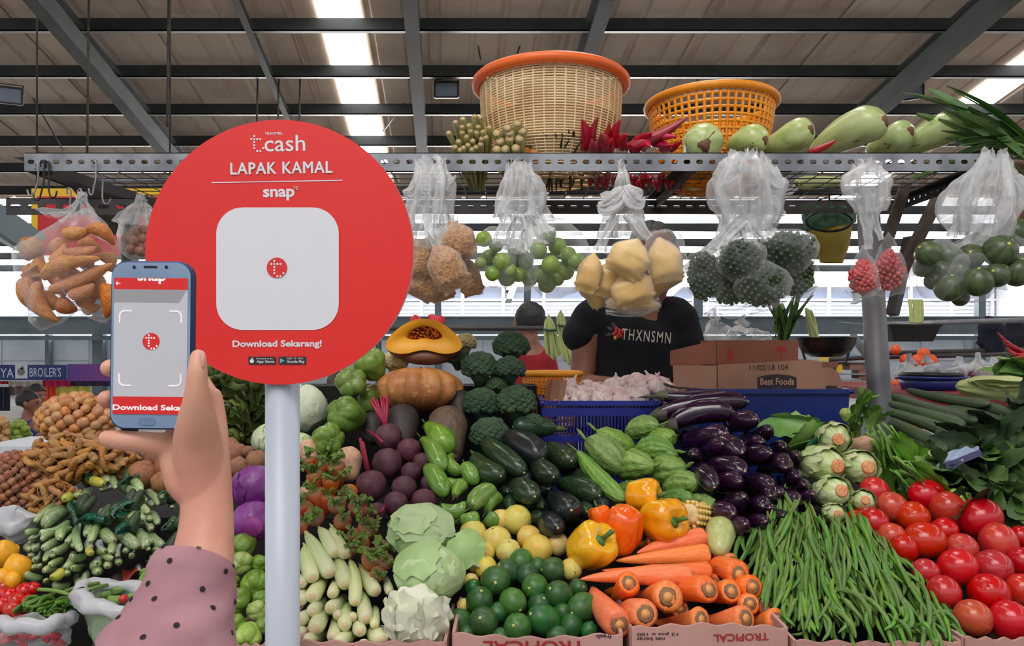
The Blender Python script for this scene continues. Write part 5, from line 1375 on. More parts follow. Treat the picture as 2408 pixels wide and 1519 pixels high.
cabbage(1010, 1344, 84, 'light green cabbage in front, lower of two round heads', M['cabbage'], n=6, seed=6, squash=.8, curl=.05, ruff=.008, dirs=[(R_(210), .1), (R_(275), .5), (R_(320), .1), (R_(255), -.1), (R_(300), -.5), (R_(240), .9)], h=.045)
c = P(1090, 1296, .02)
t = empty('cabbage_leaf', c); tag(t, 'loose light green cabbage leaf folded beside the two heads', 'leaf')
lf = cup_leaf(S(46, c.y), 1.25, R_(300), .5, .2, 5, ruff=.03); lf.build('blade', M['cabbage'], t)
m = MB(); m.tube([(-.03, -.005, .01), (.0, -.03, .0), (.03, -.03, -.02)], [.003, .004, .002], 6); m.build('midrib', M['cabbage_w'], t)
t = cabbage(980, 1448, 72, 'crumpled white cabbage with torn leaves beside the limes', M['cabbage_cut'], n=7, seed=12, squash=.98, curl=.16, ruff=.06, h=.04, dirs=[(R_(230), .3), (R_(270), .7), (R_(310), .2), (R_(290), -.4), (R_(250), -.5), (R_(335), -.1), (R_(205), 0)])
cabbage(712, 960, 60, 'veined white cabbage behind the pole', M['cabbage_w'], n=5, seed=20, squash=.98, curl=.03, ruff=.0, Y=1.8)
cabbage(640, 1036, 48, 'smaller white cabbage partly behind the pole', M['cabbage_w'], n=4, seed=25, curl=.04, ruff=.02, Y=1.66)
cabbage(706, 1046, 34, 'pale green cabbage between pole and chayote', M['cabbage'], n=3, seed=28, curl=.04, Y=1.68)
cabbage(604, 1146, 58, 'purple cabbage between the arm and pole', M['purple'], n=6, seed=31, squash=.95, curl=.03, ruff=.006, h=.05)
t = cabbage(598, 1226, 54, 'lower purple cabbage with a smooth cut side', M['purple'], n=4, seed=36, squash=.9, curl=.02, h=.03)
m = MB(); V, f, al, tv = tube([(.012, -S(50, 1.4), 0), (.012, -S(56, 1.4), 0)], [S(26, 1.4), S(22, 1.4)], 14); m.add(V, f); m.build('cut_face', M['purple_cut'], t)
# ------------------------------------------------------------------ chayotes
ch1 = [(573, 1280, 30, 'chayote highest under the purple cabbage'), (566, 1322, 28, 'pale chayote with a wrinkled end below the highest one'), (600, 1369, 33, 'large chayote beside the pole'), (562, 1410, 31, 'chayote touching the pink sleeve'), (602, 1435, 24, 'small pale chayote beside the pole'), (556, 1464, 23, 'shaded chayote by the sleeve'), (582, 1496, 33, 'lowest pale wrinkled chayote'), (610, 1322, 19, 'chayote half behind the pole'), (614, 1405, 18, 'shaded chayote behind the pole'), (545, 1370, 20, 'chayote half behind the forearm'), (618, 1470, 20, 'chayote edge behind the pole, low')]
for k, (x, y, r, l) in enumerate(ch1):
 Y = PY(x, y, .02)
 (K_chp if 'pale' in l else K_cha).ball(at(x, y, Y), S(r, Y), l, 'chayotes between the arm and the pole', (random.uniform(-.4, .9), -.9, random.uniform(-.5, .1)), h=1.08)
for x, y, r, hh, ax, l, Y in ((873, 858, 38, 1.05, (-.3, -.5, .8), 'highest chayote, touching the red disc edge', 1.80), (825, 901, 38, 1.02, (.3, -.9, .3), 'wrinkled chayote left of the pumpkin, second from top', 1.76), (818, 977, 44, 1.0, (-.5, -.8, .3), 'largest chayote, above the beetroot leaves', 1.70), (767, 1034, 40, .85, (.8, -.6, .1), 'chayote lying low beside the pole', 1.62), (868, 945, 28, 1.0, (0, .4, 1), 'dark chayote in shade left of the pumpkin', 1.80)):
 K_cha.ball(at(x, y, Y), S(r, Y), l, 'large chayotes left of the pumpkin', ax, h=hh)
# ------------------------------------------------------------------ pumpkins and squash
pk = unit('pumpkin', lambda t: np.clip(1 - np.abs(2 * t - 1) ** 2.3, 0, 1) ** .5, M['pumpkin'], 26, 72, fn=lambda A, T: .86 + .15 * np.abs(np.sin(6 * T)) ** .6, lump=.03)
for v_ in pk.vertices:
 if v_.co.z > .36: v_.co.z -= .14 * max(0, 1 - math.hypot(v_.co.x, v_.co.y) / .5)
K_pk = Kind('pumpkin', [pk], [('stem', (lambda q: (q.tube([(0, 0, .3), (0, 0, .4), (.06, 0, .46)], [.13, .09, .1], 9), q.mesh('stem', M['calyx']))[1])(MB()))])
Yp = 1.80
c = at(988, 917, Yp); r = S(101, Yp)
K_pk.put(c - Vector((0, .01, S(52, Yp))), c + Vector((0, .01, S(52, Yp))), r, 'whole ribbed tan pumpkin under the cut pumpkin', roll=.2)
# the cut pumpkin: rind shell, flesh rim and a hollow of pulp
t = empty('pumpkin_half', at(999, 812, Yp)); tag(t, 'cut pumpkin half showing yellow flesh, topmost on the whole pumpkin', 'pumpkin')
a_, b_ = S(89, Yp), S(48, Yp)
n = 48
outer = []
for k in range(n):
 th = 2 * math.pi * k / n
 x = a_ * math.cos(th)
 z = S(62, Yp) * math.sin(th) if math.sin(th) > 0 else -S(26, Yp) * abs(math.sin(th)) ** .8
 if math.sin(th) < 0: z += S(15, Yp) * math.exp(-(x / (a_ * .42)) ** 2) - S(0, Yp)
 else: z *= .62 + .38 * math.cos(math.pi / 2 * abs(math.cos(th))) ** .7
 outer.append((x, -.02 - .0 * x, z))
fc = Vector((0, -.02, S(18, Yp)))
hole = [(x * .50, y, fc.z + S(10, Yp) + (z - fc.z) * .42) for x, y, z in outer]
hole_in = [(x * .42, .012, fc.z + S(10, Yp) + (z - fc.z) * .34) for x, y, z in outer]
m = MB()
m.add(outer + hole + hole_in, [(k, (k + 1) % n, n + (k + 1) % n, n + k) for k in range(n)] + [(n + k, n + (k + 1) % n, 2 * n + (k + 1) % n, 2 * n + k) for k in range(n)])
o = m.build('flesh', M['flesh'], t)
m = MB(); m.add(hole_in, [tuple(range(n))]); rp = random.Random(2)
for k in range(60):
 th = rp.uniform(0, 6.28); q = math.sqrt(rp.random())
 x, z = math.cos(th) * a_ * .42 * q, fc.z + S(12, Yp) + math.sin(th) * S(17, Yp) * q
 d = Vector((rp.uniform(-1, 1), -.5, rp.uniform(-.6, .8))) * .012
 m.tube([(x, .012, z), Vector((x, .0, z)) + d * .5, Vector((x, -.012, z)) + d], [.003, .0025, .001], 5)
o = m.build('pulp', M['pulp'], t)
rows = 9
V = []
for i in range(rows + 1):
 u_ = i / rows
 for x, y, z in outer:
  sc = math.cos(u_ * math.pi / 2)
  V.append((x * (.3 + .7 * sc) if i else x, y + .13 * math.sin(u_ * math.pi / 2), (fc.z + (z - fc.z) * sc) - S(30, Yp) * math.sin(u_ * math.pi * .7) * (1 if i else 0)))
m = MB(); m.add(V, [(i * n + k, (i + 1) * n + k, (i + 1) * n + (k + 1) % n, i * n + (k + 1) % n) for i in range(rows) for k in range(n)])
m.build('rind', M['pumpkin_dark'], t)
V = []
for i in range(9):
 ph = i / 8 * math.pi
 for k in range(28):
  th = 2 * math.pi * k / 28
  V.append((S(64, Yp) * math.sin(ph) * math.cos(th), .05 + .07 * math.sin(ph) * math.sin(th), -S(26, Yp) - S(22, Yp) * math.cos(ph)))
m = MB(); m.add(V, [(i * 28 + k, i * 28 + (k + 1) % 28, (i + 1) * 28 + (k + 1) % 28, (i + 1) * 28 + k) for i in range(8) for k in range(28)]); m.build('underside', M['pumpkin_dark'], t)
sqk = Kind('squash', [unit('squash', chp, M['squash_grey'], 16, 26, lump=.04)], cat='squash')
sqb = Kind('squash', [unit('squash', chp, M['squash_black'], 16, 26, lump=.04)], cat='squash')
sqk.put(at(1056, 1090, 1.62), at(1050, 964, 1.72), S(48, 1.66), 'dull brown grey squash under the pumpkin')
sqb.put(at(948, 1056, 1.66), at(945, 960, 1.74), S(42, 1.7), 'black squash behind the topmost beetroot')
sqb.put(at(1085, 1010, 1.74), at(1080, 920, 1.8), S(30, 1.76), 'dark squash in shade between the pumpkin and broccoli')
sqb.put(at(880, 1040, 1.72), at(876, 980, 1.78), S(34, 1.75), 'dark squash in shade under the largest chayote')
# ------------------------------------------------------------------ broccoli and cauliflower: a dome of small florets on a stalk
def floret_head(name, px, py, rpx, label, cat, group, mt, Y, seed, n=90, squash=.86):
 R = S(rpx, Y)
 t = empty(name, at(px, py, Y)); tag(t, label, cat, group)
 rnd = random.Random(seed)
 m = MB()
 V, f, al, tv = tube([(0, .0, -R * .9), (0, 0, -R * .2), (0, 0, R * .3), (0, 0, R * .8)], [R * .3, R * .75, R * .85, R * .25], 14); m.add(V, f)
 ga = math.pi * (3 - math.sqrt(5))
 for k in range(n):
  z = 1 - 1.45 * (k + .5) / n
  rr = math.sqrt(max(0, 1 - z * z)); th = k * ga
  d = Vector((rr * math.cos(th), rr * math.sin(th), z))
  big = 1 + .10 * noise.noise(d * 1.7 + Vector((seed, 0, 0)))
  c = d * R * .84 * big; c.z *= squash
  s_ = R * rnd.uniform(.17, .25)
  me_v, me_f = ICO
  mm = np.array(me_v) * s_ * np.array([1, 1, .8]) * (1 + .22 * np.random.rand(len(me_v), 1)) + np.array(c)
  m.add(mm, me_f)
 o = m.build('florets', mt, t)
 m = MB(); m.tube([(0, .01, -R * .98), (0, 0, -R * .5)], [R * .3, R * .42], 10); m.build('stalk', M['calyx'], t)
 return t
bm = bmesh.new(); bmesh.ops.create_icosphere(bm, subdivisions=2, radius=1)
ICO = ([tuple(v_.co) for v_ in bm.verts], [tuple(v_.index for v_ in f_.verts) for f_ in bm.faces]); bm.free()
bro = [(1128, 864, 42, 1.80, 'broccoli head touching the cut pumpkin'), (1200, 868, 35, 1.79, 'smaller broccoli head in front of the topmost one'), (1202, 815, 41, 1.86, 'topmost broccoli head, before the person in red'), (1131, 950, 44, 1.74, 'broccoli head beside the whole pumpkin'), (1213, 948, 47, 1.74, 'broad broccoli head left of the blue crate'),
  (1153, 1022, 46, 1.66, 'lowest broccoli head above the long courgette'), (1076, 842, 26, 1.86, 'dark broccoli head behind the cut pumpkin'), (1252, 992, 24, 1.72, 'broccoli head half hidden under the blue crate'), (1168, 905, 26, 1.80, 'broccoli head in the gap between the four large ones')]
for k, (x, y, r, Y, l) in enumerate(bro):
 floret_head('broccoli', x, y, r, l, 'broccoli', 'broccoli heads', M['broccoli'], Y, k)
for k, (x, y, r, Y, l) in enumerate(((928, 852, 30, 1.86, 'cauliflower behind the cut pumpkin, left of it'), (880, 916, 17, 1.84, 'small cauliflower piece between chayotes and pumpkin'), (1095, 806, 26, 1.9, 'cauliflower right of the cut pumpkin'))):
 floret_head('cauliflower', x, y, r, l, 'cauliflower', 'cauliflowers', M['cauli'], Y, 30 + k)
# ------------------------------------------------------------------ left side: cucumbers in taped bundles
cuc = [(238, 1112, 253, 1133, 14), (263, 1116, 273, 1148, 9), (263, 1145, 236, 1152, 7), (301, 1130, 333, 1154, 11), (286, 1145, 323, 1156, 12), (341, 1152, 356, 1156, 7), (299, 1162, 341, 1179, 11), (345, 1160, 373, 1187, 9), (350, 1181, 358, 1188, 8), (291, 1189, 336, 1225, 16), (318, 1182, 350, 1206, 11), (270, 1214, 313, 1217, 14), (354, 1202, 371, 1232, 9), (343, 1214, 352, 1222, 9),
  (278, 1255, 325, 1286, 15), (297, 1238, 342, 1285, 15), (334, 1246, 343, 1270, 10), (350, 1254, 384, 1283, 12), (333, 1233, 355, 1245, 10), (338, 1287, 351, 1293, 7),
  (141, 1184, 82, 1228, 12), (154, 1193, 105, 1216, 10), (158, 1205, 102, 1237, 16), (164, 1226, 94, 1254, 15), (92, 1248, 60, 1253, 9), (96, 1256, 74, 1267, 10), (137, 1254, 97, 1270, 9), (187, 1232, 190, 1296, 10), (213, 1223, 204, 1258, 12), (236, 1228, 213, 1274, 11), (211, 1268, 213, 1288, 10), (168, 1245, 142, 1266, 12), (181, 1250, 157, 1275, 10),
  (136, 1271, 100, 1290, 11), (165, 1277, 123, 1297, 11), (74, 1274, 72, 1292, 9), (84, 1278, 82, 1290, 11), (70, 1296, 72, 1308, 9), (92, 1298, 82, 1317, 11), (112, 1294, 105, 1319, 9), (142, 1298, 123, 1308, 8), (148, 1315, 117, 1329, 9), (172, 1298, 153, 1336, 10), (204, 1307, 167, 1308, 10), (152, 1330, 159, 1349, 11), (198, 1332, 170, 1335, 10), (133, 1345, 102, 1342, 10), (98, 1343, 79, 1336, 9),
  (79, 1328, 62, 1331, 9), (100, 1361, 56, 1347, 10), (101, 1318, 94, 1332, 8), (164, 1373, 125, 1373, 10), (118, 1368, 108, 1365, 8), (180, 1354, 186, 1374, 11), (203, 1348, 196, 1370, 10), (236, 1312, 229, 1324, 14), (258, 1322, 252, 1332, 11), (240, 1336, 230, 1346, 13), (288, 1314, 281, 1323, 10), (316, 1296, 309, 1304, 8), (302, 1285, 294, 1296, 9), (283, 1281, 277, 1308, 8),
  (249, 1248, 269, 1272, 14), (235, 1271, 247, 1296, 11), (266, 1268, 261, 1300, 10), (237, 1298, 264, 1313, 8), (180, 1280, 174, 1284, 8), (176, 1148, 187, 1165, 12), (210, 1150, 196, 1176, 11), (186, 1176, 170, 1186, 10), (392, 1168, 384, 1175, 13), (420, 1164, 414, 1171, 8), (400, 1186, 405, 1193, 6), (240, 1200, 232, 1222, 12), (360, 1288, 372, 1296, 9), (330, 1262, 352, 1276, 10)]
lab = rowlab([((a + c_) / 2, (b + d) / 2) for a, b, c_, d, r in cuc], 'green cucumber', 'the taped cucumber heap', 16)
def cuc_h(x, y):
 return .05 * max(0, 1 - ((x - 225) / 190) ** 2) * max(0.1, 1 - ((y - 1250) / 150) ** 2)
for (x0, y0, x1, y1, r), l in zip(cuc, lab):
 L = math.hypot(x1 - x0, y1 - y0)
 ex = .10 if L < 30 else .05
 a, b = cuc_h(x0, y0), cuc_h(x1, y1)
 Y0 = PY(x0, y0, a) + ex * (1.0 if L < 30 else .4)
 Y1 = PY(x1, y1, b + .012)
 K_cuc.put(at(x0, y0, Y0), at(x1, y1, Y1), S(r, Y1), l, 'small cucumbers in taped bundles')
for x0, y0, x1, y1, r, l in ((214, 1129, 243, 1139, 13, 'yellow cucumber under the top green tape'), (146, 1340, 122, 1359, 11, 'yellowish cucumber low in the cucumber heap'), (160, 1166, 152, 1174, 12, 'yellowish cucumber beside the ginger net'), (206, 1290, 214, 1300, 8, 'yellowish cucumber end near the middle of the heap')):
 K_cuy.put(at(x0, y0, PY(x0, y0, cuc_h(x0, y0) + .01)), at(x1, y1, PY(x1, y1, cuc_h(x1, y1) + .025)), S(r, 1.3), l)
tapes = [((203, 1126), (224, 1108), (250, 1100), 'green tape round the topmost cucumber bundle'), ((276, 1142), (288, 1130), (306, 1120), 'green tape round the bundle right of the topmost'), ((262, 1212), (274, 1190), (312, 1176), 'broad green tape round the plump middle bundle'), ((192, 1226), (212, 1214), (242, 1222), 'green tape round the small bundle pointing down'),
   ((160, 1184), (172, 1204), (178, 1228), 'dark green tape round the bundle at the ginger net side'), ((272, 1252), (280, 1240), (296, 1232), 'green tape round the bundle below the broad tape'), ((372, 1174), (378, 1158), (396, 1154), 'green tape round the bundle behind the forearm'), ((380, 1246), (386, 1236), (402, 1226), 'green tape on the shaded bundle beside the forearm'), ((358, 1304), (372, 1298), (392, 1302), 'green tape low beside the green chilies')]
for a, b, c_, l in tapes:
 big = 'broad' in l
 pts = [at(*p, PY(*p, cuc_h(*p) + .03)) for p in (a, b, c_)]
 ctr = (pts[0] + pts[2]) / 2 + Vector((0, .02, -.012))
 pts = [pts[0] + (ctr - pts[0]) * .5 + Vector((0, .02, 0))] + pts + [pts[2] + (ctr - pts[2]) * .5 + Vector((0, .02, 0))]
 sp = smooth_path(pts, 14)
 m = MB(); w = .011 if big else .006
 ax = (Vector((pts[2][1] * 0 - (b[1] - a[1]), 0, -(b[0] - a[0])))).normalized()
 for k in range(13):
  p, q = Vector(sp[k]), Vector(sp[k + 1])
  nrm = ((p + q) / 2 - ctr).normalized() * .0012
  e = Vector((-(pts[3] - pts[1]).z, .012, (pts[3] - pts[1]).x)).normalized() * w
  m.add([p - e + nrm, q - e + nrm, q + e + nrm, p + e + nrm, p - e, q - e, q + e, p + e], [(0, 1, 2, 3), (7, 6, 5, 4), (0, 4, 5, 1), (2, 6, 7, 3)])
 tag(m.build('cucumber_tape', M['tape'], center=True), l, 'tape')
 # stalk ends gathered above the tape
 m = MB()
 for k in range(4):
  off = Vector((random.uniform(-.012, .012), .01, random.uniform(-.008, .012)))
  d_ = (pts[2] - ctr).normalized()
  up = Vector((-(c_[1] - a[1]) * -.0002, .03, .03)) + off
  m.tube([ctr + off * .6, ctr + up * .4 + off * .8, ctr + up * .6 + off], [.010, .009, .005], 8)
 tag(m.build('cucumber_stalks', M['leaf_dark'], center=True), 'dark ends gathered ' + l.replace('green tape', 'above the tape').replace('broad above', 'above the broad').replace('dark above', 'above the dark'), 'cucumber')
# net sacks of nuts, bulbs and ginger
def sack(kind, cx, cy, rx, ry, Y, n, rpx, label, group, rnd, depth=.6, elong=0):
 R = S(rx, Y)
 ga = math.pi * (3 - math.sqrt(5))
 cnt, put = 0, []
 for k in range(n * 2):
  z = 1 - 2 * (k + .5) / (n * 2)
  rr = math.sqrt(1 - z * z); th = k * ga
  x, y = rr * math.cos(th), rr * math.sin(th)
  if y > .15: continue
  c = at(cx, cy, Y) + Vector((x * S(rx, Y), y * S(rx, Y) * depth, z * S(ry, Y)))
  r = S(rpx, Y) * rnd.uniform(.85, 1.2)
  d = Vector((rnd.uniform(-1, 1), rnd.uniform(-.3, .1), rnd.uniform(-.6, .6))).normalized() * r * (elong or 1.1)
  put.append((CX + c.x / c.y * F, CY - (c.z - CZ) / c.y * F, c, d, r))
 for (x, y, c, d, r), l in zip(put, rowlab(put, label[0], label[1], rpx * 1.5)):
  kind.put(c - d, c + d, r, l, group)
def net(cx, cy, rx, ry, Y, label, col, knot=None):
 """The net itself: thin strands over the filled shape."""
 m = MB()
 c = at(cx, cy, Y)
 a_, b_, d_ = S(rx, Y) * 1.06, S(ry, Y) * 1.06, S(rx, Y) * .68
 for s_ in (1, -1):
  for k in range(16):
   pts = []
   for j in range(19):
    ph = -math.pi / 2 + math.pi * j / 18
    th = 2 * math.pi * k / 16 + s_ * ph * .9
    pts.append(c + Vector((a_ * math.cos(ph) * math.cos(th), d_ * math.cos(ph) * math.sin(th), b_ * math.sin(ph))))
   m.tube(pts, .0006, 4)
 # solid core behind the contents
 t = m.build('net_sack', col, center=True)
 tag(t, label, 'sack')
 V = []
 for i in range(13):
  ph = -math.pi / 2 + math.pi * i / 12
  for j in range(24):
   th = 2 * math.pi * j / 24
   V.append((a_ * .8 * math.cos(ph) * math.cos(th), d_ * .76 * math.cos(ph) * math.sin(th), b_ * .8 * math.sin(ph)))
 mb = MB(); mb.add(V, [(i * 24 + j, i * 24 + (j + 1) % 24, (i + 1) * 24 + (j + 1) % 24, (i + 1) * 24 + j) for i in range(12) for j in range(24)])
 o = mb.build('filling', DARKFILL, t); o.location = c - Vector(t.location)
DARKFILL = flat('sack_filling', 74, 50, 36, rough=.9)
NETC = flat('orange_net', 176, 120, 50, rough=.6)
rs = random.Random(11)
net(183, 986, 84, 56, 1.62, 'orange net sack of round tan nuts behind the phone hand', NETC)
sack(K_nut, 183, 986, 84, 56, 1.62, 62, 12, ('round tan nut', 'the uppermost net sack'), 'tan nuts in the uppermost net sack', rs)
net(38, 1134, 66, 66, 1.5, 'net sack of small reddish bulbs at the photo edge', NETC)
sack(K_nutr, 38, 1134, 68, 68, 1.5, 90, 9, ('small reddish bulb', 'the edge sack'), 'reddish bulbs in the edge sack', rs)
net(196, 1078, 118, 48, 1.52, 'wide net sack of ginger under the nut sack', NETC)
sack(K_gin, 196, 1078, 118, 48, 1.52, 96, 8, ('ginger piece', 'the wide ginger sack'), 'ginger in the wide sack', rs, .6, 2.6)
net(126, 1172, 50, 40, 1.42, 'small net sack of ginger behind the cucumbers', NETC)
sack(K_gin, 126, 1172, 50, 40, 1.42, 26, 7, ('ginger piece', 'the small ginger sack'), 'ginger in the small sack', rs, .6, 2.8)
for x, y, r, l in ((334, 1117, 34, 'potato beside the cucumber bundles, left of the wrist'), (370, 1075, 32, 'potato just under the little finger'), (382, 1134, 26, 'potato close to the wrist'), (392, 1100, 30, 'potato half behind the heel of the hand'), (553, 1066, 27, 'potato right of the wrist, upper one'), (560, 1098, 24, 'potato right of the wrist above the purple cabbage'),
     (604, 1084, 26, 'potato beside the pole above the purple cabbage'), (540, 1050, 22, 'potato touching the wrist edge under the artichokes'), (310, 1080, 24, 'shaded potato beside the ginger sack')):
 Y = PY(x, y, .02)
 K_pot.ball(at(x, y, Y), S(r, Y), l, 'potatoes behind the hand')
K_nutr.ball(at(583, 1062, 1.55), S(14, 1.55), 'dark red onion between the potatoes and pole', None, name='red_onion', cat='onion')
# artichoke-like heads: layered pointed bracts
def bract(L, w, cup=.35):
 V, f = [], []
 nu, nv = 6, 5
 for i in range(nu):
  u_ = i / (nu - 1)
  ww = w * math.sin(math.pi * (.12 + .86 * u_) ** .8) ** .8 if u_ < 1 else .0006
  for j in range(nv):
   s_ = (j / (nv - 1) - .5) * 2
   V.append((s_ * ww, -cup * w * (1 - s_ * s_) * 1.2 - .25 * L * u_ * (1 - u_), u_ * L))
 f = [(i * nv + j, i * nv + j + 1, (i + 1) * nv + j + 1, (i + 1) * nv + j) for i in range(nu - 1) for j in range(nv - 1)]
 return np.array(V), f
def artichoke(px, py, rpx, Y, axis, label, seed):
 R = S(rpx, Y)
 t = empty('artichoke', at(px, py, Y)); tag(t, label, 'artichoke', 'artichokes behind the pole')
 t.rotation_euler = Vector(axis).to_track_quat('Z', 'Y').to_euler()
 core = unit('heart', ell, M['artichoke'], 10, 14, lump=.1); o = obj('heart', core, t); o.scale = (R * .55, R * .55, R * 1.3)
 rnd = random.Random(seed)
 bm_ = None
 for lay in range(5):
  n = (4, 6, 8, 9, 9)[lay]
  tilt = (.18, .42, .72, 1.02, 1.35)[lay]
  V, f = bract(R * (.85 + .06 * lay), R * (.26 + .02 * lay))
  mb = MB(); al = V[:, 2] / V[:, 2].max(); mb.add(V, f, 0, al, np.stack([V[:, 0] / R, V[:, 1] / R, al], 1)); me = mb.mesh('bract', M['artichoke'])
  for k in range(n):
   b_ = obj('bract', me, t)
   a = 2 * math.pi * k / n + lay * .5 + rnd.uniform(-.12, .12)
   b_.rotation_euler = Matrix.Rotation(a, 4, 'Z').to_euler()
   mx_ = Matrix.Rotation(a, 4, 'Z') @ Matrix.Translation((0, -R * .1 * lay, R * (.25 - .22 * lay))) @ Matrix.Rotation(tilt + rnd.uniform(-.1, .1), 4, 'X')
   b_.matrix_local = mx_
for k, (x, y, r, Y, ax, l) in enumerate(((553, 968, 62, 1.74, (-.1, -.8, .25), 'dark green artichoke-like head facing the aisle, below the red disc'), (572, 912, 58, 1.80, (.1, -.4, .8), 'dark green artichoke-like head touching the red disc'), (548, 1030, 48, 1.66, (-.2, -.9, -.05), 'lowest artichoke-like head above the potatoes'),
           (608, 960, 48, 1.8, (.5, -.5, .6), 'artichoke-like head half behind the pole'), (508, 894, 40, 1.82, (-.2, -.3, 1), 'paler artichoke-like head behind the thumb'))):
 artichoke(x, y, r, Y, ax, l, k)
# yellow lemons, small tomatoes, thin beans, bags in the front corner
for x, y, r, l, ax in ((8, 1304, 32, 'lemon at the photo edge, uppermost', (.3, -.3, 1)), (42, 1336, 30, 'lemon leaning on the cucumber heap', (.5, -.2, -1)), (4, 1358, 22, 'lemon cut by the photo edge above the tomatoes', (1, -.2, .1)), (30, 1364, 18, 'lemon half covered by its neighbours', (.4, -.3, -1)), (30, 1292, 14, 'lemon with its nub showing beside the plastic bag', (1, -.2, .2))):
 Y = PY(x, y, .02)
 K_lem2.ball(at(x, y, Y), S(r, Y), l, 'lemons at the edge', ax, h=1.25)
st_ = [(9, 1380, 15), (22, 1400, 19), (38, 1414, 20), (58, 1390, 20), (78, 1384, 16), (5, 1424, 20), (26, 1433, 18), (44, 1440, 16), (66, 1414, 16), (2, 1398, 14)]
lab = rowlab(st_, 'small red tomato', 'the corner tomatoes', 14)
for (x, y, r), l in zip(st_, lab):
 Y = PY(x, y, .01); K_tom.ball(at(x, y, Y), S(r, Y), l, 'small tomatoes in the corner')
K_tb = Kind('young_bean', bean_b, [('stalk_tip', bst_)], 'bean')
rb = random.Random(5)
for k in range(64):
 u_ = rb.random(); v_ = rb.random()
 x1, y1 = 42 + 128 * u_, 1440 + 20 * math.sin(u_ * 3.1) - 46 * v_ * (.5 + u_ * .5)
 x0, y0 = x1 + rb.uniform(26, 60), y1 - rb.uniform(6, 22)
 h_ = .02 + .03 * v_
 K_tb.put(at(x0, y0, PY(x0, y0, h_ - .01) + .03), at(x1, y1, PY(x1, y1, h_)), S(rb.uniform(4.5, 7), 1.15), 'young green bean %s of the thin bunch, %s' % (('in the low part', 'in the upper part')[v_ > .5], ('by the corner tomatoes', 'in its middle', 'by the plastic bag')[int(u_ * 2.99)]), 'thin bunch of young beans', roll=rb.uniform(0, 6))
for k, (a, b) in enumerate((((150, 1392), (232, 1372)), ((90, 1386), (170, 1400)), ((176, 1402), (252, 1376)))):
 m = MB(); m.tube(smooth_path([at(*a, PY(*a, .05)), at((a[0] + b[0]) / 2, (a[1] + b[1]) / 2 - 4, PY(*a, .06)), at(*b, PY(*b, .05))], 8), .0032, 6)
 tag(m.build('bean_stalk', M['leafstub'], center=True), ('thin stalk of the young bean bunch reaching the plastic bag', 'thin stalk lying over the young beans', 'thin stalk by the bag rim behind the young beans')[k], 'stalk')
def crumple(m, V, amp, fr, seed):
 V = np.array(V, float)
 for i in range(len(V)):
  p = Vector(V[i]) * fr
  V[i] += np.array(noise.noise_vector(p + Vector((seed, 0, 0)))) * amp + np.array(noise.noise_vector(p * 2.7 + Vector((seed, 0, 0)))) * amp * .45
 return V
def sheet_blob(cx, cy, Y, rx, ry, rz, amp, fr, seed, nA=20, nB=36, top=1.0):
 V = []
 c = at(cx, cy, Y)
 for i in range(nA + 1):
  ph = -math.pi / 2 + math.pi * i / nA * top
  for j in range(nB):
   th = 2 * math.pi * j / nB
   V.append(c + Vector((S(rx, Y) * math.cos(ph) * math.cos(th), S(ry, Y) * math.cos(ph) * math.sin(th), S(rz, Y) * math.sin(ph))))
 f = [(i * nB + j, i * nB + (j + 1) % nB, (i + 1) * nB + (j + 1) % nB, (i + 1) * nB + j) for i in range(nA) for j in range(nB)]
 return crumple(None, V, amp, fr, seed), f
# open plastic bag with green chilies by the sleeve
Yb = 1.09
t = empty('plastic_bag', at(262, 1450, Yb)); tag(t, 'open plastic bag with a rolled white rim holding green chilies', 'bag')
rim = [at(*p) for p in ((196, 1440, 1.1), (182, 1402, 1.12), (204, 1380, 1.17), (260, 1376, 1.2), (330, 1390, 1.18), (360, 1420, 1.1), (320, 1444, 1.05), (250, 1432, 1.04), (205, 1418, 1.06))]
rp_ = smooth_path(rim[1:] + [rim[1]], 40)
m = MB(); V, f, al, tv = tube(rp_, .012, 12, fn=lambda A, T: 1 + .25 * np.sin(23 * A + 2 * T) + .15 * np.sin(51 * A + T), cap=False); m.add(crumple(None, V, .004, 60, 1), f, 0, al, tv)
o = m.build('rolled_rim', M['film_white'], t); o.location = -t.location
V = []
low = [at(x, y, Y) for x, y, Y in ((230, 1540, 1.06), (240, 1540, 1.1), (300, 1540, 1.12), (340, 1540, 1.08), (300, 1545, 1.02), (240, 1545, 1.02))]
lp = smooth_path(low + [low[0]], 40)
for i in range(9):
 u_ = i / 8
 for j in range(40):
  V.append(Vector(rp_[j]) * (1 - u_) + Vector(lp[j]) * u_)
f = [(i * 40 + j, (i + 1) * 40 + j, (i + 1) * 40 + j + 1, i * 40 + j + 1) for i in range(8) for j in range(39)]
m = MB(); m.add(crumple(None, V, .006, 40, 3), f); o = m.build('bag_film', flat('greenish_plastic_film', 150, 168, 140, rough=.25, trans=(.45, .9), bump=.5, bscale=20), t); o.location = -t.location
gch = [(330, 1372, 382, 1326, 15), (322, 1392, 376, 1350, 13), (290, 1386, 340, 1366, 10), (260, 1392, 310, 1380, 11), (236, 1400, 280, 1388, 9), (300, 1402, 352, 1388, 10), (352, 1316, 392, 1300, 12), (250, 1412, 300, 1404, 12), (330, 1348, 350, 1336, 9)]
K_gch = Kind('green_chili', bent(prof_pts([0, .05, .2, .6, .9, 1], [.3, .7, 1, .9, .5, .04]), 'green_chili', M['bitter'], (.3, -.5)), [('stem', bst)], 'chili')
lab = rowlab([((a + c_) / 2, (b + d) / 2) for a, b, c_, d, r in gch], 'big green chili', 'the chilies by the sleeve', 14)
for (a, b, c_, d, r), l in zip(gch, lab):
 K_gch.put(at(a, b, PY(a, b, .03)), at(c_, d, PY(c_, d, .03)), S(r, 1.15), l, 'green chilies in the open bag')
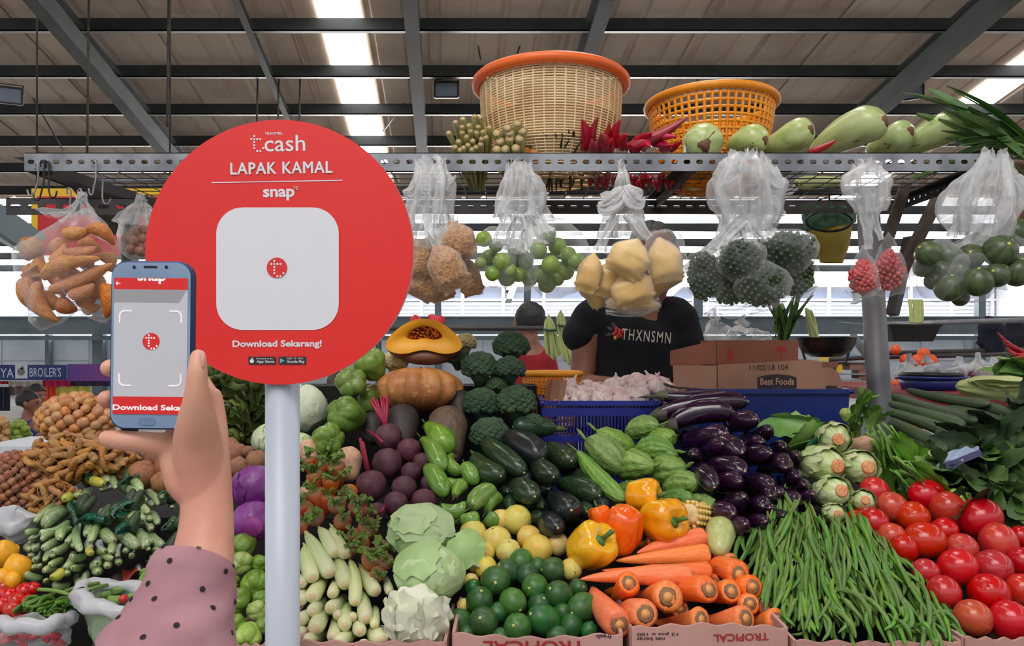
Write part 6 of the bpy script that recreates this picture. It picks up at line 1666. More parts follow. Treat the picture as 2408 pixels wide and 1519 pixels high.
Y = 1.08; K_tom.ball(at(290, 1408, Y), S(10, Y), 'bit of red tomato showing among the green chilies')
# crumpled bag and the newspaper
V, f = sheet_blob(44, 1232, 1.36, 58, 30, 34, .02, 22, 5)
m = MB(); m.add(V, f); tag(m.build('plastic_bag', M['film_white'], center=True), 'crumpled pale plastic bag above the lemons', 'bag')
m = MB(); p_ = [at(262, 1356, 1.25), at(330, 1322, 1.33), at(340, 1338, 1.28), at(268, 1386, 1.18)]
V = []
for i in range(7):
 for j in range(10):
  u_, w_ = i / 6, j / 9
  V.append((p_[0] * (1 - w_) + p_[1] * w_) * (1 - u_) + (p_[3] * (1 - w_) + p_[2] * w_) * u_ + Vector((0, 0, .006 * math.sin(w_ * 7 + u_ * 3))))
m.add(V, [(i * 10 + j, i * 10 + j + 1, (i + 1) * 10 + j + 1, (i + 1) * 10 + j) for i in range(6) for j in range(9)], [0 if 2 < j < 7 else (2 if j == 7 else 1) for i in range(6) for j in range(9)])
tag(m.build('printed_wrapper', [flat('wrapper_red', 190, 72, 54), flat('wrapper_dark', 60, 48, 52), M['white']], center=True), 'orange and dark printed wrapper between cucumbers and plastic bag', 'wrapper')
# bottom corner: bag of red fruit
V, f = sheet_blob(66, 1500, 1.08, 100, 70, 40, .012, 24, 9)
m = MB(); m.add(V, f); o = tag(m.build('plastic_bag', M['film'], center=True), 'clear plastic bag of red chilies in the bottom corner', 'bag')
rr_ = random.Random(4)
for k in range(26):
 x, y = rr_.uniform(-6, 150), rr_.uniform(1492, 1516)
 K_bud.put(at(x, y, 1.08), at(x + rr_.uniform(-30, 30), y + rr_.uniform(-6, 8), 1.09), S(8, 1.08), 'red chili inside the clear bag in the corner', 'red chilies in the corner bag')
m = MB(); m.tube(smooth_path([at(-10, 1466, 1.06), at(50, 1474, 1.04), at(110, 1470, 1.05), at(165, 1452, 1.1)], 14), .011, 10, fn=lambda A, T: 1 + .3 * np.sin(19 * A + T))
m.build('rolled_rim', M['film_white'], None, None, True).parent = None
rimo = bpy.data.objects['rolled_rim.001'] if 'rolled_rim.001' in bpy.data.objects else None
if rimo:
 loc = Vector(rimo.location); rimo.parent = o; rimo.location = loc - Vector(o.location)
# ------------------------------------------------------------------ right side: lettuce, leafy greens, long gourds
for k in range(6):
 q = cup_leaf(1.02 + .03 * (k % 2), .95, k * 1.05 + .3, -.25, .10, k + 40, ruff=.03)
 q.v = [v_ * np.array([1, 1, .56]) + np.array([0, 0, .02]) for v_ in q.v]
 q.al = [v_[:, 2] + .62 for v_ in q.v]
 q.tv = [np.stack([v_[:, 0], v_[:, 1], v_[:, 2] * 2], 1) for v_ in q.v]
 K_let.parts.append(('leaf', q.mesh('leaf', M['lettuce'])))
let = [(1962, 1030, 36, (1979, 1036), 'lettuce head under the green band, upper cut end'), (1938, 1092, 42, (1986, 1099), 'large lettuce head lower in the green band'), (2022, 1098, 38, (2054, 1099), 'lettuce head nearest the steel post'), (1958, 1158, 37, (1997, 1152), 'lettuce head above the bean heap'), (1962, 1208, 24, (1988, 1212), 'small lettuce head between beans and tomatoes'), (2030, 1178, 26, (2044, 1172), 'lettuce base half behind the first tomato')]
for x, y, r, (ex, ey), l in let:
 Y = PY(x, y, .03)
 d = (at(ex, ey, Y - .06) - at(x, y, Y)).normalized()
 c = at(x, y, Y)
 R = S(r, Y)
 o = K_let.put(c - d * R * 1.5, c + d * R * 1.15, R, l, 'lettuce heads')
def leaf_mesh(name, L, w, mt, seed, wave=.15, fold=.3, droop=.5, lobes=5):
 rnd = random.Random(seed)
 nu, nv = 12, 7
 V = []
 for i in range(nu):
  u_ = i / (nu - 1)
  ww = w * (math.sin(math.pi * min(1, .08 + .92 * u_)) ** .7) * (1 + .12 * math.sin(lobes * 6 * u_ + seed)) + .004
  for j in range(nv):
   s_ = (j / (nv - 1) - .5) * 2
   z = fold * ww * abs(s_) - droop * L * u_ * u_ * .5 + wave * ww * math.sin(9 * u_ + 3 * s_ + seed) * abs(s_)
   V.append((u_ * L, s_ * ww, z))
 mb = MB(); mb.add(V, [(i * nv + j, i * nv + j + 1, (i + 1) * nv + j + 1, (i + 1) * nv + j) for i in range(nu - 1) for j in range(nv - 1)])
 mb.tube([(u_ * L, 0, -.002 - droop * L * u_ * u_ * .5) for u_ in np.linspace(-.25, .92, 9)], list(np.linspace(.0045, .001, 9)), 6)
 return mb.mesh(name, mt)
LB = [leaf_mesh('leaf', .16, .045, M['leaf_bright'], k) for k in range(3)]
LM = [leaf_mesh('leaf', .14, .032, M['leaf'], k + 4) for k in range(3)]
LD = [leaf_mesh('leaf', .15, .034, M['leaf_dark'], k + 8) for k in range(3)]
LL = [leaf_mesh('leaf', .3, .012, M['leaf'], k + 12, .05, .5, .3, 0) for k in range(3)]
def bunch(name, px, py, Y, n, meshes, dirv, spread, label, cat='greens', seed=0, scale=1.0, group=None, roll=.8):
 rnd = random.Random(seed)
 t = empty(name, at(px, py, Y)); tag(t, label, cat, group)
 for k in range(n):
  d = (Vector(dirv).normalized() + Vector((rnd.gauss(0, spread), rnd.gauss(0, spread), rnd.gauss(0, spread)))).normalized()
  o = obj('leaf', meshes[k % len(meshes)], t)
  o.rotation_mode = 'QUATERNION'
  o.rotation_quaternion = d.to_track_quat('X', 'Z') @ Matrix.Rotation(rnd.gauss(0, roll), 3, 'X').to_quaternion()
  s_ = scale * rnd.uniform(.75, 1.15)
  o.scale = (s_, s_, s_)
  o.location = Vector((rnd.uniform(-1, 1), rnd.uniform(-1, 1), rnd.uniform(-1, 1))) * .02
 return t
bunch('lettuce_leaves', 1945, 1034, 1.68, 9, LB, (-1, .2, .15), .28, 'outer lettuce leaves sticking out toward the aubergines', 'leaves', 1, .8)
m = MB(); sp = smooth_path([at(*p) for p in ((1944, 1000, 1.66), (1930, 1026, 1.62), (1902, 1050, 1.60), (1890, 1090, 1.58), (1906, 1124, 1.54))], 16)
m.tube(sp, .0085, 8, flat=.5); tag(m.build('green_band', M['tape'], center=True), 'dark green band tied around the lettuce heads', 'band')
K_pr.ball(at(2030, 1048, 1.66), S(24, 1.66), 'white radish end beside the steel post', None, (.4, -.8, .1), h=1.5, name='white_radish', cat='radish')
for k, (x, y, l) in enumerate(((2020, 962, 'leafy celery head left of the steel post, upper one'), (2034, 1004, 'leafy celery head left of the steel post, lower one'))):
 t = bunch('leafy_celery', x, y, 1.74, 8, LB, (.1, -.4, .5), .55, l, 'celery', 20 + k, .36)
 o = obj('base', K_chp.bodies[k], t, (-S(8, 1.78), .04, -S(18, 1.78))); o.scale = (S(18, 1.78), S(18, 1.78), S(36, 1.78))
bunch('mustard_greens', 2090, 1040, 1.58, 14, LB, (.42, -.25, -.75), .22, 'bright green serrated leaves hanging before the steel post', 'greens', 3, .78)
bunch('mustard_greens', 2140, 1110, 1.48, 10, LB, (.5, -.3, -.5), .35, 'bright green leaves just behind the tomato heap', 'greens', 4, .7)
for k, (x, y, sp_, l) in enumerate(((2220, 1120, .35, 'leafy greens right behind the tomatoes'), (2330, 1130, .4, 'leafy greens behind the largest tomato'), (2390, 1070, .4, 'leafy greens at the edge level with the plastic bag'), (2300, 1070, .45, 'leafy greens just right of the plastic bag'),
          (2390, 1180, .35, 'leafy greens at the edge beside the tomatoes'), (2260, 1150, .3, 'leafy greens tied behind the tomato heap'), (2360, 1010, .4, 'dark greens under the pale cabbage'), (2270, 1030, .4, 'dark greens behind the plastic bag'), (2400, 960, .4, 'dark greens at the edge below the pale cabbage'), (2330, 1200, .3, 'leafy greens touching the largest tomato'))):
 bunch('leafy_greens', x, y, PY(x, y, -.01), 18, (LM if k % 3 else LM + LD) if k < 6 else LD, (-.6 + .3 * (k % 3), -.45, -.1), .45, l, 'greens', 40 + k, .8, 'leafy greens on the right')
for k, (x, y) in enumerate(((2242, 1160), (2256, 1176), (2272, 1168), (2262, 1154))):
 Y = PY(x, y, .03); K_chp.ball(at(x, y, Y), S(12, Y), 'pale stalk end of the tied greens, ' + ('leftmost', 'lowest', 'rightmost', 'uppermost')[k], 'pale stalk ends behind tomatoes', (0, -1, .2), name='stalk_end', cat='stalk')
lg = [((2096, 930), (2300, 990), 17, 1.9, 1.68, 'long ridged gourd on top of the long gourds'), ((2090, 948), (2270, 1000), 15, 1.9, 1.66, 'long ridged gourd second from top'), ((2086, 968), (2262, 1030), 16, 1.86, 1.62, 'long ridged gourd third from top'), ((2092, 990), (2226, 1060), 17, 1.82, 1.56, 'long ridged gourd curving down to the plastic bag'),
  ((2090, 1020), (2190, 1056), 16, 1.78, 1.6, 'short looking long gourd beside the post'), ((2130, 916), (2330, 950), 14, 2.0, 1.8, 'long ridged gourd behind, under the pale cabbage'), ((2180, 926), (2390, 978), 15, 2.0, 1.76, 'dark long gourd toward the edge'), ((2220, 960), (2400, 1020), 18, 1.9, 1.7, 'dark long gourd in shade at the edge'),
  ((2094, 1006), (2250, 1052), 14, 1.84, 1.6, 'long ridged gourd just above the curving one'), ((2150, 960), (2310, 1040), 18, 1.92, 1.66, 'shaded long gourd behind the front ones')]
for a, b, r, Y0, Y1, l in lg:
 K_lgd.put(at(*a, Y0), at(*b, Y1), S(r, 1.75), l, 'long dark ridged gourds')
K_pale.put(at(2160, 1090, 1.56), at(2216, 1068, 1.6), S(20, 1.56), 'pale tan root end between greens and plastic bag', None, name='pale_root', cat='root')
K_pale.put(at(2066, 1086, 1.6), at(2092, 1076, 1.6), S(16, 1.56), 'tan root end at the foot of the steel post', None, name='pale_root', cat='root')
# pale napa cabbage
Y = 2.0
t = empty('napa_cabbage', at(2345, 912, Y)); tag(t, 'long pale napa cabbage lying behind the dark gourds', 'cabbage')
o = obj('head', unit('head', prof_pts([0, .05, .3, .7, .95, 1], [.2, .5, .9, 1, .7, .2]), M['napa'], 16, 26, lump=.12, fn=lambda A, T: 1 + .04 * np.cos(7 * T)), t)
o.rotation_euler = (0, math.pi / 2 + .03, 0); o.scale = (S(30, Y), S(34, Y), S(190, Y))
for k in range(4):
 lf = obj('leaf', leaf_mesh('leaf', S(150, Y), S(26, Y), M['napa'], k, .1, -.5, .1), t); lf.rotation_euler = (k * .4 - .6, -.1, 3.1); lf.location = (S(70, Y), -.02 - .01 * k, .012)
# bluish plastic bag with print
V, f = sheet_blob(2244, 1078, 1.5, 64, 22, 16, .012, 30, 14)
ang = R_(25)
c = np.array(at(2244, 1078, 1.5)); V = (V - c) @ np.array([[math.cos(ang), 0, math.sin(ang)], [0, 1, 0], [-math.sin(ang), 0, math.cos(ang)]]) + c
m = MB(); m.add(V, f); o = m.build('plastic_bag', flat('bluish_plastic', 150, 166, 196, rough=.35, bump=.3, bscale=20), center=True); tag(o, 'crumpled bluish plastic bag with a print among the greens', 'bag')
m = MB(); sp = [Vector((-.036 + .012 * k, -.024 + .001 * (k % 2), -.011 + .0048 * k)) for k in range(7)]
for a, b in zip(sp[:-1], sp[1:]): m.add([a + Vector((.002, 0, -.007)), b + Vector((.002, 0, -.007)), b + Vector((-.002, 0, .006)), a + Vector((-.002, 0, .006))], [(0, 1, 2, 3)])
m.build('print_patch', flat('print_violet', 84, 78, 120), o)
# ------------------------------------------------------------------ garlic crate, baskets, boxes, tub, pan
def crate(name, x0, x1, y0, y1, ztop, zbot, mt, label, cat, slots=(30, 3), taper=.03, rim=.014):
 t = empty(name, ((x0 + x1) / 2, (y0 + y1) / 2, zbot)); tag(t, label, cat)
 cx, cy = (x0 + x1) / 2, (y0 + y1) / 2
 H = ztop - zbot
 m = MB()
 for nx_, (ax, ay, bx, by) in enumerate(((x0, y0, x1, y0), (x1, y0, x1, y1), (x1, y1, x0, y1), (x0, y1, x0, y0))):
  a, b = Vector((ax - cx, ay - cy, 0)), Vector((bx - cx, by - cy, 0))
  L = (b - a).length
  n = max(6, int(slots[0] * L / (x1 - x0))) if slots else 0
  ins = lambda p, z: Vector((p.x * (1 - taper * (1 - z / H)), p.y * (1 - taper * (1 - z / H)), z))
  if not slots:
   m.add([ins(a, 0), ins(b, 0), ins(b, H), ins(a, H)], [(0, 1, 2, 3)], smooth=False)
   o2 = [p * .97 for p in (ins(a, 0), ins(b, 0), ins(b, H), ins(a, H))]
   m.add(o2, [(3, 2, 1, 0)], smooth=False)
  else:
   for k in range(n + 1):
    p = a + (b - a) * (k / n); m.bar(ins(p, 0), ins(p, H), .0045, .004, up=(a - b).normalized())
   for r_ in range(slots[1] + 1):
    z = H * (.02 + .88 * r_ / slots[1]); w = .016 if r_ < slots[1] else .02
    m.bar(ins(a, z), ins(b, z), .0035, w)
 o = m.build('wall', mt, t)
 m = MB(); m.box((x0 - cx + .02, y0 - cy + .02, 0), (x1 - cx - .02, y1 - cy - .02, .004)); m.build('base', mt, t)
 m = MB()
 q = [Vector((p[0] - cx, p[1] - cy, H)) for p in ((x0, y0), (x1, y0), (x1, y1), (x0, y1))]
 for a, b in zip(q, q[1:] + q[:1]): m.bar(a + (a - b).normalized() * rim * .4, b + (b - a).normalized() * rim * .4, rim, .012)
 for p in q: m.tube([p + Vector((0, 0, -.006)), p + Vector((0, 0, .006))], rim * .6, 10)
 m.build('rim', mt, t)
 return t
p0, p1 = at(1276, 948, 1.84), at(1552, 948, 1.84)
crate('plastic_crate', p0.x, p1.x, 1.84, 2.06, p0.z, CZ - .37, M['blue_crate'], 'violet blue slotted plastic crate full of garlic', 'crate', (34, 3))
rg = random.Random(8)
gar = []
for row, (yy, Yg, n, x0, x1) in enumerate(((940, 1.865, 8, 1316, 1510), (924, 1.92, 9, 1312, 1520), (910, 1.98, 8, 1330, 1560), (898, 2.03, 5, 1440, 1570))):
 for k in range(n):
  gar.append((x0 + (x1 - x0) * (k + .5) / n + rg.uniform(-5, 5), yy + rg.uniform(-5, 5), Yg))
gar += [(1440, 906, 1.95), (1538, 902, 2.0), (1572, 914, 2.02), (1330, 926, 1.95)]
lab = rowlab([(a, b) for a, b, c_ in gar], 'white garlic bulb', 'the garlic crate', 9)
for (x, y, Yg), l in zip(gar, lab):
 r = S(rg.uniform(20, 25), Yg)
 K_gar.ball(at(x, y, Yg), r, l, 'garlic bulbs in the crate', (rg.uniform(-.8, .8), rg.uniform(-.6, .4), rg.uniform(.1, 1)), h=.85)
K_twig.put(at(1560, 902, 1.98), at(1616, 912, 1.96), .005, 'dry garlic stalk pointing at the cardboard box', None, name='garlic_stalk', cat='stalk')
m = MB(); a = at(1286, 950, 1.86)
V = []
for i in range(5):
 for j in range(8):
  V.append(at(1278 + 48 * i / 4 + 8 * (j / 7), 950 - 56 * j / 7, 1.86 + .03 * math.sin(i * 1.5) + .01 * j / 7))
m.add(V, [(i * 8 + j, i * 8 + j + 1, (i + 1) * 8 + j + 1, (i + 1) * 8 + j) for i in range(4) for j in range(7)], smooth=False)
tag(m.build('cardboard_piece', M['cardboard'], center=True), 'folded piece of cardboard in the corner of the garlic crate', 'cardboard')
def round_basket(name, px, Y, zrim, rrim, zbot, rbot, prof, nv, nh, mt, rimmt, label, rimr, rw=.0022, solid=None, feet=True):
 c = at(px, 800, Y)
 t = empty(name, (c.x, Y, zbot)); tag(t, label, 'basket')
 H = zrim - zbot
 rad = lambda u_: np.interp(u_, *prof) * rrim
 m = MB()
 for k in range(nv):
  th = 2 * math.pi * k / nv
  m.tube([(rad(u_) * math.cos(th), rad(u_) * math.sin(th), u_ * H) for u_ in np.linspace(0, 1, 9)], rw, 4)
 for k in range(nh + 1):
  u_ = k / nh
  m.tube([(rad(u_) * math.cos(th), rad(u_) * math.sin(th), u_ * H) for th in np.linspace(0, 2 * math.pi, 49)], rw, 4, cap=False)
 for k in range(6):
  m.tube([(rad(0) * q * math.cos(k * math.pi / 6), rad(0) * q * math.sin(k * math.pi / 6), 0) for q in (-1, 0, 1)], rw * 1.4, 4)
 for q in (.25, .5, .75): m.tube([(rad(0) * q * math.cos(th), rad(0) * q * math.sin(th), 0) for th in np.linspace(0, 2 * math.pi, 33)], rw * 1.4, 4, cap=False)
 o = m.build('weave', mt, t); o['kind'] = 'stuff'
 if solid:
  for u0, u1 in solid:
   m = MB(); us = np.linspace(u0, u1, 6)
   V = [(rad(u_) * .985 * math.cos(th), rad(u_) * .985 * math.sin(th), u_ * H) for u_ in us for th in np.linspace(0, 2 * math.pi, 48, endpoint=False)]
   m.add(V, [(i * 48 + j, i * 48 + (j + 1) % 48, (i + 1) * 48 + (j + 1) % 48, (i + 1) * 48 + j) for i in range(5) for j in range(48)]); m.build('solid_band', mt, t)
 m = MB(); m.tube([(rrim * math.cos(th), rrim * math.sin(th), H) for th in np.linspace(0, 2 * math.pi, 65)], rimr, 12, cap=False, flat=1.0); m.build('rim', rimmt, t)
 return t
round_basket('plastic_basket', 1298, 2.12, CZ + (CY - 878) / F * 2.12, S(68, 2.12), CZ - .37, .06, ([0, .3, 1], [.7, .86, 1]), 44, 16, M['yellow_basket'], M['yellow_basket'], 'round orange yellow basket standing behind the garlic crate', .008, .0024, [(0, .3)])
# blue tub and boxes
p0, p1 = at(1640, 924, 1.92), at(1998, 920, 1.92)
tub = crate('plastic_tub', p0.x, p1.x, 1.92, 2.26, p1.z, CZ - .37, M['blue_bin'], 'deep blue plastic tub carrying the cardboard boxes', 'tub', None, .05, .022)
def box(name, pts, Y0, Y1, z0, z1, mt, label, open_top=True, th=.004):
 """A carton: pts = outline corners (px at Y) left and right front, extruded to Y1."""
 xa, xb = pts
 t = empty(name, ((xa + xb) / 2, (Y0 + Y1) / 2, z0)); tag(t, label, 'box')
 cx, cy = (xa + xb) / 2, (Y0 + Y1) / 2
 for nm, lo, hi in (('front_panel', (xa - cx, Y0 - cy, 0), (xb - cx, Y0 - cy + th, z1 - z0)), ('back_panel', (xa - cx, Y1 - cy - th, 0), (xb - cx, Y1 - cy, z1 - z0)), ('side_panel', (xa - cx, Y0 - cy + th, 0), (xa - cx + th, Y1 - cy - th, z1 - z0)), ('side_panel', (xb - cx - th, Y0 - cy + th, 0), (xb - cx, Y1 - cy - th, z1 - z0)), ('bottom', (xa - cx + th, Y0 - cy + th, 0), (xb - cx - th, Y1 - cy - th, th))):
  m = MB(); m.box(lo, hi); m.build(nm, mt, t)
 return t
Yx = 1.97
za, zb_ = CZ + (CY - 928) / F * Yx, CZ + (CY - 853) / F * Yx
xa, xb = at(1688, 0, Yx).x, at(1985, 0, Yx).x
bf = empty('carton', ((xa + xb) / 2, Yx + .1, za)); tag(bf, 'brown carton with a dark lettered badge resting in the blue tub', 'box')
ox, oy = (xa + xb) / 2, Yx + .1
w_ = xb - xa
fp = [(-w_ / 2, 0), (w_ / 2, 0), (w_ / 2 - .004, .03), (w_ / 2 - .016, .062), (w_ / 2 - .055, zb_ - za + .0), (w_ / 2 - .09, zb_ - za + .008), (-w_ / 2 + .12, zb_ - za - .0), (-w_ / 2, zb_ - za - .006)]
m = MB(); plate(fp, -.1, m, 0, -.095); m.build('front_panel', M['cardboard'], bf)
m = MB(); plate([(x, z) for x, z in fp], .1, m, 0, .105); m.build('back_panel', M['cardboard'], bf)
m = MB()
top = fp[2:]
for (ax, az), (bx, bz) in zip(fp[1:], fp[2:] + fp[:1]):
 m.add([(ax, -.095, az), (bx, -.095, bz), (bx, .1, bz), (ax, .1, az)], [(0, 1, 2, 3)], smooth=False)
m.build('top_flap', M['cardboard_dark'], bf)
m = MB(); fl = [(-w_ / 2 - .003, -.1, 0), (-w_ / 2 - .11, -.06, .0), (-w_ / 2 - .113, -.06, zb_ - za - .008), (-w_ / 2 - .003, -.1, zb_ - za - .008)]
m.add(fl + [(x, y + .004, z) for x, y, z in fl], [(0, 3, 2, 1), (4, 5, 6, 7), (0, 1, 5, 4), (1, 2, 6, 5), (2, 3, 7, 6), (3, 0, 4, 7)], smooth=False); m.build('side_flap', M['cardboard'], bf)
m = MB(); bw, bh = S(92, Yx), S(40, Yx)
hx = [(-bw / 2, -bh * .32), (-bw / 2, bh * .32), (-bw * .3, bh * .45), (0, bh * .5), (bw * .3, bh * .45), (bw / 2, bh * .32), (bw / 2, -bh * .32), (bw * .3, -bh * .45), (0, -bh * .5), (-bw * .3, -bh * .45)]
plate(hx, -.1006, m)
bd = m.build('badge', M['ink_dark'], bf, (at(1827, 0, Yx).x - ox, 0, (928 - 900) / F * Yx))
put_text('Best Foods', 0, -3, 80, 16, .025, par=bd, ox=0, oy=0, Y=Yx, y=-.101, mt=flat('badge_letter', 190, 150, 130), rot=0)
put_text('FOODS', 0, 13, 20, 5, .0, par=bd, ox=0, oy=0, Y=Yx, y=-.101, mt=flat('badge_small', 130, 100, 90), rot=0)
o = put_text('11/02/18 104', 0, 0, 90, 13, .0, par=bf, ox=0, oy=0, Y=Yx, y=-.1005, mt=M['ink_dark'], rot=-1); o.location.x = at(1808, 0, Yx).x - ox; o.location.z = (928 - 864) / F * Yx
m = MB(); plate(rrect(S(36, Yx), S(12, Yx), .001, 2), -.1004, m); m.build('printed_mark', M['cardboard_dark'], bf, (at(1952, 0, Yx).x - ox, 0, (928 - 858) / F * Yx))
m = MB(); plate(rrect(S(26, Yx), S(12, Yx), .001, 2), -.1004, m); m.build('printed_mark', M['ink_dark'], bf, (at(1955, 0, Yx).x - ox, 0, (928 - 913) / F * Yx))
# upper carton
z2, z3 = zb_ - .004, CZ + (CY - 800) / F * 2.02
xa, xb = at(1686, 0, 2.02).x, at(1877, 0, 2.02).x
b2 = box('carton', (xa, xb), 2.02, 2.2, z2, z3, M['cardboard_dark'], 'red brown open carton with red symbols, on top of the lettered carton')
m = MB(); fl = [(xa - (xa + xb) / 2 - .002, -.09, .0), (xa - (xa + xb) / 2 - .115, -.02, -.006), (xa - (xa + xb) / 2 - .115, -.02, .036), (xa - (xa + xb) / 2 - .002, -.09, z3 - z2)]
m.add(fl + [(x, y + .004, z) for x, y, z in fl], [(0, 3, 2, 1), (4, 5, 6, 7), (0, 1, 5, 4), (1, 2, 6, 5), (2, 3, 7, 6), (3, 0, 4, 7)], smooth=False); m.build('side_flap', M['cardboard_dark'], b2)
bx = (xa + xb) / 2
sx = lambda px: at(px, 0, 2.02).x - bx
sz_ = lambda py: CZ + (CY - py) / F * 2.02 - z2
m = MB(); plate([(sx(1710), sz_(848)), (sx(1710), sz_(828)), (sx(1717), sz_(817)), (sx(1724), sz_(828)), (sx(1724), sz_(848))], -.0905, m); m.build('bottle_symbol', M['ink_red'], b2)
m = MB(); plate([(sx(1837) + S(14, 2.02) * math.cos(a), sz_(826) + S(12, 2.02) * math.sin(a)) for a in np.linspace(0, math.pi, 12)], -.0905, m); plate([(sx(1835.5), sz_(840)), (sx(1835.5), sz_(826)), (sx(1838.5), sz_(826)), (sx(1838.5), sz_(840))], -.0905, m); m.build('umbrella_symbol', M['ink_red'], b2)
# scale pan
pan = empty('scale_pan', at(1942, 800, 2.2)); tag(pan, 'dark metal weighing pan beside the upper carton', 'pan')
m = MB(); rr = S(66, 2.2)
prof = [(.0, -.052), (.5, -.05), (.8, -.036), (.95, -.014), (1.0, .006), (1.03, .008), (.97, .004), (.9, -.012), (.5, -.044), (0, -.047)]
V = [(rr * r_ * math.cos(th), rr * r_ * math.sin(th), z) for r_, z in prof for th in np.linspace(0, 2 * math.pi, 40, endpoint=False)]
m.add(V, [(i * 40 + j, i * 40 + (j + 1) % 40, (i + 1) * 40 + (j + 1) % 40, (i + 1) * 40 + j) for i in range(len(prof) - 1) for j in range(40)]); m.build('bowl', mat('dark_pan_metal', C(84, 76, 74), C(60, 54, 54), rough=.3, metal=.6, scale=6, space='obj'), pan)
m = MB()
for sx_ in (-1, 1): m.bar((sx_ * rr * .95, 0, .0), (sx_ * rr * .7, 0, -.07), .01, .004)
m.bar((-rr * .7, 0, -.07), (rr * .7, 0, -.07), .012, .006); m.tube([(0, 0, -.07), (0, 0, -.24)], .03, 10); m.build('stand', M['rail_dark'], pan)
# cardboard trays along the front edge
def tray(x0, x1, ytop, Y, label, words, dents=0):
 xa, xb = at(x0, 0, Y).x, at(x1, 0, Y).x
 zt_ = CZ + (CY - ytop) / F * Y
 t = empty('cardboard_tray', ((xa + xb) / 2, Y, zt_ - .12)); tag(t, label, 'tray')
 n = 24
 w = xb - xa
 top = [(-w / 2 + w * k / n, .12 + .0025 * math.sin(k * 1.3) - dents * .012 * math.exp(-((k - 12) / 9) ** 2)) for k in range(n + 1)]
 m = MB(); plate([(-w / 2, 0), (w / 2, 0)] + top[::-1], 0, m, 0, .005); m.build('front_panel', M['cardboard_pale'], t)
 for s_ in (-1, 1):
  m = MB(); m.box((s_ * w / 2 - .0025, .005, 0), (s_ * w / 2 + .0025, .16, .12)); m.build('side_panel', M['cardboard_pale'], t)
 for body, px, py, ww, hh, mt, rot in words:
  me = text_mesh(body, S(ww, Y), S(hh, Y), .02, mt=mt)
  o = obj('lettering', me, t, (at(px, 0, Y).x - (xa + xb) / 2, -.0006, CZ + (CY - py) / F * Y - (zt_ - .12))); o.rotation_euler = (0, math.radians(rot), 0)
 return t
tray(1066, 1462, 1490, 1.075, 'cardboard tray under the limes with upside-down red lettering', [('TROPICAL', 1256, 1520, 240, 28, M['ink_red'], 180), ('fresh', 1420, 1496, 36, 10, M['ink_dark'], 180)], .6)
tray(1486, 1852, 1478, 1.085, 'cardboard tray under the carrots with upside-down lettering', [('TROPICAL', 1742, 1498, 130, 18, M['ink_red'], 178), ('12 pcs x 100', 1546, 1490, 96, 9, M['ink_dark'], 180), ('net berat', 1530, 1502, 66, 8, M['ink_dark'], 180)], -.5)
tray(700, 1046, 1508, 1.075, 'brown cardboard tray under the baby corn and white cabbage', [], .2)
tray(1872, 2260, 1508, 1.075, 'cardboard tray under the green beans', [], .2)
tray(2270, 2480, 1500, 1.09, 'cardboard tray under the tomatoes at the edge', [], .2)
tray(520, 640, 1514, 1.08, 'cardboard tray under the chayotes behind the pole', [], .2)
# ------------------------------------------------------------------ slotted steel shelf over the stall
YF, YB = 1.75, 2.23
XL, XR = at(58, 0, YF).x, at(2372, 0, YF).x
ZT, ZB = CZ + (CY - 359) / F * YF, CZ + (CY - 402) / F * YF
shelf = empty('steel_shelf', ((XL + XR) / 2, (YF + YB) / 2, 0)); tag(shelf, 'slotted angle steel shelf hanging over the vegetable stall', 'shelf')
sx0, sy0 = (XL + XR) / 2, (YF + YB) / 2
def slotted(L, h, n, slot_w, slot_h, flange, mt, name, zc=.5):
 """A strip of slotted angle along +x from 0 to L: real slots, and a flange going back."""
 m = MB()
 p = L / n
 zs0, zs1 = h * zc - slot_h / 2, h * zc + slot_h / 2
 th = .002
 for k in range(n):
  x0, x1 = k * p, (k + 1) * p
  c = (x0 + x1) / 2
  ring = [(c + (slot_w / 2 - slot_h / 2) * s + slot_h / 2 * math.cos(a), h * zc + slot_h / 2 * math.sin(a)) for s, a0 in ((1, -90), (-1, 90)) for a in [math.radians(a0 + 30 * q) for q in range(7)]]
  outer = [(x1, 0), (x1, h * .25), (x1, h * .4), (x1, h * .5), (x1, h * .6), (x1, h * .75), (x1, h), (x0, h), (x0, h * .75), (x0, h * .6), (x0, h * .5), (x0, h * .4), (x0, h * .25), (x0, 0)]
  V = [(x, 0, z) for x, z in outer] + [(x, 0, z) for x, z in ring] + [(x, th, z) for x, z in ring]
  f = [(i, (i + 1) % 14, 14 + (i + 1) % 14, 14 + i) for i in range(14)] + [(14 + i, 14 + (i + 1) % 14, 28 + (i + 1) % 14, 28 + i) for i in range(14)]
  m.add(V, f, smooth=False)
  V2 = [(x, th, z) for x, z in outer] + [(x, th, z) for x, z in ring]
  m.add(V2, [(14 + i, 14 + (i + 1) % 14, (i + 1) % 14, i) for i in range(14)], smooth=False)
 if flange > 0: m.box((0, 0, h - .002), (L, flange, h))
 elif flange < 0: m.box((0, 0, 0), (L, -flange, .002))
 m.box((-.001, 0, 0), (0, th, h)); m.box((L, 0, 0), (L + .001, th, h))
 return m
fr = slotted(XR - XL, ZT - ZB, 78, .017, .0105, .035, M['galv'], 'front_rail').build('front_rail', M['galv'], shelf, (XL - sx0, YF - sy0, ZB))
slotted(XR - XL, .04, 60, .022, .008, .03, M['rail_dark'], 'rear_rail').build('rear_rail', M['rail_dark'], shelf, (XL - sx0, YB - sy0, ZB - .012))
for k, x in enumerate((XL, XR, at(1545, 0, YB).x)):
 m = slotted(YB - YF, .036, 16, .012, .009, .03, M['rail_dark'], 'side_rail')
 o = m.build('side_rail', M['rail_dark'], shelf, (x - sx0, YF + .004 - sy0, ZB)); o.rotation_euler = (0, 0, math.pi / 2)
m = MB()
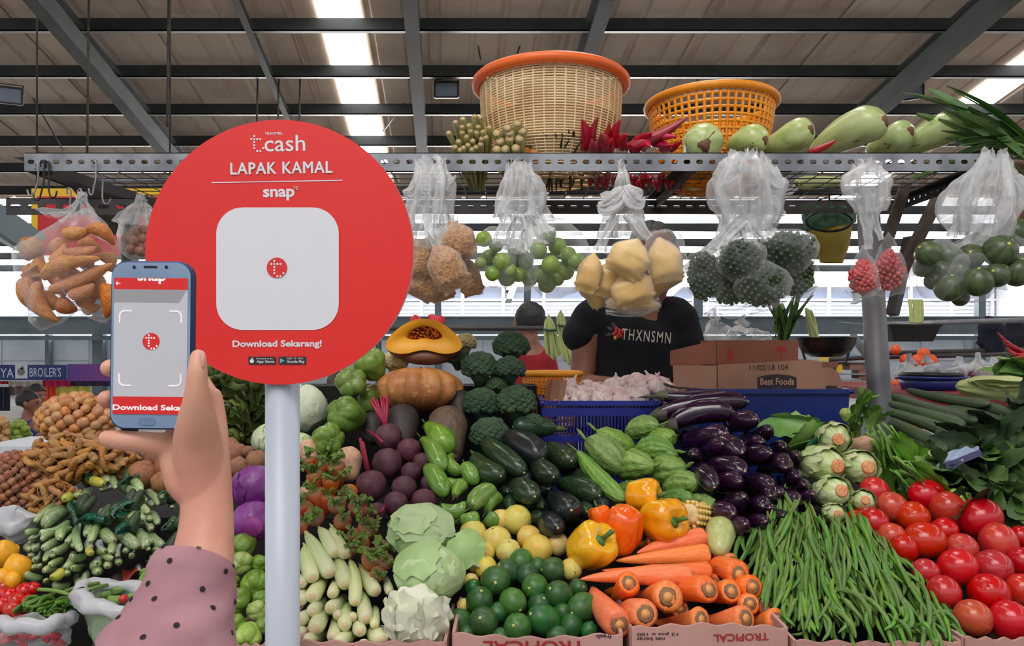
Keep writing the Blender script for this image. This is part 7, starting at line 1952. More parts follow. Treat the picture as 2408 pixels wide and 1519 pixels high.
for k in range(40):
 x = XL + (XR - XL) * (k + .5) / 40
 m.tube([(x - sx0, YF + .005 - sy0, ZT - .012), (x - sx0, YB - sy0, ZT - .012)], .0016, 4)
for k in range(9):
 y = YF + .05 + (YB - YF - .06) * k / 8
 m.tube([(XL - sx0, y - sy0, ZT - .014), (XR - sx0, y - sy0, ZT - .014)], .0016, 4)
o = m.build('wire_grid', M['rail_dark'], shelf); o['kind'] = 'stuff'
# round post on the right, leaning a little, with timber and steel braces
pa, pb = at(2075, 1060, 2.02), at(2040, 470, 2.14)
m = MB(); m.tube([(pa.x - sx0, pa.y - sy0, CZ - .369), (pa.x - sx0, pa.y - sy0, pa.z), (pb.x - sx0, pb.y - sy0, ZT - .03)], [.032, .032, .031], 18); m.build('round_post', M['post'], shelf)
for a, b, mt, w in (((2130, 432, 2.1), (2062, 640, 2.12), 'wood_dark', .034), ((2212, 452, 2.15), (2120, 640, 2.15), 'wood_dark', .032), ((2140, 560, 2.2), (2098, 740, 2.16), 'rail_dark', .03), ((2005, 790, 2.3), (2066, 870, 2.15), 'galv', .02), ((110, 400, 1.8), (360, 480, 2.2), 'rail_dark', .034), ((196, 432, 2.0), (282, 540, 2.15), 'wood_dark', .05), ((-20, 505, 3.0), (90, 580, 3.1), 'girder', .12)):
 m = MB(); a_, b_ = at(*a) - Vector((sx0, sy0, 0)), at(*b) - Vector((sx0, sy0, 0)); m.bar(a_, b_, w, w * .8)
 if mt == 'girder':
  o = m.build('trim_80', M[mt], None, (sx0, sy0, 0)); o['kind'] = 'structure'
 else:
  m.build('brace', M[mt], shelf)
m = MB(); pl = at(305, 600, 2.25); m.tube([(pl.x - sx0, pl.y - sy0, CZ - .369), (pl.x - sx0, pl.y - sy0, ZB)], .025, 12); m.build('rear_post', M['rail_dark'], shelf)
m = MB(); m.tube([at(230, 425, 2.3) - Vector((sx0, sy0, 0)), at(420, 422, 2.3) - Vector((sx0, sy0, 0))], .006, 8); m.build('cross_wire', M['galv'], shelf)
# rear lower rail at the left that carries the root bag
o = slotted(.38, .045, 8, .03, .012, .02, M['rail_dark'], 'hook_rail').build('hook_rail', M['rail_dark'], shelf, (at(15, 0, 1.95).x - sx0, 1.95 - sy0, CZ + (CY - 505) / F * 1.95))
def hook(px, py, Y, h, label, mt, curl=1, group='wire hooks on the shelf'):
 m = MB()
 s = S(1, Y)
 pts = [(-4 * s, 0, -6 * s), (-5 * s, 0, 3 * s), (0, 0, 8 * s), (4 * s, 0, 2 * s), (3 * s, 0, -h * s * .5), (3 * s * curl, 0, -h * s * .8), (8 * s * curl, 0, -h * s * 1.02), (18 * s * curl, 0, -h * s), (22 * s * curl, 0, -h * s * .82)]
 m.tube(smooth_path(pts, 26), .0022, 6)
 tag(m.build('wire_hook', mt, None, at(px, py, Y)), label, 'hook', group)
hook(100, 386, 1.74, 82, 'black wire hook second from the shelf end', M['black'], -1)
hook(112, 388, 1.745, 74, 'black wire hook with a turned up end beside the second', M['black'], 1)
hook(86, 392, 1.74, 66, 'thin grey wire hook at the end of the shelf', M['galv'], -1)
hook(222, 386, 1.74, 70, 'long grey wire hook above the root bag', M['galv'], -.6)
hook(162, 450, 1.74, 62, 'grey wire hook holding the root bag', M['galv'], .7)
hook(188, 452, 1.78, 50, 'grey wire hook behind the root bag hook', M['galv'], .7)
hook(238, 420, 1.78, 58, 'grey wire hook beside the dark brace', M['galv'], 1)
# ------------------------------------------------------------------ things on the shelf
ZS = ZT - .012
round_basket('plastic_basket', 1295, 2.0, CZ + (CY - 203) / F * 2.0, S(174, 2.0), ZS, .12, ([0, .06, .3, .62, 1], [.60, .66, .86, .93, .95]), 44, 40, M['cream_weave'], M['orange_rim'], 'big cream woven basket with an orange rim on the shelf', .014, .0026, [(.0, .6)])
round_basket('plastic_basket', 1671, 2.08, CZ + (CY - 250) / F * 2.08, S(147, 2.08), ZS, .12, ([0, .3, .7, 1], [.56, .8, .92, .97]), 52, 13, M['yellow_basket'], M['yellow_basket'], 'yellow perforated basket on the shelf behind the pale gourds', .011, .0046, [(.0, .2)])
def gz(px, py, Y): return at(px, py, Y)
for a, b, r, Y0, Y1, l in (((1642, 322), (1655, 336), 46, 2.0, 1.80, 'pale gourd end-on with brown specks beside the red chilies'), ((1712, 348), (1800, 324), 34, 1.92, 1.83, 'pale gourd low before the yellow basket'), ((1790, 352), (1908, 298), 37, 1.94, 1.82, 'pale gourd right of the yellow basket'),
       ((1905, 366), (2082, 276), 44, 1.96, 1.80, 'largest pale gourd with a big brown scab'), ((2040, 356), (2142, 302), 35, 1.98, 1.86, 'pale gourd behind the largest one'), ((2120, 360), (2268, 286), 38, 1.96, 1.84, 'pale gourd nearest the leek leaves')):
 K_gou.put(at(*a, Y0), at(*b, Y1), S(r, (Y0 + Y1) / 2), l, 'pale gourds on the shelf', roll=-1.2)
for (x, y, l) in ((1900, 428, 'pale gourd lying on the rear grid, seen under the rail'), (1640, 432, 'pale gourd tip hanging under the shelf')):
 K_gou.put(at(x + 90, y - 4, 2.15), at(x - 30, y + 2, 2.05), S(16, 2.1), l, None)
buds = [(1376, 351, 1368, 279, 15, 'fat red chili upright beside the dark herb stems'), (1391, 348, 1407, 273, 10, 'tallest upright red chili'), (1413, 348, 1433, 288, 11, 'upright red chili right of the tallest'), (1446, 346, 1459, 280, 13, 'upright red chili with a curved tip'), (1418, 356, 1414, 314, 17, 'blunt red chili in front of the upright ones'),
  (1470, 350, 1618, 275, 15, 'longest red chili reaching toward the yellow basket'), (1488, 338, 1534, 312, 12, 'red chili below the longest one'), (1526, 320, 1594, 321, 11, 'red chili lying behind the front ones'), (1532, 332, 1580, 341, 12, 'red chili lying low before the gourd'), (1512, 350, 1530, 345, 13, 'red chili seen end-on at the rail'), (1576, 352, 1602, 332, 9, 'dark red chili touching the end-on gourd'),
  (1462, 350, 1476, 316, 13, 'dark red chili in the middle of the chilies'), (1436, 352, 1440, 324, 13, 'dark red chili behind the blunt one'), (1398, 356, 1390, 326, 13, 'dark red chili low beside the herb stems'), (1552, 352, 1580, 348, 9, 'small red chili at the rail'), (1500, 352, 1482, 340, 12, 'red chili base at the rail, below the longest')]
for x0, y0, x1, y1, r, l in buds:
 K_bud.put(at(x0, y0, 1.86), at(x1, y1, 1.80), S(r, 1.82), l, 'red chilies on the shelf')
K_bud.put(at(1902, 358, 1.79), at(1968, 328, 1.76), S(9, 1.78), 'single red chili lying against the largest pale gourd')
for k in range(16):
 K_bud.put(at(1390 + 14 * k, 404 + (k * 7) % 20, 1.98), at(1384 + 14 * k + (k * 5) % 14, 440 + (k * 11) % 22, 2.02), S(9, 2), 'dark red chili hanging through the shelf grid', 'red chili tips under the shelf')
lgs = [(185, 285), (290, 240), (460, 200), (545, 215), (90, 440), (280, 350), (400, 410), (510, 350), (490, 430), (580, 420), (340, 490), (430, 550), (280, 430), (230, 560), (365, 610), (480, 640), (545, 600), (180, 640), (300, 650), (670, 360), (620, 500), (420, 670), (250, 680), (380, 330), (560, 520)]
pts = [(1040 + a / 6.02, 240 + b / 6.02) for a, b in lgs]
lab = rowlab(pts, 'thin lemongrass stalk', 'the thin bundle', 14)
for (x, y), l in zip(pts, lab):
 fan = Vector(((x - 1108) * .35 + 1122, 428 + (x * 7 % 23), 0))
 K_lg.put(at(fan.x, fan.y, 2.02), at(x, y, 1.80), S(7.5, 1.8), l, 'thin lemongrass bundle on the shelf')
lgs2 = [(770, 440), (920, 360), (1065, 300), (1140, 405), (955, 515), (1095, 515), (815, 550), (770, 665), (885, 665), (1040, 650), (950, 430)]
pts = [(1040 + a / 6.02, 240 + b / 6.02) for a, b in lgs2]
lab = rowlab(pts, 'thick pale stalk', 'the thick bundle', 16)
for (x, y), l in zip(pts, lab):
 K_lg.put(at((x - 1195) * .5 + 1210, 430 + (x * 5 % 17), 2.02), at(x, y, 1.80), S(11.5, 1.8), l, 'thick lemongrass bundle on the shelf')
rh = random.Random(21)
for k in range(46):
 a = rh.gauss(0, .5)
 x0 = 1305 + rh.uniform(-34, 40)
 K_twig.put(at(x0, 362, 1.9 + rh.uniform(-.03, .03)), at(x0 + math.sin(a) * 46, 352 - abs(math.cos(a)) * rh.uniform(18, 52), 1.86 + rh.uniform(-.05, .02)), S(rh.uniform(2.5, 4.5), 1.85), 'dark stem in the herb bunch on the shelf', 'dark herb bunch on the shelf')
for k in range(14):
 x0 = 1250 + 9 * k
 K_twig.put(at(x0, 400, 1.95), at(x0 + rh.uniform(-14, 14), 440 + rh.uniform(-6, 20), 1.98), S(4, 1.95), 'pale herb root hanging under the shelf', 'herb roots under the shelf')
m = MB(); V = [at(1218 + 12 * (i % 5), 346 + 7 * (i // 5), 1.85 + .005 * (i % 2)) for i in range(15)]
m.add(V, [(r_ * 5 + c_, r_ * 5 + c_ + 1, (r_ + 1) * 5 + c_ + 1, (r_ + 1) * 5 + c_) for r_ in range(2) for c_ in range(4)]); tag(m.build('yellow_net', M['yellow_basket'], center=True), 'scrap of yellow net beside the thick stalks', 'net')
bunch('leek_leaves', 2420, 340, 1.82, 16, LL, (-1, -.1, .18), .25, 'long green leek leaves sticking in over the shelf end', 'leaves', 31, .9)
bunch('leek_leaves', 2400, 352, 1.8, 8, LL, (-1, .1, .45), .2, 'upper leek leaves rising at the photo edge', 'leaves', 32, .8)
V, f = sheet_blob(2392, 470, 1.9, 46, 40, 90, .01, 20, 22)
m = MB(); m.add(V, f); tag(m.build('net_sack', mat('brown_net', C(120, 76, 46), C(90, 60, 44), rough=.8, scale=60, space='obj', bump=.5, bscale=120), center=True), 'brown sack of onions hanging at the photo edge', 'sack')
# ------------------------------------------------------------------ hanging plastic bags
def neck(pts, rads, seed, t, nm='gathered_neck', fold=.22, n=36, seg=64, mt=None, flat_=.55):
 sp = smooth_path([(*at(x, y, Y), S(r, Y)) for (x, y, Y), r in zip(pts, rads)], n)
 ph = seed * 1.7
 def fn(A, T):
  return 1 + fold * np.sin(5 * T + ph + 2 * A) + fold * .8 * np.sin(11 * T + 2 * ph - 3 * A) + fold * .5 * np.sin(19 * T + 4 * A + ph)
 V, f, al, tv = tube(sp[:, :3], sp[:, 3], seg, fn=fn, cap=False, up=(1, 0, 0), flat=flat_)
 rj = random.Random(seed)
 if nm == 'gathered_neck':      # the open mouths of the bags stand up in ragged points
  for j in range(seg):
   dz = rj.uniform(-.004, .022)
   for i, w_ in ((0, 1), (1, .6), (2, .25)): V[i * seg + j, 2] += dz * w_
   V[j, 0] += rj.uniform(-.008, .008)
 m = MB(); m.add(crumple(None, crumple(None, V, .004, 22, seed), .0008, 90, seed), f, 0, al, tv)
 o = m.build(nm, mt or M['film_neck'], t); o.location = -Vector(t.location)
 return o
def film_blob(t, cx, cy, Y, rx, ry, seed, amp=.01, depth=.7, nm='film', fr=18, mt=None, tilt=0):
 V = []
 nA, nB = 18, 34
 for i in range(nA + 1):
  ph = -math.pi / 2 + math.pi * i / nA
  for j in range(nB):
   th = 2 * math.pi * j / nB
   V.append((S(rx, Y) * math.cos(ph) * math.cos(th), S(rx, Y) * depth * math.cos(ph) * math.sin(th), S(ry, Y) * math.sin(ph)))
 V = crumple(None, np.array(V) + np.array(at(cx, cy, Y)), amp, fr, seed)
 m = MB(); m.add(V, [(i * nB + j, i * nB + (j + 1) % nB, (i + 1) * nB + (j + 1) % nB, (i + 1) * nB + j) for i in range(nA) for j in range(nB)])
 o = m.build(nm, mt or M['film'], t); o.location = -Vector(t.location)
 return o
def poly_film(t, outline, Y, depth, seed, nm='film', mt=None, amp=.006):
 """A filled bag drawn by its outline: pillow with a crumpled skin."""
 c = np.mean(np.array(outline), 0)
 n = 48
 q = smooth_path(list(outline) + [outline[0]], n + 1)[:-1]
 V, nA = [], 9
 for s_ in (-1, 1):
  for i in range(nA + 1):
   u_ = 1 - i / nA
   bul = math.sqrt(max(0, 1 - u_ * u_))
   for x, y in q:
    V.append(at(c[0] + (x - c[0]) * u_, c[1] + (y - c[1]) * u_, Y) + Vector((0, s_ * depth * bul ** .9, 0)))
 b = (nA + 1) * n
 f = []
 for i in range(nA):
  for j in range(n):
   k = (j + 1) % n
   f.append((i * n + j, i * n + k, (i + 1) * n + k, (i + 1) * n + j)); f.append((b + i * n + k, b + i * n + j, b + (i + 1) * n + j, b + (i + 1) * n + k))
 m = MB(); m.add(crumple(None, np.array([tuple(p) for p in V]), amp, 24, seed), f)
 o = m.build(nm, mt or M['film'], t); o.location = -Vector(t.location)
 return o
def bag(px, py, Y, label, group=None):
 t = empty('hanging_bag', at(px, py, Y)); tag(t, label, 'bag', group)
 return t
YH = 1.70
# root bag
t = bag(170, 500, YH, 'clear bag of orange roots hanging at the shelf end')
poly_film(t, [(150, 520), (180, 500), (214, 492), (262, 548), (286, 620), (276, 690), (258, 752), (236, 758), (214, 730), (168, 738), (92, 780), (82, 738), (56, 690), (42, 630), (48, 576), (96, 552)], YH, .08, 1)
neck([(195, 470, YH), (190, 505, YH), (176, 535, YH)], [8, 36, 74], 3, t, mt=M['film'])
roots = [(152, 594, 230, 582, 14), (95, 653, 237, 608, 17), (114, 684, 265, 620, 15), (161, 696, 222, 668, 15), (147, 554, 213, 544, 15), (206, 536, 270, 576, 15), (121, 618, 157, 572, 14), (59, 650, 84, 732, 17), (84, 662, 138, 756, 18), (138, 704, 182, 730, 17), (246, 665, 250, 748, 19), (76, 626, 92, 650, 18), (220, 640, 262, 690, 17), (160, 636, 210, 660, 16), (230, 600, 262, 640, 15), (190, 716, 236, 720, 14), (110, 640, 150, 700, 16), (90, 600, 130, 640, 18), (130, 560, 160, 600, 17), (170, 610, 220, 630, 18), (180, 680, 230, 700, 18), (96, 690, 150, 720, 17), (190, 560, 240, 590, 17), (216, 690, 256, 720, 17), (66, 620, 100, 690, 16), (140, 620, 180, 650, 18)]
lab = rowlab([((a + c_) / 2, (b + d) / 2) for a, b, c_, d, r in roots], 'orange root in clear plastic', 'the root bag', 22)
for k, ((a, b, c_, d, r), l) in enumerate(zip(roots, lab)):
 Y = YH - .045 + (.03 if k > 6 else 0) + (.03 if k > 11 else 0)
 K_root.put(at(c_, d, Y), at(a, b, Y - .01), S(r * 1.15, YH), l, 'roots in the hanging bag')
K_gin.put(at(54, 602, YH), at(100, 578, YH), S(26, YH), 'knobbly ginger piece in the root bag', 'ginger in the root bag')
# pinkish bag behind
t = bag(320, 510, 1.9, 'crinkled clear bag of reddish bulbs behind the red disc')
poly_film(t, [(300, 505), (350, 500), (372, 560), (360, 612), (310, 612), (282, 570)], 1.9, .06, 4, amp=.01)
neck([(330, 470, 1.9), (326, 500, 1.9), (322, 530, 1.9)], [8, 30, 46], 8, t)
for k, (x, y) in enumerate(((300, 560), (322, 545), (340, 560), (310, 586), (332, 590), (350, 580), (318, 566), (345, 540))):
 K_nutr.ball(at(x, y, 1.9), S(14, 1.9), 'reddish bulb in the crinkled bag behind the red disc', 'reddish bulbs behind the disc')
def pack(t_label, group, px, py, w, h, Y, rot, mt, seed, name, cat, film=True, corner=.55, dep=.62):
 """A tied small pack: pillow with pinched corners, filled."""
 n = 22
 V = []
 for i in range(n + 1):
  u_ = -1 + 2 * i / n
  for j in range(28):
   th = 2 * math.pi * j / 28
   ww = (1 - abs(u_) ** 3.2) ** .5 if u_ < .2 else (1 - ((u_ - .2) / .8) ** 1.35 * .92) * .99
   cw = 1 + corner * .35 * (1 if u_ < -.6 else 0) * (abs(math.cos(th)) ** 6)
   flatten = 1 if u_ > -.6 else max(.12, 1 + (u_ + .6) * 2.1)
   wx = ww if u_ > -.7 else max(ww, .66)
   V.append((w / 2 * wx * cw * math.cos(th), w / 2 * dep * ww * flatten * math.sin(th), u_ * h / 2))
 R = Matrix.Rotation(rot, 4, 'Y')
 V = np.array([tuple(R @ Vector((S(x, Y), S(y, Y), S(z, Y)))) for x, y, z in V])
 V = crumple(None, V, S(max(w, h), Y) * .03, 1.6 / S(max(w, h), Y) * 2, seed)
 f = [(i * 28 + j, i * 28 + (j + 1) % 28, (i + 1) * 28 + (j + 1) % 28, (i + 1) * 28 + j) for i in range(n) for j in range(28)]
 f += [tuple(range(27, -1, -1)), tuple(range(n * 28, n * 28 + 28))]
 m = MB(); m.add(V, f)
 o = m.build(name, mt, None, at(px, py, Y)); tag(o, t_label, cat, group)
 if film:
  m = MB(); m.add(crumple(None, V * 1.05, S(max(w, h), Y) * .012, 40, seed + 3), f); m.build('film', M['film'], o)
 return o
t = bag(1012, 400, YH, 'gathered clear bag necks hanging beside the disc, above tan seed packs')
neck([(1012, 392, 1.72), (1016, 430, YH), (1010, 480, YH), (1004, 540, YH), (996, 586, YH)], [28, 38, 42, 50, 46], 5, t, fold=.26)
neck([(990, 440, YH), (970, 452, YH), (946, 456, YH)], [16, 12, 5], 6, t, 'torn_flap')
neck([(1040, 440, YH), (1056, 428, YH), (1072, 412, YH)], [14, 7, 2], 7, t, 'torn_flap')
neck([(1030, 540, YH - .03), (1046, 580, YH - .04), (1040, 630, YH - .05)], [26, 18, 20], 9, t, 'tied_neck')
for k, (x, y, w, h, dY, rot, l) in enumerate(((1079, 572, 86, 96, -.03, 2.1, 'tan seed pack tilted highest on the right'), (1050, 628, 84, 116, -.07, -.5, 'tan seed pack in front, pointed at the bottom'), (988, 608, 70, 100, .0, .3, 'tan seed pack half behind the red disc'), (995, 662, 92, 84, .03, .5, 'tan seed pack low beside the disc edge'), (1103, 648, 56, 98, .02, -.25, 'narrow tan seed pack hanging low next to the limes'), (1036, 680, 66, 56, .06, -.3, 'tan seed pack bottom behind the pointed one'))):
 pack(l, 'packs of tan seeds', x, y, w, h, YH + dY, rot, M['sesame'], k, 'seed_pack', 'pack')
t = bag(1222, 408, YH, 'gathered clear bag necks over the bagged limes')
neck([(1222, 398, 1.72), (1224, 430, YH), (1224, 470, YH), (1222, 510, YH)], [20, 34, 44, 52], 11, t, fold=.28)
for k, (a, b, c_) in enumerate((((1200, 500), (1184, 540), (1176, 576)), ((1224, 510), (1216, 550), (1208, 590)), ((1238, 505), (1252, 550), (1262, 580)), ((1250, 500), (1272, 530), (1286, 552)))):
 neck([(*a, YH), (*b, YH - .02), (*c_, YH - .03)], [20, 12, 22], 20 + k, t, 'tied_neck')
bl = [(1138, 562, 19), (1166, 577, 17), (1150, 606, 20), (1182, 616, 23), (1213, 585, 21), (1229, 614, 26), (1266, 588, 21), (1284, 551, 24), (1311, 580, 22), (1295, 622, 22), (1274, 645, 23), (1328, 636, 24), (1356, 614, 20), (1192, 652, 22), (1286, 668, 21), (1158, 644, 18), (1336, 600, 20), (1245, 654, 20), (1130, 618, 14), (1220, 646, 18), (1310, 655, 18), (1200, 636, 16)]
lab = rowlab(bl, 'pale green lime in clear plastic', 'the hanging limes', 22)
for k, ((x, y, r), l) in enumerate(zip(bl, lab)):
 Y = YH - .03 + .035 * ((k * 7) % 3)
 K_blime.ball(at(x, y, Y), S(r, Y), l, 'limes in the hanging bags')
t2 = bag(1150, 600, YH, 'clear bag of pale limes hanging next to the tan packs'); film_blob(t2, 1158, 606, YH, 58, 72, 2, depth=1)
t2 = bag(1215, 620, YH, 'clear bag of pale limes hanging in the middle of the limes'); film_blob(t2, 1216, 622, YH - .01, 52, 66, 3, depth=1)
t2 = bag(1290, 610, YH, 'clear bag of pale limes hanging beside the yellow packs'); film_blob(t2, 1306, 608, YH, 84, 92, 4, depth=.9)
t = bag(1465, 408, YH, 'gathered clear bag neck over the yellow packs')
neck([(1462, 398, 1.72), (1464, 420, YH), (1466, 450, YH), (1468, 500, YH), (1468, 560, YH)], [6, 12, 18, 34, 46], 31, t, fold=.26)
neck([(1464, 445, YH - .02), (1450, 466, YH - .03), (1424, 486, YH - .03), (1408, 484, YH - .03)], [12, 22, 22, 6], 32, t, 'skirt')
neck([(1468, 440, YH - .02), (1484, 462, YH - .03), (1502, 478, YH - .03), (1510, 462, YH - .03)], [12, 22, 16, 5], 33, t, 'skirt')
neck([(1478, 500, YH - .02), (1504, 536, YH - .03), (1526, 560, YH - .03)], [14, 14, 10], 34, t, 'tied_neck')
neck([(1440, 520, YH - .02), (1424, 556, YH - .03), (1412, 590, YH - .03)], [12, 8, 14], 35, t, 'tied_neck')
for k, (x, y, w, h, dY, rot, l) in enumerate(((1480, 606, 96, 96, -.07, .5, 'yellow pack in front, uppermost in the middle'), (1387, 640, 58, 96, -.04, .25, 'yellow pack next to the hanging limes'), (1562, 612, 84, 110, -.03, -.2, 'yellow pack at the seller side, tied highest'), (1434, 654, 74, 92, -.01, .2, 'yellow pack between the front one and the limes side'), (1486, 676, 96, 90, -.04, -.3, 'yellow pack with pale pieces in the lower middle'), (1392, 686, 82, 46, .03, .9, 'orange yellow pack low by the limes side'), (1560, 652, 90, 62, .03, -.5, 'orange yellow pack behind the seller side pack'), (1486, 712, 120, 44, .0, .1, 'lowest yellow pack in front of the black tee'))):
 pack(l, 'packs of yellow pieces', x, y, w, h, YH + dY, rot, M['cracker'], 10 + k, 'yellow_pack', 'pack')
film_blob(t, 1562, 600, YH - .04, 50, 62, 6, nm='pack_film')
neck([(1424, 724, YH - .02), (1486, 724, YH - .02), (1552, 712, YH - .02)], [12, 16, 10], 36, t, 'bottom_hem', mt=M['film'])
def pea_pack(px, py, rx, ry, Y, label, seed, n=150):
 t_ = empty('pea_aubergine_bag', at(px, py, Y)); tag(t_, label, 'bag', 'bags of pea aubergines')
 rnd = random.Random(seed)
 m = MB()
 bm_v = np.array(ICO1[0])
 for k in range(n):
  z = 1 - 2 * (k + .5) / n; rr = math.sqrt(1 - z * z); th = k * 2.399963
  q = Vector((rr * math.cos(th), rr * math.sin(th) * .75, z))
  j = 1 + .14 * noise.noise(q * 2 + Vector((seed, 0, 0)))
  c = Vector((q.x * S(rx, Y) * j, q.y * S(rx, Y) * j, q.z * S(ry, Y) * j)) * rnd.uniform(.86, 1)
  m.add(bm_v * S(rnd.uniform(4.6, 6.4), Y) + np.array(c), ICO1[1])
 o = m.build('pea_aubergines', M['pea'], t_); o['kind'] = 'stuff'
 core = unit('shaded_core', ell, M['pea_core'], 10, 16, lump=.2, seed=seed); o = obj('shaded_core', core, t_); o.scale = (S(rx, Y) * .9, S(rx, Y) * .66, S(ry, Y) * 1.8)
 film_blob(t_, px, py, Y, rx * 1.12, ry * 1.14, seed, amp=.012, nm='film')
bm = bmesh.new(); bmesh.ops.create_icosphere(bm, subdivisions=1, radius=1)
ICO1 = ([tuple(v_.co) for v_ in bm.verts], [tuple(v_.index for v_ in f_.verts) for f_ in bm.faces]); bm.free()
t = bag(1760, 400, YH, 'wide gathered clear bag necks over the dark green berry bags')
neck([(1758, 372, 1.71), (1756, 400, YH), (1754, 440, YH), (1760, 490, YH), (1756, 540, YH)], [34, 54, 68, 62, 46], 41, t, fold=.26)
neck([(1720, 400, YH), (1700, 420, YH), (1680, 400, YH)], [30, 18, 8], 42, t, 'torn_flap')
neck([(1800, 420, YH), (1826, 440, YH), (1850, 426, YH)], [30, 20, 6], 43, t, 'torn_flap')
neck([(1804, 480, YH), (1830, 496, YH), (1846, 504, YH)], [22, 12, 4], 44, t, 'torn_flap')
for k, (a, b, c_) in enumerate((((1730, 520), (1704, 560), (1688, 590)), ((1760, 530), (1764, 560), (1760, 580)), ((1784, 520), (1800, 550), (1816, 560)))):
 neck([(*a, YH), (*b, YH - .02), (*c_, YH - .02)], [30, 16, 26], 50 + k, t, 'tied_neck')
for k, (x, y, rx, ry, dY, l) in enumerate(((1656, 648, 38, 58, -.02, 'bag of dark green berries nearest the yellow packs'), (1740, 610, 50, 48, -.06, 'bag of dark green berries in front, uppermost'), (1852, 590, 66, 46, -.02, 'wide bag of dark green berries, upper right one'), (1716, 668, 44, 48, .0, 'bag of dark green berries low behind the uppermost'), (1790, 670, 58, 52, -.05, 'bag of dark green berries in the lower middle'), (1870, 646, 44, 50, .0, 'bag of dark green berries nearest the red bags'), (1800, 615, 40, 40, .02, 'bag of dark green berries behind the middle'))):
 pea_pack(x, y, rx, ry, YH + dY, l, 60 + k)
neck([(1690, 728, YH), (1720, 735, YH), (1790, 722, YH), (1830, 712, YH)], [6, 12, 12, 5], 45, t, 'bottom_hem', mt=M['film'])
neck([(1880, 690, YH), (1905, 672, YH), (1935, 650, YH)], [14, 12, 5], 46, t, 'bottom_hem', mt=M['film'])
t = bag(2045, 410, YH, 'gathered clear bag necks over the two red bulb bags')
neck([(2044, 398, 1.72), (2042, 424, YH), (2044, 460, YH), (2046, 500, YH)], [26, 40, 38, 26], 61, t, fold=.26)
neck([(2036, 490, YH), (2040, 540, YH), (2042, 586, YH)], [16, 10, 8], 62, t, 'tied_neck')
neck([(2052, 490, YH), (2060, 530, YH), (2072, 566, YH)], [14, 8, 6], 63, t, 'tied_neck')
def red_pack(px, py, rx, ry, Y, label, seed):
 t_ = empty('red_bulb_bag', at(px, py, Y)); tag(t_, label, 'bag', 'bags of red bulbs')
 rnd = random.Random(seed); m = MB(); bv = np.array(ICO1[0])
 for k in range(130):
  z = 1 - 2 * (k + .5) / 130; rr = math.sqrt(1 - z * z); th = k * 2.399963
  tap = 1.0 - .45 * max(0, z)
  c = Vector((rr * math.cos(th) * S(rx, Y) * tap, rr * math.sin(th) * S(rx, Y) * .7 * tap, z * S(ry, Y))) * rnd.uniform(.86, 1)
  sc = np.array([rnd.uniform(.7, 1.4), 1, rnd.uniform(.7, 1.3)]) * S(rnd.uniform(5, 7.5), Y)
  m.add(bv * sc + np.array(c), ICO1[1])
 o = m.build('red_bulbs', M['bag_red'], t_); o['kind'] = 'stuff'
 V = []
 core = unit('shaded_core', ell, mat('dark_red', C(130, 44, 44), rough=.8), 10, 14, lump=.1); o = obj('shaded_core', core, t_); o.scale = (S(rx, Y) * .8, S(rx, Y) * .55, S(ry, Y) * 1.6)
 poly_film(t_, [(px, py - ry * 1.9), (px + rx * .55, py - ry * 1.2), (px + rx * 1.1, py), (px + rx * 1.2, py + ry * .9), (px + rx * .5, py + ry * 1.22), (px - rx * .5, py + ry * 1.25), (px - rx * 1.2, py + ry), (px - rx * 1.1, py), (px - rx * .55, py - ry * 1.2)], Y, S(rx, Y) * .85, seed)
red_pack(2030, 650, 31, 40, YH - .03, 'teardrop bag of red bulbs, nearer the berry bags', 3)
red_pack(2090, 636, 36, 48, YH, 'teardrop bag of red bulbs, in front of the steel post', 5)
t = bag(2320, 400, YH, 'wide gathered clear bag necks over the dark round fruit')
neck([(2340, 372, 1.71), (2336, 404, YH), (2324, 450, YH), (2310, 510, YH), (2300, 556, YH)], [26, 42, 60, 66, 50], 71, t, fold=.28)
neck([(2380, 420, YH), (2396, 440, YH), (2404, 470, YH)], [18, 22, 14], 72, t, 'torn_flap')
neck([(2276, 500, YH), (2252, 530, YH), (2236, 556, YH)], [16, 8, 10], 73, t, 'tied_neck')
neck([(2296, 520, YH), (2280, 556, YH), (2272, 580, YH)], [12, 8, 12], 74, t, 'tied_neck')
dfs = [(2183, 596, 30), (2230, 602, 28), (2282, 604, 31), (2352, 590, 38), (2214, 640, 29), (2232, 676, 33), (2300, 662, 35), (2196, 660, 22), (2388, 548, 34), (2392, 640, 34), (2258, 700, 20), (2258, 640, 24), (2345, 646, 30), (2170, 630, 22)]
lab = rowlab(dfs, 'dark green round fruit', 'right hanging bags', 26)
for k, ((x, y, r), l) in enumerate(zip(dfs, lab)):
 Y = YH - .03 + .03 * ((k * 5) % 3)
 K_dfr.ball(at(x, y, Y), S(r, Y), l, 'dark round fruit in hanging bags')
for k, (x, y, rx, ry, l) in enumerate(((2210, 634, 62, 72, 'clear bag of dark round fruit beside the red bags'), (2284, 650, 58, 62, 'clear bag of dark round fruit in the middle'), (2366, 606, 62, 74, 'clear bag of dark round fruit at the photo edge'))):
 t2 = bag(x, y, YH, l); film_blob(t2, x, y, YH, rx, ry, 80 + k)
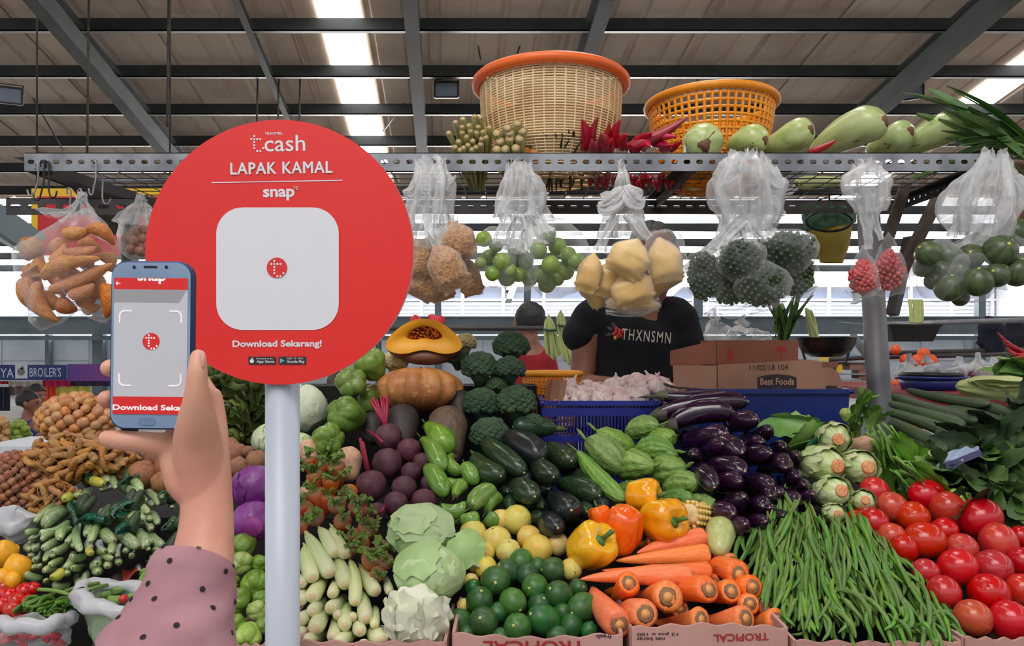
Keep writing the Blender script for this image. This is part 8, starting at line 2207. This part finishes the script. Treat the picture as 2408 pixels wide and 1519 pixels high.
# green net hood with yellow lower part, behind the shelf
t = empty('net_hood', at(1952, 500, 2.4)); tag(t, 'green net hood with a yellow lower part hanging behind the shelf', 'net')
for nm, y0, y1, r0, r1, mt in (('green_net', 478, 535, 66, 58, mat('green_netting', C(52, 92, 66), C(34, 66, 48), rough=.7, scale=50, space='obj')), ('yellow_sheet', 535, 618, 52, 26, mat('yellow_sheet', C(176, 160, 60), C(150, 130, 46), rough=.6, scale=6, space='obj'))):
 m = MB(); V, f, al, tv = tube([at(1950, y0, 2.4), at(1950 + (8 if 'y' == nm[0] else 0), (y0 + y1) / 2, 2.4), at(1950 + 6, y1, 2.4)], [S(r0, 2.4), S((r0 + r1) / 2, 2.4), S(r1, 2.4)], 30, fn=lambda A, T: 1 + .05 * np.sin(5 * T + 4 * A), cap=False, flat=.6, up=(1, 0, 0)); m.add(V, f)
 o = m.build(nm, mt, t); o.location = -Vector(t.location)
m = MB(); m.tube([at(1950, 480, 2.4), at(1950, 462, 2.25)], .003, 5); m.tube([at(1900, 480, 2.4), at(1950, 462, 2.25)], .002, 5); o = m.build('string', M['black'], t); o.location = -Vector(t.location)
m = MB(); m.tube([at(1950 + 54 * math.cos(a), 520 + 24 * math.sin(a), 2.33) for a in np.linspace(0, 6.283, 30)], .004, 6); o = m.build('hoop', M['black'], t); o.location = -Vector(t.location)
# ------------------------------------------------------------------ stalls behind
# yellow framed red board behind the shelf end
Y = 4.6
t = empty('sign_board', at(230, 500, Y)); tag(t, 'red board with a yellow frame behind the left shelf end', 'board')
def brect(x0, y0, x1, y1, mt, d, nm, par, Y=Y, o=(230, 500)):
 m = MB(); plate([(S(x0 - o[0], Y), S(o[1] - y1, Y)), (S(x1 - o[0], Y), S(o[1] - y1, Y)), (S(x1 - o[0], Y), S(o[1] - y0, Y)), (S(x0 - o[0], Y), S(o[1] - y0, Y))], d, m, 0, d + .01)
 return m.build(nm, mt, par)
m = MB()
for x in (-.4, .45): m.tube([(x, .02, S(57, Y)), (x, .02, roof(0, Y).z - at(0, 500, Y).z)], .006, 5)
m.build('hanger', M['rail_dark'], t)
YEL = flat('board_yellow', 236, 186, 36); REDB = flat('board_red', 196, 40, 52)
brect(74, 443, 430, 472, YEL, 0, 'frame_top', t); brect(74, 472, 88, 600, YEL, 0, 'frame_side', t); brect(418, 472, 430, 600, YEL, 0, 'frame_side', t)
brect(88, 462, 418, 476, REDB, -.004, 'red_band', t); brect(88, 476, 418, 600, REDB, .004, 'red_panel', t)
# blue lettered banner stall far left
Y = 9.0
t = empty('stall_banner', at(110, 876, Y)); tag(t, 'blue lettered banner of the far meat stall, left of the phone', 'banner')
brect(-60, 858, 156, 894, flat('banner_blue', 36, 48, 104), 0, 'banner_cloth', t, Y, (110, 876)); brect(156, 856, 300, 896, mat('banner_purple', C(96, 60, 140), C(140, 60, 130), scale=1.2, space='obj', rough=.6), .02, 'purple_banner', t, Y, (110, 876))
put_text('SURYA', -4, 877, 74, 22, .01, par=t, ox=110, oy=876, Y=Y, y=-.004, rot=0, mt=flat('banner_letter', 176, 190, 214))
put_text("BROILER'S", 107, 875, 74, 22, .01, par=t, ox=110, oy=876, Y=Y, y=-.004, rot=0, mt=flat('banner_letter', 176, 190, 214))
brect(36, 857, 65, 890, flat('badge_white', 196, 200, 206), -.003, 'white_badge', t, Y, (110, 876))
m = MB(); plate(circle(S(9, Y), 20), -.007, m); plate(circle(S(4, Y), 12, S(3, Y), S(9, Y)), -.007, m); o = m.build('badge_drawing', flat('badge_grey', 110, 112, 120), t, (S(50 - 110, Y), 0, S(876 - 874, Y)))
for x0, x1, y0, y1, mt, l in ((0, 20, 896, 903, flat('cloth_red', 190, 40, 50), 'red strip of cloth under the blue banner'), (20, 100, 896, 910, flat('cloth_cream', 206, 200, 190), 'cream strip of cloth under the blue banner'), (100, 165, 894, 910, flat('cloth_pink', 210, 40, 100), 'pink strip of cloth under the purple banner'), (165, 260, 894, 908, flat('cloth_violet', 60, 44, 84), 'violet strip of cloth under the purple banner'),
        (-30, 24, 910, 966, flat('cloth_navy', 28, 34, 56), 'dark navy cloth hanging at the far stall'), (92, 132, 908, 962, flat('cloth_orange', 228, 74, 40), 'orange red cloth hanging behind the far people'), (132, 214, 908, 936, flat('cloth_lime', 196, 190, 84), 'yellow green bags hanging at the far stall'), (24, 92, 908, 930, flat('cloth_brown', 120, 96, 90), 'brownish cloth hanging behind the far people')):
 m = MB(); n = 14
 V = [at(x0 + (x1 - x0) * k / n, yy, Y + .3 + .03 * math.sin(k * 1.7)) for yy in (y0, y1) for k in range(n + 1)]
 m.add(V, [(k, k + 1, n + 2 + k, n + 1 + k) for k in range(n)]); tag(m.build('hanging_cloth', mt, center=True), l, 'cloth')
t = empty('fruit_counter', at(40, 1060, 6.4)); t.location.z = 0; tag(t, 'dark counter of the far fruit stall at the left edge', 'counter')
pz = at(0, 1044, 6.4).z; px0, px1 = at(-80, 0, 6.4).x, at(130, 0, 6.4).x
m = MB(); m.box((px0, 6.3, pz - .06), (px1, 6.7, pz)); o = m.build('top', M['rail_dark'], t); o.location = -Vector(t.location)
m = MB(); m.box((px0, 6.34, 0), (px1, 6.4, pz - .06)); o = m.build('front', M['blue_bin'], t); o.location = -Vector(t.location)
K_far = Kind('green_grape', [unit('green_grape', ell, mat('far_green_fruit', C(150, 170, 70), C(120, 146, 60), rough=.4), 8, 10)], cat='fruit')
K_far2 = Kind('tan_fruit', [unit('tan_fruit', ell, mat('far_tan_fruit', C(220, 176, 128), C(196, 146, 98), rough=.5), 8, 10)], cat='fruit')
rf = random.Random(6)
for k in range(34):
 a, b = rf.random(), rf.random()
 K_far.ball(at(46 + 26 * (a - .5) * 2 * (1 - b * .6), 1034 - b * 44, 6.5 + .1 * rf.random()), S(9, 6.5), 'green fruit heaped on the far counter before the blue tee', 'green fruit on the far counter')
 K_far2.ball(at(4 + 26 * (a - .5) * 2 * (1 - b * .6), 1036 - b * 54, 6.5 + .1 * rf.random()), S(9, 6.5), 'tan round fruit heaped on the far counter at the edge', 'tan fruit on the far counter')
# white front table edge between (pale strip behind the sacks)
m = MB(); a = at(-60, 1050, 2.6); b = at(170, 1080, 2.6); m.box((a.x, 2.6, b.z), (b.x, 2.9, a.z));
tag(m.build('white_shelf_board', M['panel_white'], center=True), 'pale board behind the net sacks at the left edge', 'board')
# hanging stalk bundles, plants and bags behind the seller
K_pst = Kind('celery_stalk', [unit('celery_stalk', prof_pts([0, .1, .5, .9, 1], [.5, .7, .8, 1, .7]), mat('celery_pale', C(198, 206, 140), C(170, 184, 106), rough=.5, streak=True, scale=4), 8, 8, bend=b_) for b_ in (.6, -.8)], cat='stalk')
for gi, (x0, x1, yt, yb, Y, l) in enumerate(((1290, 1302, 740, 845, 3.2, 'pale stalk in the hanging bundle next to the red shirt'), (1318, 1340, 730, 858, 3.1, 'pale stalk in the hanging bundle next to the black tee'))):
 for k in range(9):
  d = (k - 4) / 4
  K_pst.put(at(x0 + d * 7, yt + 14 * abs(d), Y), at(x1 + d * 14, yb - 12 * abs(d), Y + .03 * (k % 3)), S(5, Y), l, ('stalk bundle beside the red shirt', 'stalk bundle beside the black tee')[gi])
 m = MB(); m.tube([at((x0 + x1) / 2 + 16 * math.cos(a), yt + 34 + 3 * math.sin(a), Y - .03 * math.sin(a)) for a in np.linspace(0, 6.283, 16)], .006, 6, cap=False)
 tag(m.build('green_tie', M['tape'], center=True), l.replace('pale stalk in', 'green tie round'), 'tie')
bunch('leafy_plant', 1842, 800, 2.7, 12, LL, (0, 0, 1), .22, 'upright bunch of dark green leaves behind the upper carton', 'greens', 51, .7)
bunch('leafy_plant', 1836, 770, 2.72, 7, LM, (.0, 0, 1), .3, 'broad dark leaves among the upright bunch behind the carton', 'leaves', 52, .55)
for k in range(7):
 K_pst.put(at(1896 + 5 * (k % 3), 724 + 3 * k, 2.75), at(1912 + 4 * (k % 4), 800, 2.75), S(6, 2.75), 'yellow green stalk in the bundle behind the pan', 'stalk bundle behind the pan')
for x, y, rx, ry, Y, l in ((1690, 800, 40, 44, 2.8, 'milky plastic bag standing right of the black tee'), (1760, 806, 52, 36, 2.8, 'milky plastic bag with a white tied ear behind the carton')):
 t = empty('plastic_bag', at(x, y, Y)); tag(t, l, 'bag')
 film_blob(t, x, y, Y, rx, ry, x, amp=.03, mt=M['film_neck'])
 neck([(x - 6, y - ry, Y), (x - 14, y - ry * 1.3, Y), (x - 22, y - ry * 1.6, Y)], [10, 8, 14], x, t, 'tied_ear')
m = MB(); a, b = at(890, 772, 3.4), at(1350, 772, 3.4); m.tube([a, b], .012, 8)
for p in (a, b): m.tube([(p.x, p.y, 0), p], .014, 8)
tag(m.build('stall_rail', M['rail_dark'], center=True), 'steel rail on posts behind the cut pumpkin and broccoli', 'rail')
# red cloth scraps above the cut pumpkin
for x, y, l in ((980, 752, 'red scrap of cloth left behind the cut pumpkin'), (1026, 748, 'red scrap of cloth right behind the cut pumpkin')):
 V, f = sheet_blob(x, y + 8, 3.4, 16, 8, 17, .02, 20, x)
 m = MB(); m.add(V, f); tag(m.build('red_cloth', flat('scrap_red', 206, 40, 54), center=True), l, 'cloth')
# right: neighbour stall with rails, basins, bags
for k, (x0, x1, y, Y, l) in enumerate(((2085, 2420, 826, 3.6, 'upper thin steel rail of the neighbour stall'), (2085, 2420, 836, 3.5, 'lower thin steel rail of the neighbour stall'), (1950, 2085, 842, 3.6, 'thin steel rail behind the blue tub'))):
 m = MB(); m.tube([at(x0, y + 4, Y), at(x1, y - 4, Y)], .011, 8); tag(m.build('stall_rail', M['rail_dark'], center=True), l, 'rail')
m = MB(); m.tube([at(2090, 762, 3.4), at(2420, 752, 3.4)], .012, 8); tag(m.build('stall_rail', M['galv'], center=True), 'high steel rail above the black basin', 'rail')
t = empty('black_basin', at(2130, 780, 3.0)); tag(t, 'black plastic basin hanging right of the steel post', 'basin')
for nm, y0, y1, w0, w1 in (('bowl', 768, 803, 58, 46), ('rim', 764, 770, 62, 60)):
 m = MB(); z0, z1 = S(780 - y1, 3.0), S(780 - y0, 3.0)
 V = [(S(sx_ * w_, 3), sy_ * S(w_, 3) * .7, z) for z, w_ in ((z0, w1), (z1, w0)) for sx_, sy_ in ((-1, -1), (1, -1), (1, 1), (-1, 1))]
 m.add(V, [(3, 2, 1, 0), (0, 1, 5, 4), (1, 2, 6, 5), (2, 3, 7, 6), (3, 0, 4, 7), (4, 5, 6, 7)], smooth=False); m.build(nm, M['black'], t)
m = MB()
for x in (-.1, .1): m.tube([(x, 0, S(14, 3)), (x, at(0, 0, 3.4).y - 3, at(0, 757, 3.4).z - at(0, 780, 3).z)], .003, 5)
m.build('hanger_wire', M['galv'], t)
for k in range(9):
 K_pst.put(at(2136 + 4 * k, 704, 3.39), at(2140 + 3.4 * k, 759, 3.39), S(4, 3.2), 'yellow green stalk in the bundle above the black basin', 'stalk bundle above the black basin')
t = empty('blue_basin', at(2190, 898, 3.0)); tag(t, 'dark blue plastic basin on the neighbour stall', 'basin')
for nm, y0, y1, w0, w1, mt in (('bowl', 888, 916, 72, 62, 'blue_bin'), ('rim', 884, 890, 78, 76, 'blue_bin'), ('liner', 876, 884, 66, 66, 'black')):
 m = MB(); z0, z1 = S(898 - y1, 3.0), S(898 - y0, 3.0)
 V = [(S(w_, 3) * math.cos(a), S(w_, 3) * math.sin(a), z) for z, w_ in ((z0, w1), (z1, w0)) for a in np.linspace(0, 6.283, 30, endpoint=False)]
 m.add(V, [(j, (j + 1) % 30, 30 + (j + 1) % 30, 30 + j) for j in range(30)] + [tuple(range(29, -1, -1)), tuple(range(30, 60))]); m.build(nm, M[mt], t)
m = MB(); z = at(0, 916, 3).z; a, b = at(2090, 0, 2.9).x, at(2440, 0, 2.9).x; m.box((a, 2.7, z - .05), (b, 3.7, z)); m.box((a, 3.6, 0), (a + .05, 3.65, z - .05)); m.box((b - .05, 2.75, 0), (b, 2.8, z - .05)); m.box((a, 2.75, 0), (a + .05, 2.8, z - .05))
tag(m.build('neighbour_counter', mat('red_counter', C(150, 40, 40), C(120, 30, 34), rough=.6, scale=8, space='obj'), center=True), 'red topped counter of the neighbour stall behind the long gourds', 'counter')
for k, (x, y, s_, mt, l) in enumerate(((2138, 868, 34, 'film_white', 'white tied bag of beige goods behind the steel post'), (2180, 862, 26, 'film_white', 'white tied bag right of the beige goods bag'), (2256, 866, 26, 'film_white', 'white tied bag hanging in the middle of the neighbour rail'), (2300, 868, 36, 'film_neck', 'clear tied bag of purplish bulbs on the neighbour rail'), (2338, 866, 24, 'film_neck', 'clear tied bag of yellow goods on the neighbour rail'))):
 Y = 3.1 + .02 * k
 t = empty('tied_bag', at(x, y, Y)); tag(t, l, 'bag')
 film_blob(t, x, y + 8, Y, s_, s_ * .6, 90 + k, amp=.02, mt=M[mt])
 neck([(x, y - s_ * .3, Y), (x, y - s_ * .7, Y), (x, y - s_ * 1.1, Y)], [s_ * .5, 7, 5], 90 + k, t, 'tied_neck', mt=M[mt])
 core = unit('contents', ell, mat('bag_contents', *[(C(196, 160, 120),), (C(190, 190, 186),), (C(200, 200, 200),), (C(130, 96, 110),), (C(206, 184, 116),)][k], rough=.7), 8, 12, lump=.2); o = obj('contents', core, t); o.scale = (S(s_ * .8, Y), S(s_ * .6, Y), S(s_ * .9, Y)); o.location = (0, 0, -S(9, Y))
K_or = Kind('orange_fruit', [unit('orange_fruit', ell, mat('orange_peel', C(238, 100, 40), C(228, 84, 34), rough=.4), 10, 12)], cat='fruit')
for k, (x, y, r) in enumerate(((2106, 822, 12), (2160, 850, 18), (2186, 850, 18), (2172, 832, 14), (2130, 846, 14), (2196, 862, 12), (2108, 904, 13), (2118, 912, 8))):
 K_or.ball(at(x, y, 3.45), S(r, 3.45), ('orange fruit at the post under the black basin', 'orange fruit behind the white tied bags, left one', 'orange fruit behind the white tied bags, right one', 'orange fruit above the white tied bags', 'orange fruit behind the beige goods bag', 'orange fruit lowest behind the white bag', 'red orange pepper at the post on the neighbour counter', 'small red pepper beside the post on the neighbour counter')[k])
for k in range(10):
 K_bud.put(at(2408 + 4 * k, 850 - 5 * (k % 4), 3.0), at(2344 + 5 * k, 780 + 9 * k, 2.95), S(5, 3), 'red stalk in the bunch at the right photo edge', 'red stalks at the right edge')
V, f = sheet_blob(2330, 790, 3.6, 30, 20, 40, .03, 12, 77); m = MB(); m.add(V, f); tag(m.build('dark_cloth', flat('dark_blue_cloth', 24, 26, 46, rough=.9), center=True), 'dark blue cloth hanging behind the neighbour rail', 'cloth')
V, f = sheet_blob(2390, 800, 3.8, 40, 20, 46, .03, 12, 78); m = MB(); m.add(V, f); tag(m.build('dark_cloth', flat('dark_navy_cloth', 20, 20, 36, rough=.9), center=True), 'navy cloth hanging at the right photo edge', 'cloth')
bunch('leafy_greens', 2420, 880, 2.5, 10, LB, (-1, -.2, .15), .25, 'fresh green leaves above the pale napa cabbage', 'leaves', 60, .8)
# packets behind the pan
for k, (x, y, w, h, c_) in enumerate(((1960, 842, 34, 20, (226, 190, 70)), (1966, 866, 30, 18, (236, 190, 40)), (2004, 840, 24, 14, (120, 160, 200)), (2014, 862, 30, 16, (150, 110, 96)), (2036, 880, 30, 22, (150, 104, 90)))):
 m = MB(); p = at(x, y, 4.2); m.box((p.x - S(w, 4.2) / 2, 4.2, p.z - S(h, 4.2) / 2), (p.x + S(w, 4.2) / 2, 4.3, p.z + S(h, 4.2) / 2))
 tag(m.build('packet', flat('packet', *c_), center=True), ('pale yellow packet behind the pan stand', 'yellow packet under the pale yellow one', 'light blue packet behind the pan', 'brown packet left of the steel post', 'brown packet low beside the steel post')[k], 'packet')
m = MB(); a, b = at(1940, 0, 4.2).x, at(2060, 0, 4.2).x
for y in (850, 878, 894): z = at(0, y, 4.2).z; m.box((a, 4.18, z - .008), (b, 4.4, z))
for x in (a, b - .02): m.box((x, 4.3, 0), (x + .02, 4.34, at(0, 850, 4.2).z))
tag(m.build('packet_rack', M['galv'], center=True), 'wire rack of packets behind the blue tub', 'rack')
# cauliflower-like white goods and pale things behind chayotes
V, f = sheet_blob(790, 905, 2.3, 20, 10, 40, .01, 20, 91); m = MB(); m.add(V, f); tag(m.build('wooden_post_wrap', M['wood_dark'], center=True), 'greyish cloth wrapped post behind the highest chayote', 'cloth')
